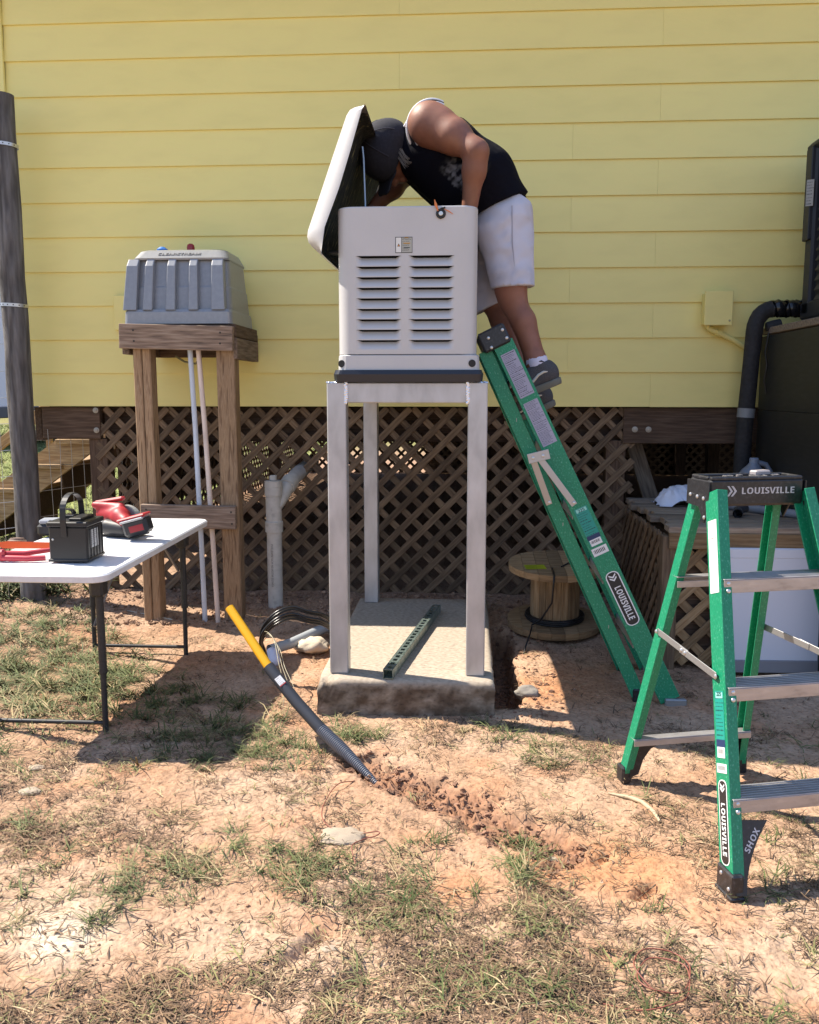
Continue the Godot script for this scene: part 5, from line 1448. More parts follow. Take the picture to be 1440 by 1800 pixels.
func step_mat() -> StandardMaterial3D:
	if woods.has("step"): return woods["step"]
	var m := tex(ntex([[0.0, Color(0.3, 0.285, 0.28)], [0.3, Color(0.39, 0.375, 0.37)], [0.7, Color(0.43, 0.415, 0.41)], [1.0, Color(0.5, 0.49, 0.485)]], 0.012, 5, 123), Vector3(1.5, 4, 4), 0.42, 0.6, nrm(0.05, 2.0), 0.3)
	woods["step"] = m
	return m
func channel(called: String, a: Vector3, b: Vector3, out: Vector3, w: float, fl: float, mat: Material, parent: Node) -> MeshInstance3D:
	var L := a.distance_to(b); var th := 0.0045
	var g := G.new()
	g.box(Vector3(0, 0, -th / 2), Vector3(L, w, th), 0.0012)
	for s in [-1, 1]:
		g.box(Vector3(0, s * (w / 2 - th / 2 - 0.0002), -th / 2 - fl / 2), Vector3(L - 0.0006, th, fl), 0.001)
	return obj(called, g, mat, parent, between(a, b, out))
func stadium(L: float, h: float, n := 6) -> PackedVector2Array:
	var p := PackedVector2Array()
	var r := h * 0.42
	for c in [[L / 2 - r, h / 2 - r, 0.0], [-L / 2 + r, h / 2 - r, PI / 2], [-L / 2 + r, -h / 2 + r, PI], [L / 2 - r, -h / 2 + r, PI * 1.5]]:
		for i in n + 1:
			var a: float = c[2] + PI / 2 * i / n
			p.append(Vector2(c[0] + r * cos(a), c[1] + r * sin(a)))
	return p
func chevrons(parent: Node, xf: Transform3D, h: float, mat: Material) -> void:
	for k in 2:
		var g := G.new()
		var x := k * h * 0.42
		g.prism(PackedVector2Array([Vector2(x, h * 0.5), Vector2(x + h * 0.22, h * 0.5), Vector2(x + h * 0.62, 0), Vector2(x + h * 0.22, -h * 0.5), Vector2(x, -h * 0.5), Vector2(x + h * 0.38, 0)]), 0.0, 0.0008, xf)
		obj("chevron", g, mat, parent)
func badge(parent: Node, xf: Transform3D, L: float, h: float) -> void:
	var white := flat(0.75, 0.75, 0.75, 0.45); var blk := flat(0.015, 0.015, 0.018, 0.4)
	var g := G.new(); g.prism(stadium(L, h), 0.0, 0.0006)
	var o := obj("badge", g, white, parent, xf)
	var g2 := G.new(); g2.prism(stadium(L - h * 0.14, h * 0.84), 0.0005, 0.001)
	obj("badge_field", g2, blk, o)
	chevrons(o, Transform3D(Basis(), Vector3(-L * 0.455, 0, 0.001)), h * 0.52, white)
	text("lettering", "LOUISVILLE", h * 0.46, white, o, Transform3D(Basis(), Vector3(L * 0.085, 0, 0.0012)), 700, (L * 0.69) / (h * 0.46 * 8.3))
func duty_image(seed_: int) -> ImageTexture:
	var im := print_image(60, 200, Color(0.1, 0.55, 0.5), Color(0.01, 0.12, 0.14), seed_, 9)
	im.get_image()
	var i2 := im.get_image()
	i2.fill_rect(Rect2i(6, 4, 48, 18), Color(0.55, 0.8, 0.76))
	i2.fill_rect(Rect2i(0, 146, 60, 22), Color(0.12, 0.2, 0.36))
	i2.fill_rect(Rect2i(4, 168, 52, 32), Color(0.86, 0.86, 0.86))
	for k in 14:
		i2.fill_rect(Rect2i(8 + k * 3 + k % 2, 174, 1 + k % 3 / 2, 14), Color(0.05, 0.05, 0.05))
	return ImageTexture.create_from_image(i2)
func bars_image() -> ImageTexture:
	var im := Image.create(60, 34, false, Image.FORMAT_RGB8)
	im.fill(Color(0.84, 0.84, 0.84))
	for k in 15: im.fill_rect(Rect2i(6 + k * 3 + (k * k) % 2, 8, 1 + (k * 7) % 2, 16), Color(0.1, 0.1, 0.1))
	return ImageTexture.create_from_image(im)
func rivet(parent: Node, p: Vector3, out: Vector3, r := 0.006) -> void:
	var g := G.new()
	var y := out.normalized(); var x := y.cross(Vector3(0.3, 0.2, 1).normalized()).normalized()
	g.lathe([Vector2(r, 0), Vector2(r * 0.85, r * 0.35), Vector2(r * 0.4, r * 0.55), Vector2(0, r * 0.6)], Transform3D(Basis(x, y, x.cross(y)), p), 10)
	obj("rivet", g, flat(0.6, 0.6, 0.6, 0.35, 0.8), parent)
func build_step_ladder() -> void:
	var s := thing("step_ladder", "open green step ladder with black top cap standing at the right", "ladder", Vector3(0.821, 0, -2.643), Basis(Vector3.UP, 0.254))
	var fr := func(x: float, y: float) -> Vector3: return Vector3(x * lerpf(0.25, 0.149, y / 1.056), y, lerpf(0.414, 0.059, y / 1.056))
	var re := func(x: float, y: float) -> Vector3: return Vector3(x * lerpf(0.225, 0.138, y), y, lerpf(-0.303, -0.045, y))
	var ladder_al := step_mat()
	for x in [-1.0, 1.0]:
		channel("front_rail", fr.call(x, 0.05), fr.call(x, 1.02), Vector3(x, 0, 0), 0.066, 0.03, green_mat(0), s)
		channel("rear_rail", re.call(x, 0.03), re.call(x, 0.985), Vector3(x, 0, 0), 0.042, 0.024, green_mat(1), s)
		# boots
		var b := G.new()
		var p: Vector3 = fr.call(x, 0.035)
		b.box(p + Vector3(-x * 0.012, -0.0, -0.004), Vector3(0.034, 0.075, 0.078), 0.004)
		b.box(p + Vector3(-x * 0.012, -0.03, -0.004), Vector3(0.04, 0.016, 0.084), 0.003)
		obj("foot", b, black(), s)
		for q in [Vector3(x * 0.0052, 0.02, -0.02), Vector3(x * 0.0052, -0.005, 0.018)]:
			rivet(s, p + q + Vector3(0, 0.0, 0), Vector3(x, 0, 0), 0.006)
		var rb := G.new()
		var p2: Vector3 = re.call(x, 0.02)
		rb.box(p2 + Vector3(-x * 0.01, 0.005, 0), Vector3(0.034, 0.06, 0.05), 0.006)
		obj("foot", rb, black(), s)
		# curved gusset under the lowest step
		var gp := PackedVector2Array([Vector2(0, 0.02), Vector2(0.03, 0.02)])
		for i in 9:
			var t := i / 8.0
			gp.append(Vector2(0.03 + 0.066 * pow(t, 1.9), 0.022 + 0.183 * t))
		gp.append(Vector2(0.0, 0.205))
		var gg := G.new()
		var e0: Vector3 = fr.call(x, 0.0); var tilt := Vector3(-x * 0.101, 1.056, -0.355).normalized()
		var gxx := (Vector3(-x, 0, 0) - tilt * tilt.dot(Vector3(-x, 0, 0))).normalized()
		var gx := Basis(gxx, tilt, gxx.cross(tilt))
		gg.prism(gp, -0.006, 0.006, Transform3D(gx, fr.call(x, 0.0) + Vector3(-x * 0.008, 0, 0.026)))
		obj("gusset", gg, black(), s)
		if x < 0:
			text("lettering", "SHOX", 0.0165, flat(0.5, 0.5, 0.52, 0.5), s, Transform3D(gx * Basis(Vector3.BACK, 1.05), fr.call(x, 0.0) + Vector3(0.008, 0, 0.026) + gx * Vector3(0.05, 0.155, 0.0068)), 700, 1.15)
		var rg := PackedVector2Array([Vector2(0, 0.02), Vector2(0.03, 0.03), Vector2(0.045, 0.08), Vector2(0.07, 0.115), Vector2(0.115, 0.14), Vector2(0.115, 0.162), Vector2(0, 0.162)])
		var rgg := G.new()
		rgg.prism(rg, -0.014, 0.014, Transform3D(Basis(Vector3(-x, 0, 0), Vector3.UP, Vector3(0, 0, -x)), re.call(x, 0.0) + Vector3(-x * 0.02, 0, 0.02)))
		obj("gusset", rgg, black(), s)
		# spreader in two halves
		var a: Vector3 = re.call(x, 0.552) + Vector3(x * 0.0035, 0, 0); var c: Vector3 = fr.call(x, 0.535) + Vector3(x * 0.0035, 0, 0)
		var m := a.lerp(c, 0.5) + Vector3(x * 0.003, 0.002, 0)
		var am := flat(0.5, 0.5, 0.51, 0.35, 0.8)
		var sp := plank("spreader", a, m + (c - a) * 0.06, 0.021, 0.003, Vector3(x, 0, 0), am, s, 0.001)
		plank("spreader", m - (c - a) * 0.06 + Vector3(x * 0.0035, 0, 0), c + Vector3(x * 0.0035, 0, 0), 0.021, 0.003, Vector3(x, 0, 0), am, s, 0.001)
		for q in [a, c, m + (a - c) * 0.03, m + (c - a) * 0.03]: rivet(s, q + Vector3(x * 0.005, 0, 0), Vector3(x, 0, 0), 0.007)
	var k := 0
	for y in [0.245, 0.515, 0.79]:
		var p0: Vector3 = fr.call(-1, y); var p1: Vector3 = fr.call(1, y)
		var w := p1.x - p0.x - 0.012
		var st := G.new()
		st.box(Vector3(0, 0, 0.0), Vector3(w, 0.003, 0.082), 0.001)
		for i in 6: st.box(Vector3(0, 0.0026, -0.032 + i * 0.0125), Vector3(w, 0.0022, 0.004), 0.0007)
		st.box(Vector3(0, -0.0195, 0.0398), Vector3(w, 0.0355, 0.003), 0.001)
		st.box(Vector3(0, -0.0145, -0.0398), Vector3(w, 0.025, 0.003), 0.001)
		obj("step", st, ladder_al, s, Transform3D(Basis(), Vector3(0, y, p0.z)))
		for x in [-1.0, 1.0]:
			for dy in [-0.01, -0.03]:
				rivet(s, fr.call(x, y + dy) + Vector3(-x * 0.02, 0, 0.0335 + 0.003), Vector3(0, 0.3, 1), 0.0065)
		k += 1
	for y in [0.165, 0.74]:
		var p0: Vector3 = re.call(-1, y); var p1: Vector3 = re.call(1, y)
		var g := G.new()
		var w := p1.x - p0.x
		g.box(Vector3(0, 0.0, 0), Vector3(w, 0.003, 0.035), 0.001)
		g.box(Vector3(0, -0.0105, -0.0172), Vector3(w, 0.018, 0.003), 0.001)
		g.box(Vector3(0, -0.022 if y > 0.5 else -0.012, 0.017), Vector3(w, 0.02, 0.003), 0.001)
		obj("rear_brace", g, ladder_al if y < 0.5 else step_mat(), s, Transform3D(Basis(), Vector3(0, y, p0.z + 0.01)))
	# top cap
	var cap := G.new()
	cap.box(Vector3(0, 1.013, 0), Vector3(0.298, 0.078, 0.118), 0.007)
	cap.box(Vector3(0.0, 1.0535, -0.048), Vector3(0.29, 0.011, 0.018), 0.003)
	cap.box(Vector3(0.0, 1.0535, 0.05), Vector3(0.29, 0.011, 0.014), 0.003)
	for x in [-0.142, 0.142]: cap.box(Vector3(x, 1.0535, 0.0), Vector3(0.012, 0.011, 0.08), 0.003)
	var capo := obj("top_cap", cap, black(), s)
	for q in [[-0.06, 0.0, 0.016], [0.03, 0.01, 0.026], [0.098, -0.012, 0.014], [-0.015, -0.015, 0.01]]:
		var g := G.new()
		g.lathe([Vector2(q[2], 1.05), Vector2(q[2], 1.0575), Vector2(q[2] - 0.004, 1.0585), Vector2(q[2] - 0.005, 1.053), Vector2(0, 1.053)], Transform3D(Basis(), Vector3(q[0], 0, q[1])), 16)
		obj("tool_slot", g, tex(ntex([[0.0, Color(0.02, 0.02, 0.02)], [0.5, Color(0.1, 0.1, 0.1)], [1.0, Color(0.5, 0.42, 0.42)]], 0.05, 4, 131), Vector3(5, 5, 5), 0.5), capo)
	obj("tray_block", bxm(Vector3(0.06, 0.016, 0.03), 0.004), flat(0.3, 0.27, 0.27, 0.5), capo, Transform3D(Basis(Vector3.UP, 0.3), Vector3(0.055, 1.062, -0.02)))
	for x in [-1.0, 1.0]:
		var w := G.new()
		w.prism(PackedVector2Array([Vector2(-0.062, 1.045), Vector2(0.061, 1.045), Vector2(0.066, 0.968), Vector2(0.066, 0.945), Vector2(0.052, 0.945), Vector2(0.04, 0.925), Vector2(0.022, 0.95), Vector2(0.008, 0.97), Vector2(-0.062, 0.972)]), 0.0, 0.004, Transform3D(Basis(Vector3(0, 0, -x).abs() * -1.0 if x > 0 else Vector3(0, 0, 1), Vector3.UP, Vector3(x, 0, 0)), Vector3(x * 0.1505, 0, 0)))
		obj("cap_side", w, black(), capo)
		for q in [[-0.04, 1.0], [0.0, 0.998], [0.035, 0.996], [0.043, 0.942]]:
			rivet(capo, Vector3(x * 0.1548, q[1], q[0]), Vector3(x, 0, 0), 0.0062)
	var grey := flat(0.45, 0.45, 0.47, 0.5)
	text("lettering", "LOUISVILLE", 0.0185, grey, capo, Transform3D(Basis(), Vector3(0.034, 1.018, 0.0592)), 600, 1.22, 0.001)
	chevrons(capo, Transform3D(Basis(), Vector3(-0.096, 1.018, 0.0588)), 0.03, grey)
	obj("orange_scuff", bxm(Vector3(0.022, 0.014, 0.0012), 0.0003), flat(0.24, 0.07, 0.03, 0.7), capo, Transform3D(Basis(Vector3.BACK, -0.15), Vector3(-0.134, 0.985, 0.0594)))
	# stickers on the near front rail
	var d: Vector3 = (fr.call(-1, 0.0) - fr.call(-1, 1.0)).normalized()
	var onr := func(y: float, off: float) -> Transform3D:
		var nz := (Vector3(-1, 0, 0) - d * Vector3(-1, 0, 0).dot(d)).normalized()
		var up := nz.cross(d)
		return Transform3D(Basis(d, up, nz), fr.call(-1, y) + nz * off + up * 0.0)
	var upright := func(y: float) -> Transform3D:
		var t: Transform3D = onr.call(y, 0.0003)
		return Transform3D(Basis(t.basis.y, -t.basis.x, t.basis.z), t.origin)
	sticker("safety_label", card(print_image(60, 300, Color(0.84, 0.84, 0.83), Color(0.45, 0.3, 0.3), 21, 36)), s, upright.call(0.845), 0.046, 0.205)
	sticker("duty_label", card(duty_image(22)), s, upright.call(0.415), 0.044, 0.175)
	var dm := flat(0.02, 0.1, 0.11, 0.5)
	var dt: Transform3D = upright.call(0.49); dt.origin += dt.basis.z * 0.0012
	text("lettering", "225", 0.011, dm, s, dt, 700, 1.0, 0.0005)
	sticker("bar_label", card(bars_image()), s, upright.call(0.307), 0.05, 0.024)
	badge(s, onr.call(0.178, 0.0003), 0.215, 0.042)

func build_leaning_ladder() -> void:
	var s := thing("leaning_ladder", "folded green step ladder leaning against the generator under the man", "ladder", Vector3(0.86, 0.0, -3.85))
	var o := Vector3(0.86, 0.0, -3.85)
	var A := Vector3(0.86, 0.02, -3.62) - o; var B := Vector3(0.142, 1.50, -3.68) - o
	var A2 := Vector3(0.86, 0.02, -4.1) - o; var B2 := Vector3(0.142, 1.50, -4.03) - o
	var C := Vector3(0.735, 0.025, -3.655) - o; var D := Vector3(0.072, 1.465, -3.70) - o
	var C2 := Vector3(0.735, 0.025, -4.06) - o; var D2 := Vector3(0.072, 1.465, -4.01) - o
	channel("front_rail", A, B, Vector3.BACK, 0.085, 0.03, green_mat(2), s)
	channel("front_rail", A2, B2, Vector3.FORWARD, 0.085, 0.03, green_mat(2), s)
	channel("rear_rail", C, D, Vector3.BACK, 0.056, 0.025, green_mat(3), s)
	channel("rear_rail", C2, D2, Vector3.FORWARD, 0.056, 0.025, green_mat(3), s)
	var ax := (B - A).normalized(); var per := Vector3(ax.y, -ax.x, 0)
	for k in 5:
		var t := 0.17 + k * 0.182
		var p := A.lerp(B, t); var q := A2.lerp(B2, t)
		var g := G.new()
		var L := p.distance_to(q) - 0.012
		g.box(Vector3(0, 0, 0), Vector3(L, 0.075, 0.003), 0.001)
		g.box(Vector3(0, 0.036, -0.018), Vector3(L, 0.003, 0.034), 0.001)
		g.box(Vector3(0, -0.036, -0.014), Vector3(L, 0.003, 0.026), 0.001)
		obj("step", g, step_mat(), s, between(p, q, Vector3.UP))
	for k in 3:
		var t := 0.2 + k * 0.3
		plank("rear_brace", C.lerp(D, t), C2.lerp(D2, t), 0.03, 0.004, Vector3.LEFT, step_mat(), s, 0.001)
	var cap := G.new()
	var cb := Basis(per, ax, Vector3.BACK)
	cap.box(B.lerp(B2, 0.5) + ax * 0.03 - per * 0.024, Vector3(0.118, 0.085, 0.372), 0.008, cb)
	var co := obj("top_cap", cap, black(), s)
	for q in [[-0.045, 0.04], [0.02, 0.045], [-0.05, 0.0], [0.022, 0.008]]:
		rivet(co, B + ax * q[1] + per * q[0] + Vector3(0, 0, 0.0125), Vector3.BACK, 0.0068)
	# feet
	for q in [[A, 0.012], [A2, -0.012]]:
		obj("foot", bxm(Vector3(0.088, 0.035, 0.03), 0.004), flat(0.3, 0.31, 0.32, 0.45, 0.6), s, Transform3D(Basis(), q[0] + Vector3(0.02, -0.008, q[1] * 0.2)))
		obj("foot_pad", bxm(Vector3(0.1, 0.012, 0.04), 0.003), black(), s, Transform3D(Basis(), q[0] + Vector3(0.022, -0.03, q[1] * 0.2)))
	for q in [C, C2]:
		obj("foot", bxm(Vector3(0.05, 0.06, 0.035), 0.006), black(), s, Transform3D(Basis(), q + Vector3(0.0, 0.0, -0.012)))
	# folded spreader in a V
	var am := flat(0.42, 0.42, 0.43, 0.4, 0.75)
	var v0 := Vector3(0.288, 1.03, -3.61) - o
	plank("spreader", v0 + Vector3(-0.02, 0.0, 0.006), Vector3(0.341, 0.84, -3.645) - o + Vector3(0, 0, 0.012), 0.026, 0.004, Vector3.BACK, am, s, 0.001)
	plank("spreader", v0 + Vector3(0.01, 0.0, 0.012), Vector3(0.44, 0.843, -3.62) - o + Vector3(0, 0, 0.02), 0.026, 0.004, Vector3.BACK, am, s, 0.001)
	plank("spreader_plate", v0 + Vector3(-0.04, 0.0, 0.018), v0 + Vector3(0.045, 0.022, 0.018), 0.04, 0.005, Vector3.BACK, am, s, 0.001)
	for q in [Vector3(0.341, 0.85, -3.63) - o, Vector3(0.437, 0.853, -3.597) - o, v0 + Vector3(-0.02, 0.005, 0.0205), v0 + Vector3(0.02, 0.014, 0.0205)]: rivet(s, q, Vector3.BACK, 0.007)
	var L := A.distance_to(B)
	var onr := func(d: float) -> Transform3D:
		return Transform3D(Basis(per, ax, Vector3.BACK.slerp(Vector3.BACK, 0.0)), A.lerp(B, d / L) + Vector3(0, 0, 0.0008))
	sticker("safety_label", card(print_image(80, 260, Color(0.6, 0.6, 0.68), Color(0.08, 0.08, 0.1), 31, 6)), s, onr.call(1.503), 0.062, 0.195)
	sticker("safety_label", card(print_image(80, 260, Color(0.6, 0.6, 0.68), Color(0.08, 0.08, 0.1), 32, 5)), s, onr.call(1.284), 0.062, 0.195)
	sticker("duty_label", card(duty_image(33)), s, onr.call(0.812), 0.056, 0.17)
	var dt: Transform3D = onr.call(0.885); dt.origin.z += 0.001
	text("lettering", "225", 0.013, flat(0.02, 0.08, 0.09, 0.5), s, dt, 700, 1.0, 0.0005)
	sticker("bar_label", card(bars_image()), s, onr.call(0.7), 0.066, 0.034)
	var bt: Transform3D = onr.call(0.478)
	badge(s, Transform3D(Basis(-bt.basis.y, bt.basis.x, bt.basis.z), bt.origin), 0.245, 0.058)

# ---------------------------------------------------------------- cable spool, white panel, ground litter
func build_spool() -> void:
	var s := thing("cable_spool", "wooden cable spool with a coil of black cable on the ground", "spool", Vector3(0.472, 0.075, -4.62), Basis(Vector3.RIGHT, 0.085))
	for fl in [[0.0, 0.25], [0.305, 0.248]]:
		for i in 7:
			var x0 := -0.245 + i * 0.07; var x1 := x0 + 0.0685
			var poly := PackedVector2Array()
			var top := []; var bot := []
			for k in 7:
				var x := lerpf(x0, x1, k / 6.0)
				var z := sqrt(maxf(fl[1] * fl[1] - x * x, 0.0004))
				top.append(Vector2(x, z)); bot.push_front(Vector2(x, -z))
			for q in top + bot: poly.append(q)
			var g := G.new()
			g.prism(poly, fl[0] + rnd.randf_range(0, 0.001), fl[0] + 0.034 + rnd.randf_range(-0.0008, 0.0008), Transform3D(Basis(Vector3.RIGHT, Vector3.FORWARD, Vector3.UP), Vector3.ZERO))
			obj("flange_plank", g, wood("spool", i), s)
	for i in 20:
		var a := TAU * i / 20.0
		obj("stave", bxm(Vector3(0.271, 0.0385, 0.018), 0.003), wood("spool", i), s, Transform3D(Basis(Vector3.UP, PI / 2 - a) * Basis(Vector3.BACK, PI / 2), Vector3(cos(a) * 0.119, 0.1695, sin(a) * 0.119)))
	var c := G.new()
	for k in 9:
		var pts := []
		for i in 37:
			var a := TAU * i / 36.0
			pts.append(Vector3(cos(a), 0, sin(a)) * (0.134 + 0.0085 * (k % 3) + 0.002 * sin(a * 3 + k)) + Vector3.UP * (0.042 + 0.009 * (k / 3)))
		c.tube(pts, 0.0052, 7, false)
	obj("cable_coil", c, flat(0.012, 0.012, 0.013, 0.35), s)
	var tail := G.new()
	tail.tube([Vector3(-0.03, 0.342, 0.11), Vector3(-0.03, 0.345, 0.17), Vector3(-0.033, 0.338, 0.25), Vector3(-0.035, 0.3, 0.256), Vector3(-0.04, 0.2, 0.25), Vector3(-0.09, 0.09, 0.2), Vector3(-0.13, 0.05, 0.16)], 0.0048, 7)
	tail.tube([Vector3(-0.13, 0.045, 0.17), Vector3(-0.145, 0.04, 0.26), Vector3(-0.17, -0.01, 0.31), Vector3(-0.2, -0.07, 0.45)], 0.0042, 7)
	tail.tube([Vector3(0.02, 0.344, 0.09), Vector3(0.06, 0.346, 0.03), Vector3(0.12, 0.345, 0.05), Vector3(0.17, 0.345, 0.1)], 0.0045, 7)
	obj("cable_end", tail, flat(0.012, 0.012, 0.013, 0.35), s)
	sticker("yellow_note", card(print_image(96, 64, Color(0.62, 0.66, 0.1), Color(0.2, 0.2, 0.05), 41, 9)), s, Transform3D(Basis(Vector3.UP, 0.12) * Basis(Vector3.RIGHT, -PI / 2), Vector3(-0.115, 0.3402, 0.09)), 0.105, 0.075)
	var p := thing("white_panel", "large white metal panel leaning on the platform behind the step ladder", "panel", Vector3(1.18, 0.03, -4.03), Basis(Vector3.UP, 0.02) * Basis(Vector3.RIGHT, -0.06))
	var wm := flat(0.6, 0.62, 0.68, 0.4)
	obj("sheet", bxm(Vector3(0.8, 0.56, 0.03), 0.006), wm, p, Transform3D(Basis(), Vector3(0.41, 0.28, 0)))
	obj("top_flange", bxm(Vector3(0.8, 0.05, 0.05), 0.006), wm, p, Transform3D(Basis(), Vector3(0.41, 0.54, -0.008)))
	obj("edge_seal", bxm(Vector3(0.018, 0.56, 0.04), 0.004), flat(0.02, 0.02, 0.025, 0.6), p, Transform3D(Basis(), Vector3(0.0, 0.28, -0.004)))
	obj("screw", bxm(Vector3(0.012, 0.012, 0.02), 0.003), flat(0.4, 0.4, 0.4, 0.4, 0.8), p, Transform3D(Basis(), Vector3(-0.012, 0.545, 0)))
	obj("bottom_rail", bxm(Vector3(0.8, 0.06, 0.036), 0.004), flat(0.2, 0.2, 0.22, 0.5), p, Transform3D(Basis(), Vector3(0.41, 0.02, 0.004)))
func build_litter() -> void:
	var cl := tex(ntex(ramp3(Color(0.24, 0.185, 0.13), Color(0.36, 0.29, 0.215), Color(0.46, 0.385, 0.295)), 0.04, 5, 141), Vector3(6, 6, 6), 0.95, 0.0, nrm(0.06, 6.0), 1.0)
	var k := 0
	for q in [["flat pale stone half buried in the clay by the red wire", -0.355, -2.42, 0.05, 0.3, "stone"], ["small pale stone in the dead grass in front of the table", -1.486, -2.842, 0.022, 0.4, "stone"], ["lump of old grey concrete at the edge of the dug hole by the slab", 0.27, -3.72, 0.042, 0.75, "concrete lump"], ["small pale stone at the right end of the dug trench", 0.262, -2.4, 0.02, 0.6, "stone"], ["white chip lying in the clay near the bottom of the picture", -0.311, -1.902, 0.014, 0.3, "stone"], ["pale stone in the grass at the left edge in front of the table", -1.42, -2.66, 0.026, 0.35, "stone"]]:
		var g := pebble(301 + k, q[4], 14, 20, 0.25)
		tag(obj("stone", g, cl if q[5] == "stone" else flat(0.24, 0.215, 0.185, 0.95), null, Transform3D(Basis(Vector3.UP, k * 1.3).scaled(Vector3(q[3] * 1.3, q[3], q[3])), Vector3(q[1], land(q[1], q[2]) + q[3] * q[4] * 0.1, q[2]))), q[0], q[5])
		k += 1
	var rm := flat(0.22, 0.07, 0.045, 0.5)
	var lists := [["loose loop of thin reddish wire on the clay below the grey conduit", [[-0.338, -2.836], [-0.41, -2.72], [-0.437, -2.62], [-0.43, -2.52], [-0.39, -2.45], [-0.33, -2.428], [-0.25, -2.434], [-0.255, -2.41], [-0.29, -2.39], [-0.315, -2.34], [-0.297, -2.273]]],
		["coil of thin reddish wire lying in the dead grass at the lower right", [[0.42, -1.795], [0.386, -1.858], [0.417, -1.921], [0.483, -1.925], [0.51, -1.866], [0.479, -1.798], [0.416, -1.788], [0.387, -1.829], [0.43, -1.9], [0.5, -1.87], [0.489, -1.789], [0.442, -1.741], [0.368, -1.728], [0.3, -1.745]]]]
	for l in lists:
		var cv := Curve3D.new()
		var n: int = l[1].size()
		for i in n:
			var p: Array = l[1][i]; var a: Array = l[1][maxi(i - 1, 0)]; var b: Array = l[1][mini(i + 1, n - 1)]
			var tg := Vector3(b[0] - a[0], 0, b[1] - a[1]) / 6.0
			cv.add_point(Vector3(p[0], land(p[0], p[1]) + 0.006 + 0.012 * absf(sin(i * 1.9)), p[1]), -tg, tg)
		var g := G.new()
		g.tube(Array(cv.tessellate(4, 4)), 0.0017, 6)
		tag(obj("wire_loop", g, rm), l[0], "wire")
	k = 0
	for q in [["pale curled strip of dry husk on the clay before the open ladder", [[0.47, -2.76], [0.53, -2.735], [0.565, -2.70], [0.59, -2.64], [0.597, -2.585]], 0.007, Color(0.42, 0.34, 0.22)], ["thin dead twig at the edge of the orange clay left of the ladder foot", [[0.36, -2.36], [0.41, -2.385]], 0.004, Color(0.13, 0.085, 0.05)], ["short dark twig in the orange clay nearest the ladder foot", [[0.455, -2.185], [0.51, -2.225]], 0.0035, Color(0.13, 0.085, 0.05)], ["pale dead stalk lying by the battery table leg", [[-1.9, -4.75], [-1.6, -4.62]], 0.006, Color(0.5, 0.46, 0.38)]]:
		var pts := []; var rr := []
		for p in q[1]:
			pts.append(Vector3(p[0], land(p[0], p[1]) + 0.006, p[1])); rr.append(q[2])
		rr[0] = q[2] * 0.4; rr[-1] = q[2] * 0.6
		var g := G.new(); g.tube(pts, rr, 7)
		var c: Color = q[3]
		tag(obj("dry_stick", g, flat(c.r, c.g, c.b, 0.8)), q[0], "stick")

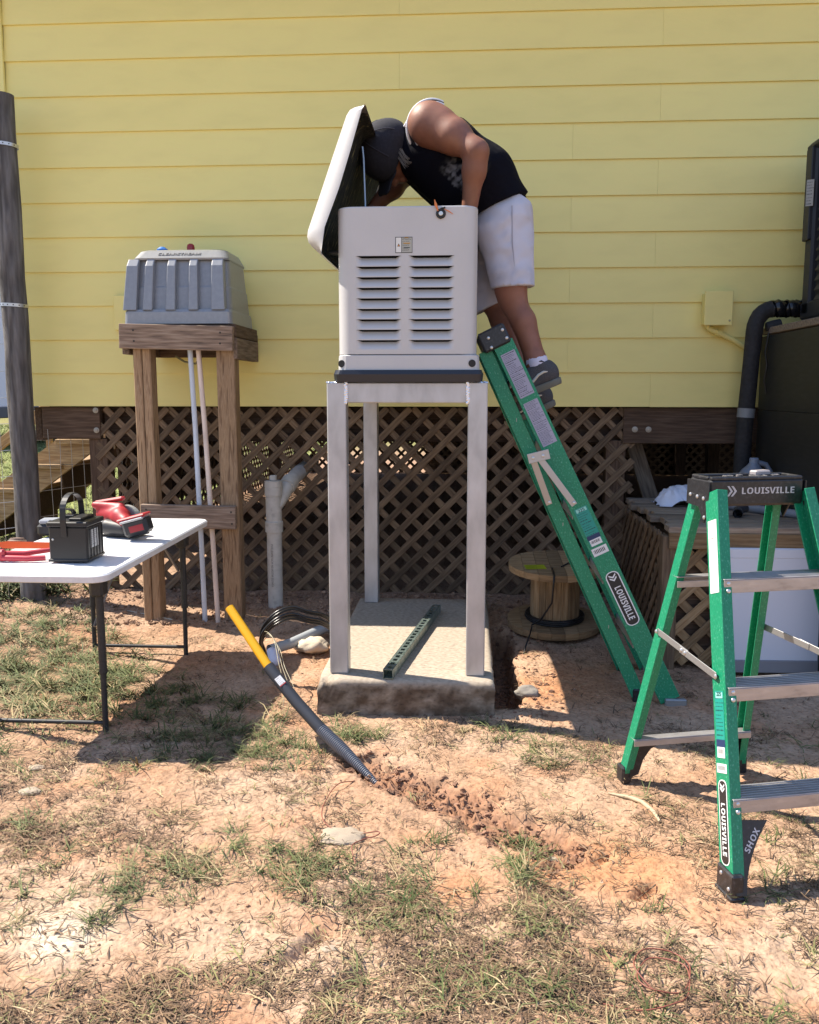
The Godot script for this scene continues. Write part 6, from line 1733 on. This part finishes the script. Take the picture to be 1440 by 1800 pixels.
# ---------------------------------------------------------------- the man on the ladder
func build_man() -> void:
	var at := Vector3(0.25, 1.30, -3.95)
	var s := thing("person", "man in black cap, black tank top and white shorts bending into the generator", "person", at)
	var skin := StandardMaterial3D.new()
	skin.vertex_color_use_as_albedo = true; skin.roughness = 0.55; skin.subsurf_scatter_enabled = true; skin.subsurf_scatter_strength = 0.05
	skin.normal_enabled = true; skin.normal_texture = nrm(0.15, 1.5, 4, 151); skin.normal_scale = 0.4; skin.uv1_triplanar = true; skin.uv1_scale = Vector3(8, 8, 8)
	var nf := FastNoiseLite.new(); nf.seed = 3; nf.frequency = 14.0
	var sc := func(p: Vector3) -> Color:
		var c := Color(0.27, 0.118, 0.072).lerp(Color(0.205, 0.083, 0.05), clampf(0.5 + nf.get_noise_3dv(p) * 0.9, 0, 1))
		return c
	var P := func(x: float, y: float, z: float) -> Vector3: return Vector3(x, y, z) - at
	var g := G.new()
	var lsh: Vector3 = P.call(-0.165, 2.405, -3.86); var lel: Vector3 = P.call(0.03, 2.262, -3.745); var lwr: Vector3 = P.call(0.0, 2.03, -3.80)
	var rsh: Vector3 = P.call(-0.19, 2.43, -4.22); var rel: Vector3 = P.call(-0.30, 2.31, -4.30); var rwr: Vector3 = P.call(-0.435, 2.14, -4.2)
	var hip: Vector3 = P.call(0.155, 2.06, -4.05); var bel: Vector3 = P.call(0.045, 2.20, -4.05); var che: Vector3 = P.call(-0.11, 2.325, -4.05)
	var neck: Vector3 = P.call(-0.235, 2.39, -4.03); var skull: Vector3 = P.call(-0.335, 2.335, -4.02)
	var lk: Vector3 = P.call(0.183, 1.74, -3.90); var la: Vector3 = P.call(0.292, 1.425, -3.84)
	var rk: Vector3 = P.call(0.108, 1.73, -4.1); var ra: Vector3 = P.call(0.262, 1.352, -4.05)
	var lh: Vector3 = P.call(0.15, 2.02, -3.96); var rh: Vector3 = P.call(0.14, 2.03, -4.14)
	var mid := lsh.lerp(lel, 0.5) + Vector3(0.002, 0.004, 0)
	blob(g, [[lsh + Vector3(-0.005, 0.0, 0.0), lsh + Vector3(0.03, -0.02, 0.01), 0.086, 0.084], [lsh + Vector3(0.02, -0.015, 0), mid, 0.08, 0.07], [mid, lel, 0.064, 0.044], [lel, lel.lerp(lwr, 0.3), 0.044, 0.044], [lel.lerp(lwr, 0.3), lwr, 0.044, 0.031],
		[rsh, rel, 0.075, 0.048], [rel, rel.lerp(rwr, 0.4), 0.046, 0.048], [rel.lerp(rwr, 0.4), rwr, 0.047, 0.031],
		[hip, bel, 0.1, 0.13], [bel, che, 0.13, 0.135], [che, neck, 0.12, 0.075], [neck, skull, 0.062, 0.06], [lsh, che, 0.07, 0.1], [rsh, che, 0.07, 0.1],
		[hip, lh, 0.09, 0.09], [hip, rh, 0.09, 0.09], [lh, lk, 0.088, 0.066], [rh, rk, 0.088, 0.066],
		[lk + Vector3(-0.008, 0.03, 0), lk + Vector3(0.0, -0.03, 0), 0.055, 0.05], [lk + Vector3(0.006, -0.07, 0), lk.lerp(la, 0.45) + Vector3(0.006, 0, 0), 0.048, 0.042], [lk, la, 0.048, 0.034], [lk.lerp(la, 0.45) + Vector3(0.008, 0, 0), la, 0.043, 0.034], [la, la + Vector3(0.0, -0.05, 0), 0.038, 0.04],
		[rk, ra, 0.058, 0.038], [rk.lerp(ra, 0.3) + Vector3(0.015, 0, 0), ra, 0.055, 0.037], [ra, ra + Vector3(0, -0.05, 0), 0.037, 0.04]], 0.0095, 0.035, [], sc)
	# head, with its crown to the left and the face turned down into the machine
	var up := Vector3(-0.80, 0.22, 0.55).normalized(); var fw := Vector3(-0.22, -0.96, 0.1); fw = (fw - up * fw.dot(up)).normalized(); var sd := up.cross(fw).normalized()
	if sd.z < 0: sd = -sd
	var H := func(u: float, f: float, q: float) -> Vector3: return skull + up * u + fw * f + sd * q
	blob(g, [[H.call(0.02, -0.012, 0), H.call(0.025, 0.02, 0), 0.088, 0.085], [H.call(-0.05, 0.045, 0), H.call(-0.02, 0.05, 0), 0.058, 0.065], [H.call(-0.095, 0.06, 0.0), H.call(-0.075, 0.035, 0), 0.03, 0.045], [H.call(-0.07, 0.02, 0.045), H.call(-0.1, 0.06, 0.012), 0.022, 0.022], [H.call(-0.07, 0.02, -0.045), H.call(-0.1, 0.06, -0.012), 0.022, 0.022],
		[H.call(0.0, 0.1, 0), H.call(-0.038, 0.122, 0), 0.011, 0.015], [H.call(-0.04, 0.112, 0.012), H.call(-0.04, 0.112, -0.012), 0.011, 0.011], [H.call(-0.066, 0.1, 0.02), H.call(-0.066, 0.1, -0.02), 0.009, 0.009], [H.call(-0.078, 0.097, 0.018), H.call(-0.078, 0.097, -0.018), 0.009, 0.009], [H.call(0.012, 0.085, 0.04), H.call(0.012, 0.085, -0.04), 0.02, 0.02],
		[H.call(-0.01, 0.0, 0.084), H.call(-0.045, 0.004, 0.08), 0.022, 0.015], [H.call(-0.01, 0.0, -0.084), H.call(-0.045, 0.004, -0.08), 0.022, 0.015]], 0.0042, 0.014, [], sc)
	# hands: palm, four fingers and a thumb, curled round parts inside the machine
	for hd in [[lwr, (lwr - lel).normalized(), Vector3(-0.3, 0, 1)], [rwr, (rwr - rel).normalized(), Vector3(0.2, 0.2, -1)]]:
		var w: Vector3 = hd[0]; var d: Vector3 = hd[1]; var sdv: Vector3 = (hd[2] - d * d.dot(hd[2])).normalized(); var pn := d.cross(sdv)
		if pn.x > 0: pn = -pn
		var bones := [[w, w + d * 0.05, 0.028, 0.03], [w + d * 0.03 + sdv * 0.018, w + d * 0.085 + sdv * 0.03, 0.021, 0.014], [w + d * 0.03 - sdv * 0.018, w + d * 0.08 - sdv * 0.028, 0.021, 0.013], [w + d * 0.04, w + d * 0.088, 0.022, 0.014]]
		for i in 4:
			var b: Vector3 = w + d * (0.088 - 0.006 * absf(i - 1.2)) + sdv * (0.031 - 0.0205 * i)
			var l: float = [0.042, 0.047, 0.043, 0.034][i]
			var k1 := b + d * l * 0.85 + pn * l * 0.5; var k2 := k1 + d * l * 0.3 + pn * l * 0.6; var k3 := k2 - d * l * 0.2 + pn * l * 0.45
			bones += [[b, k1, 0.0095, 0.009], [k1, k2, 0.009, 0.0082], [k2, k3, 0.0082, 0.007]]
		var t0: Vector3 = w + d * 0.03 + sdv * 0.03; var t1 := t0 + d * 0.035 + sdv * 0.022 + pn * 0.01; var t2 := t1 + d * 0.028 + pn * 0.018
		bones += [[t0, t1, 0.014, 0.011], [t1, t2, 0.0105, 0.008]]
		blob(g, bones, 0.0036, 0.007, [], sc)
	obj("body", g, skin, s)
	for q in [0.03, -0.03]:
		var eg := G.new(); eg.lathe([Vector2(0, -0.01), Vector2(0.0085, -0.005), Vector2(0.01, 0), Vector2(0.0085, 0.005), Vector2(0, 0.01)], Transform3D(Basis(), H.call(-0.006, 0.094, q)), 10)
		obj("eye", eg, flat(0.6, 0.58, 0.55, 0.2), s)
	# hair and the strap ring of the cap
	var hg := G.new()
	blob(hg, [[H.call(0.0, -0.06, 0.04), H.call(-0.05, -0.055, 0.055), 0.04, 0.026], [H.call(0.0, 0.02, 0.078), H.call(-0.05, 0.03, 0.078), 0.016, 0.01], [H.call(-0.045, -0.03, 0.06), H.call(-0.09, -0.015, 0.055), 0.026, 0.012], [H.call(-0.03, -0.045, 0.07), H.call(-0.085, 0.0, 0.07), 0.014, 0.008], [H.call(0.0, -0.06, -0.03), H.call(-0.06, -0.05, -0.04), 0.04, 0.025]], 0.0055, 0.012, [])
	for i in 26:
		var q := rnd.randf_range(-0.03, 0.03)
		hg.tube([H.call(-0.02 + q * 0.5, -0.05 + i * 0.003, 0.07), H.call(-0.06 + q, -0.045 + i * 0.003 + q, 0.08), H.call(-0.1 + q * 1.2, -0.04 + i * 0.0035 + q, 0.075)], [0.002, 0.0018, 0.0008], 4)
	for i in 34:
		var q := rnd.randf_range(-0.018, 0.018)
		hg.tube([P.call(-0.288 + q, 2.33 - i * 0.0014, -3.925), P.call(-0.272 + q * 0.8, 2.3 - i * 0.0014, -3.905), P.call(-0.252 + q, 2.28 + q - i * 0.001, -3.898)], [0.0016, 0.0013, 0.0005], 4)
	obj("hair", hg, tex(ntex(ramp3(Color(0.08, 0.065, 0.05), Color(0.17, 0.145, 0.12), Color(0.3, 0.27, 0.23)), 0.06, 4, 161), Vector3(5, 20, 5), 0.7), s)
	var cloth_n := nrm(0.02, 3.0, 4, 163)
	var cap := StandardMaterial3D.new()
	cap = tex(ntex(ramp3(Color(0.010, 0.010, 0.016), Color(0.014, 0.014, 0.022), Color(0.022, 0.022, 0.032)), 0.03), Vector3(4, 4, 4), 0.9, 0.0, nrm(0.3, 2.5), 0.5)
	var cg := G.new()
	blob(cg, [[H.call(0.025, -0.025, 0), H.call(0.035, 0.03, 0), 0.107, 0.105], [H.call(0.07, -0.01, 0), H.call(0.065, 0.015, 0), 0.082, 0.08]], 0.006, 0.03, [[-up, -up.dot(skull) - 0.005]])
	blob(cg, [[H.call(0.005, 0.08, 0.03), H.call(-0.012, 0.165, 0.028), 0.03, 0.022], [H.call(0.005, 0.08, -0.03), H.call(-0.012, 0.165, -0.028), 0.03, 0.022], [H.call(0.006, 0.1, 0.05), H.call(0.006, 0.1, -0.05), 0.026, 0.026], [H.call(0.0, 0.16, 0.02), H.call(0.0, 0.16, -0.02), 0.026, 0.026]], 0.0042, 0.02, [[up, up.dot(skull) + 0.006], [-up, -up.dot(skull) + 0.004]])
	var capo := obj("cap", cg, cap, s)
	var cc0: Vector3 = H.call(0.035, 0.0, 0)
	var seam_mat := flat(0.035, 0.035, 0.05, 0.9)
	for k in 3:
		var dirv := (fw * cos(k * PI / 3.0) + sd * sin(k * PI / 3.0)).normalized()
		var pts := []
		for i in 15:
			var a := lerpf(-1.35, 1.35, i / 14.0)
			var q := (up * cos(a) + dirv * sin(a)).normalized()
			# walk out to the crown's surface
			var far := 0.118 + 0.006 * absf(dirv.dot(fw)) - 0.004 * cos(a)
			pts.append(cc0 + q * far)
		var sgm := G.new(); sgm.tube(pts, 0.0022, 5)
		obj("seam", sgm, seam_mat, capo)
	var bt := G.new(); bt.lathe([Vector2(0.009, 0), Vector2(0.008, 0.004), Vector2(0, 0.006)], Transform3D(Basis(fw, up, fw.cross(up)), cc0 + up * 0.116), 10)
	obj("button", bt, seam_mat, capo)
	var rg := G.new()
	rg.tube([H.call(-0.015, -0.085, 0.06), H.call(-0.035, -0.09, 0.06), H.call(-0.045, -0.078, 0.065), H.call(-0.035, -0.066, 0.068), H.call(-0.015, -0.07, 0.066), H.call(-0.012, -0.085, 0.06)], 0.0055, 7)
	obj("cap_strap", rg, flat(0.62, 0.48, 0.26, 0.5), s)
	# tank top
	var pf := FastNoiseLite.new(); pf.seed = 14; pf.frequency = 26.0; pf.fractal_octaves = 3
	var pc: Vector3 = P.call(-0.04, 2.2, -3.88)
	var shirt := func(p: Vector3) -> Color:
		var c := Color(0.0075, 0.0075, 0.0085)
		var d := p - pc
		var e := clampf(1.0 - Vector2(d.x * 0.75 + d.y * 0.6, (d.y - d.x * 0.7) * 1.3).length() / 0.14, 0.0, 1.0)
		if d.z > 0.02 and e > 0.0:
			var stripe := 0.5 + 0.5 * sin((d.x * 0.8 + d.y) * 190.0)
			var t := clampf((pf.get_noise_3d(p.x, p.y * 1.4, p.z * 0.4) + 0.12) * 3.0, 0.0, 1.0) * e * lerpf(0.5, 1.0, stripe)
			c = c.lerp(Color(0.18, 0.18, 0.2), clampf(t * 1.4, 0.0, 0.9))
		return c
	var tn := Vector3(0.42, -0.91, 0.0).normalized()
	var hem: Vector3 = P.call(0.27, 2.155, -4.05)
	var tg := G.new()
	var tb := []
	for z in [0.07, -0.07]:
		var o := Vector3(0, 0, z)
		tb += [[hip + o * 0.9, bel + o, 0.122, 0.15], [bel + o, che + o, 0.15, 0.142], [che + o, neck + o * 0.7 + Vector3(0.035, -0.005, 0), 0.142, 0.085], [P.call(-0.2, 2.30, -4.05) + o * 0.8, P.call(-0.02, 2.13, -4.05) + o * 0.8, 0.105, 0.1], [hip + o * 0.9, hip + Vector3(0.05, -0.12, 0) + o * 0.9, 0.122, 0.12]]
	blob(tg, tb, 0.009, 0.05, [[tn, tn.dot(hem)]], shirt)
	var shm := StandardMaterial3D.new()
	shm.vertex_color_use_as_albedo = true; shm.roughness = 0.92; shm.uv1_triplanar = true; shm.uv1_scale = Vector3(1.6, 1.6, 1.6)
	shm.normal_enabled = true; shm.normal_texture = nrm(0.012, 9.0, 3, 164); shm.normal_scale = 0.9; shm.metallic_specular = 0.25
	var shirt_o := obj("tank_top", tg, shm, s)
	# striped armhole binding
	var cc := lsh + Vector3(0.018, -0.01, -0.03)
	var an := (Vector3(0.3, -0.2, 0.93)).normalized()
	var ux := Vector3(-0.8, 0.6, 0.0); ux = (ux - an * ux.dot(an)).normalized(); var uy := an.cross(ux)
	for k in 3:
		var pts := []
		for i in 26:
			var a := lerpf(-1.3, 2.5, i / 25.0)
			var r := 0.098 + 0.0075 * k
			pts.append(cc + ux * cos(a) * r * 1.02 + uy * sin(a) * r + an * (0.018 - 0.016 * k) - an * 0.05 * pow(absf(a) / 2.3, 2.0) * 0.6)
		var sg := G.new(); sg.tube(pts, 0.0052 if k != 1 else 0.0046, 8)
		obj("armhole_trim", sg, flat(0.75, 0.75, 0.78, 0.8) if k != 1 else flat(0.012, 0.012, 0.02, 0.9), shirt_o)
	var ng := G.new()
	for k in 2:
		var pts := []
		for i in 14:
			var a := lerpf(-1.6, 1.6, i / 13.0)
			pts.append(neck + Vector3(-0.012 + 0.014 * k, 0.03, 0.0) + Vector3(0.05, 0.09, 0) * cos(a) * 0.75 + Vector3(0, 0, 1) * sin(a) * 0.09 + Vector3(-0.03, 0.0, 0))
		ng.tube(pts, 0.0045, 7)
	obj("neck_trim", ng, flat(0.7, 0.7, 0.72, 0.8), shirt_o)
	# shorts
	var sm := tex(ntex([[0.0, Color(0.4, 0.375, 0.39)], [0.18, Color(0.48, 0.47, 0.52)], [0.5, Color(0.52, 0.52, 0.585)], [1.0, Color(0.55, 0.555, 0.63)]], 0.006, 5, 171), Vector3(1.4, 1.4, 1.4), 0.92, 0.0, nrm(0.006, 22.0, 3, 172), 1.3)
	var hg2 := G.new()
	var hb := []
	var lhem := lk + Vector3(0.005, 0.0, 0)
	var rhem := rk + Vector3(-0.02, -0.04, 0)
	hb += [[hip + Vector3(0.0, 0.01, 0.06), lh + Vector3(0.0, -0.03, 0), 0.12, 0.115], [hip + Vector3(0.0, 0.01, -0.06), rh + Vector3(0.0, -0.03, 0), 0.12, 0.113], [lh + Vector3(0.005, -0.02, 0), lhem, 0.115, 0.082], [lh + Vector3(0.02, -0.08, 0), lhem + Vector3(0.012, -0.02, 0), 0.1, 0.08], [rh, rhem, 0.11, 0.085], [hip + Vector3(-0.02, 0, 0.03), hip + Vector3(-0.06, -0.07, -0.02), 0.12, 0.1]]
	blob(hg2, hb, 0.009, 0.04, [[Vector3(0.05, -1, 0).normalized(), Vector3(0.05, -1, 0).normalized().dot(lhem + Vector3(0, 0.0, 0))], [Vector3(0.42, 0.91, 0), Vector3(0.42, 0.91, 0).dot(hip) + 0.09]])
	var shorts := obj("shorts", hg2, sm, s)
	var sseam := G.new()
	sseam.tube([lh + Vector3(0.03, 0.05, 0.116), lh.lerp(lhem, 0.35) + Vector3(0.02, 0, 0.107), lh.lerp(lhem, 0.7) + Vector3(0.016, 0, 0.094), lhem + Vector3(0.012, 0.0, 0.083)], 0.0022, 5)
	sseam.tube([lh + Vector3(-0.05, 0.0, 0.105), lh + Vector3(-0.01, -0.035, 0.119), lh + Vector3(0.03, -0.02, 0.117)], 0.0025, 5)
	obj("seam", sseam, flat(0.36, 0.35, 0.4, 0.95), shorts)
	var rs := G.new()
	blob(rs, [[rh, rhem + Vector3(0, -0.03, 0), 0.108, 0.085]], 0.009, 0.03, [[Vector3(0.42, -0.9, 0), Vector3(0.42, -0.9, 0).dot(rhem + Vector3(0.0, -0.02, 0))]])
	obj("shorts_leg", rs, sm, shorts)
	# socks and shoes
	for q in [[la, Vector3(-0.1, 0, 0.0), "l"], [ra, Vector3(-0.1, 0, 0), "r"]]:
		var a0: Vector3 = q[0]
		var drop := -0.01 if q[2] == "l" else -0.022
		var kg := G.new()
		blob(kg, [[a0 + Vector3(-0.014, 0.055, -0.006), a0, 0.047, 0.047], [a0, a0 + Vector3(0.01, -0.055, 0), 0.047, 0.05]], 0.006, 0.01, [[Vector3(-0.2, 1, 0).normalized(), Vector3(-0.2, 1, 0).normalized().dot(a0 + Vector3(0, 0.022, 0))]])
		var so := obj("sock", kg, flat(0.55, 0.55, 0.68, 0.9), s)
		if q[2] == "l":
			var mk := G.new(); mk.tube([a0 + Vector3(0.005, 0.0, 0.047), a0 + Vector3(0.018, 0.003, 0.046), a0 + Vector3(0.034, -0.002, 0.036)], [0.002, 0.004, 0.0015], 6)
			obj("sock_mark", mk, flat(0.03, 0.03, 0.04, 0.8), so)
		var tilt := -0.38 if q[2] == "l" else -0.42
		var fb := Basis(Vector3.BACK, -tilt)
		var heel := a0 + (Vector3(0.048, -0.044 + drop, 0) if q[2] == "l" else Vector3(0.075, -0.058 + drop, 0))
		var F := func(x: float, y: float, z: float) -> Vector3: return heel + fb * Vector3(x, y, z)
		var sh := G.new()
		var dn := fb * Vector3.DOWN
		blob(sh, [[F.call(0.0, 0.0, 0), F.call(-0.09, 0.008, 0), 0.05, 0.053], [F.call(-0.09, 0.0, 0), F.call(-0.15, -0.01, 0.004), 0.052, 0.042], [F.call(-0.0, 0.02, 0), F.call(-0.02, 0.045, 0), 0.046, 0.05], [F.call(-0.06, 0.035, 0), F.call(-0.13, 0.014, 0), 0.046, 0.04]], 0.006, 0.02, [[dn, dn.dot(heel) + 0.036], [-dn, -dn.dot(heel) + 0.058]])
		obj("shoe", sh, tex(ntex(ramp3(Color(0.03, 0.03, 0.034), Color(0.055, 0.055, 0.06), Color(0.085, 0.085, 0.09)), 0.05), Vector3(6, 6, 6), 0.85), s)
		var sole := G.new()
		blob(sole, [[F.call(0.0, -0.034, 0), F.call(-0.09, -0.034, 0.0), 0.049, 0.05], [F.call(-0.09, -0.034, 0), F.call(-0.155, -0.035, 0.004), 0.05, 0.045]], 0.0055, 0.012, [[dn, dn.dot(heel) + 0.056], [-dn, -dn.dot(heel) - 0.026]])
		obj("sole", sole, flat(0.13, 0.13, 0.11, 0.85), s)
		var st := G.new()
		var z := 0.051
		st.tube([F.call(0.006, 0.012, z - 0.004), F.call(-0.015, 0.018, z), F.call(-0.04, 0.014, z + 0.002), F.call(-0.065, 0.0, z + 0.003), F.call(-0.095, -0.014, z + 0.002), F.call(-0.14, -0.02, z - 0.004)], [0.004, 0.0055, 0.006, 0.006, 0.005, 0.003], 7)
		obj("side_stripe", st, flat(0.5, 0.48, 0.42, 0.7), s)

func _ready() -> void:
	# ---- camera
	var cam := Camera3D.new()
	cam.name = "camera"
	cam.fov = 60.18
	cam.far = 1500.0; cam.near = 0.05
	cam.rotation = Vector3(deg_to_rad(-7.75), deg_to_rad(3.7), 0)
	cam.position = Vector3(0, 1.3, 0)
	add_child(cam)
	cam.current = true
	# ---- sky, sun, exposure
	var env := Environment.new()
	var sky := Sky.new()
	var sm := ProceduralSkyMaterial.new()
	sm.sky_top_color = Color(0.5, 0.61, 0.80)
	sm.sky_horizon_color = Color(0.84, 0.88, 0.93)
	sm.sky_curve = 0.18
	sm.ground_horizon_color = Color(0.5, 0.46, 0.4); sm.ground_bottom_color = Color(0.3, 0.26, 0.22)
	sm.sky_energy_multiplier = 1.0
	sky.sky_material = sm
	env.background_mode = Environment.BG_SKY
	env.sky = sky
	env.background_energy_multiplier = 0.76
	env.tonemap_mode = Environment.TONE_MAPPER_LINEAR
	env.tonemap_exposure = 2.15
	env.sdfgi_enabled = true; env.ssao_enabled = true; env.ssil_enabled = true
	var we := WorldEnvironment.new()
	we.name = "world_environment"
	we.environment = env
	add_child(we)
	var sun := DirectionalLight3D.new()
	sun.name = "sun"
	sun.light_energy = 1.6
	sun.light_color = Color(1.0, 0.96, 0.9)
	sun.light_angular_distance = 0.5
	sun.shadow_enabled = true
	var to_sun := Vector3(-0.775, 1.0, -0.22).normalized()
	sun.transform = Transform3D(Basis.looking_at(-to_sun, Vector3.UP), Vector3(-6, 8, -2))
	add_child(sun)
	# ---- the place
	rnd.seed = 20
	setup_noise()
	build_ground()
	build_house()
	build_lattices()
	build_deck()
	build_cooler()
	build_left()
	build_tank()
	build_slab()
	build_frame()
	build_generator()
	build_on_slab()
	build_table()
	build_leaning_ladder()
	build_step_ladder()
	build_spool()
	build_man()
	build_litter()
	build_growth()
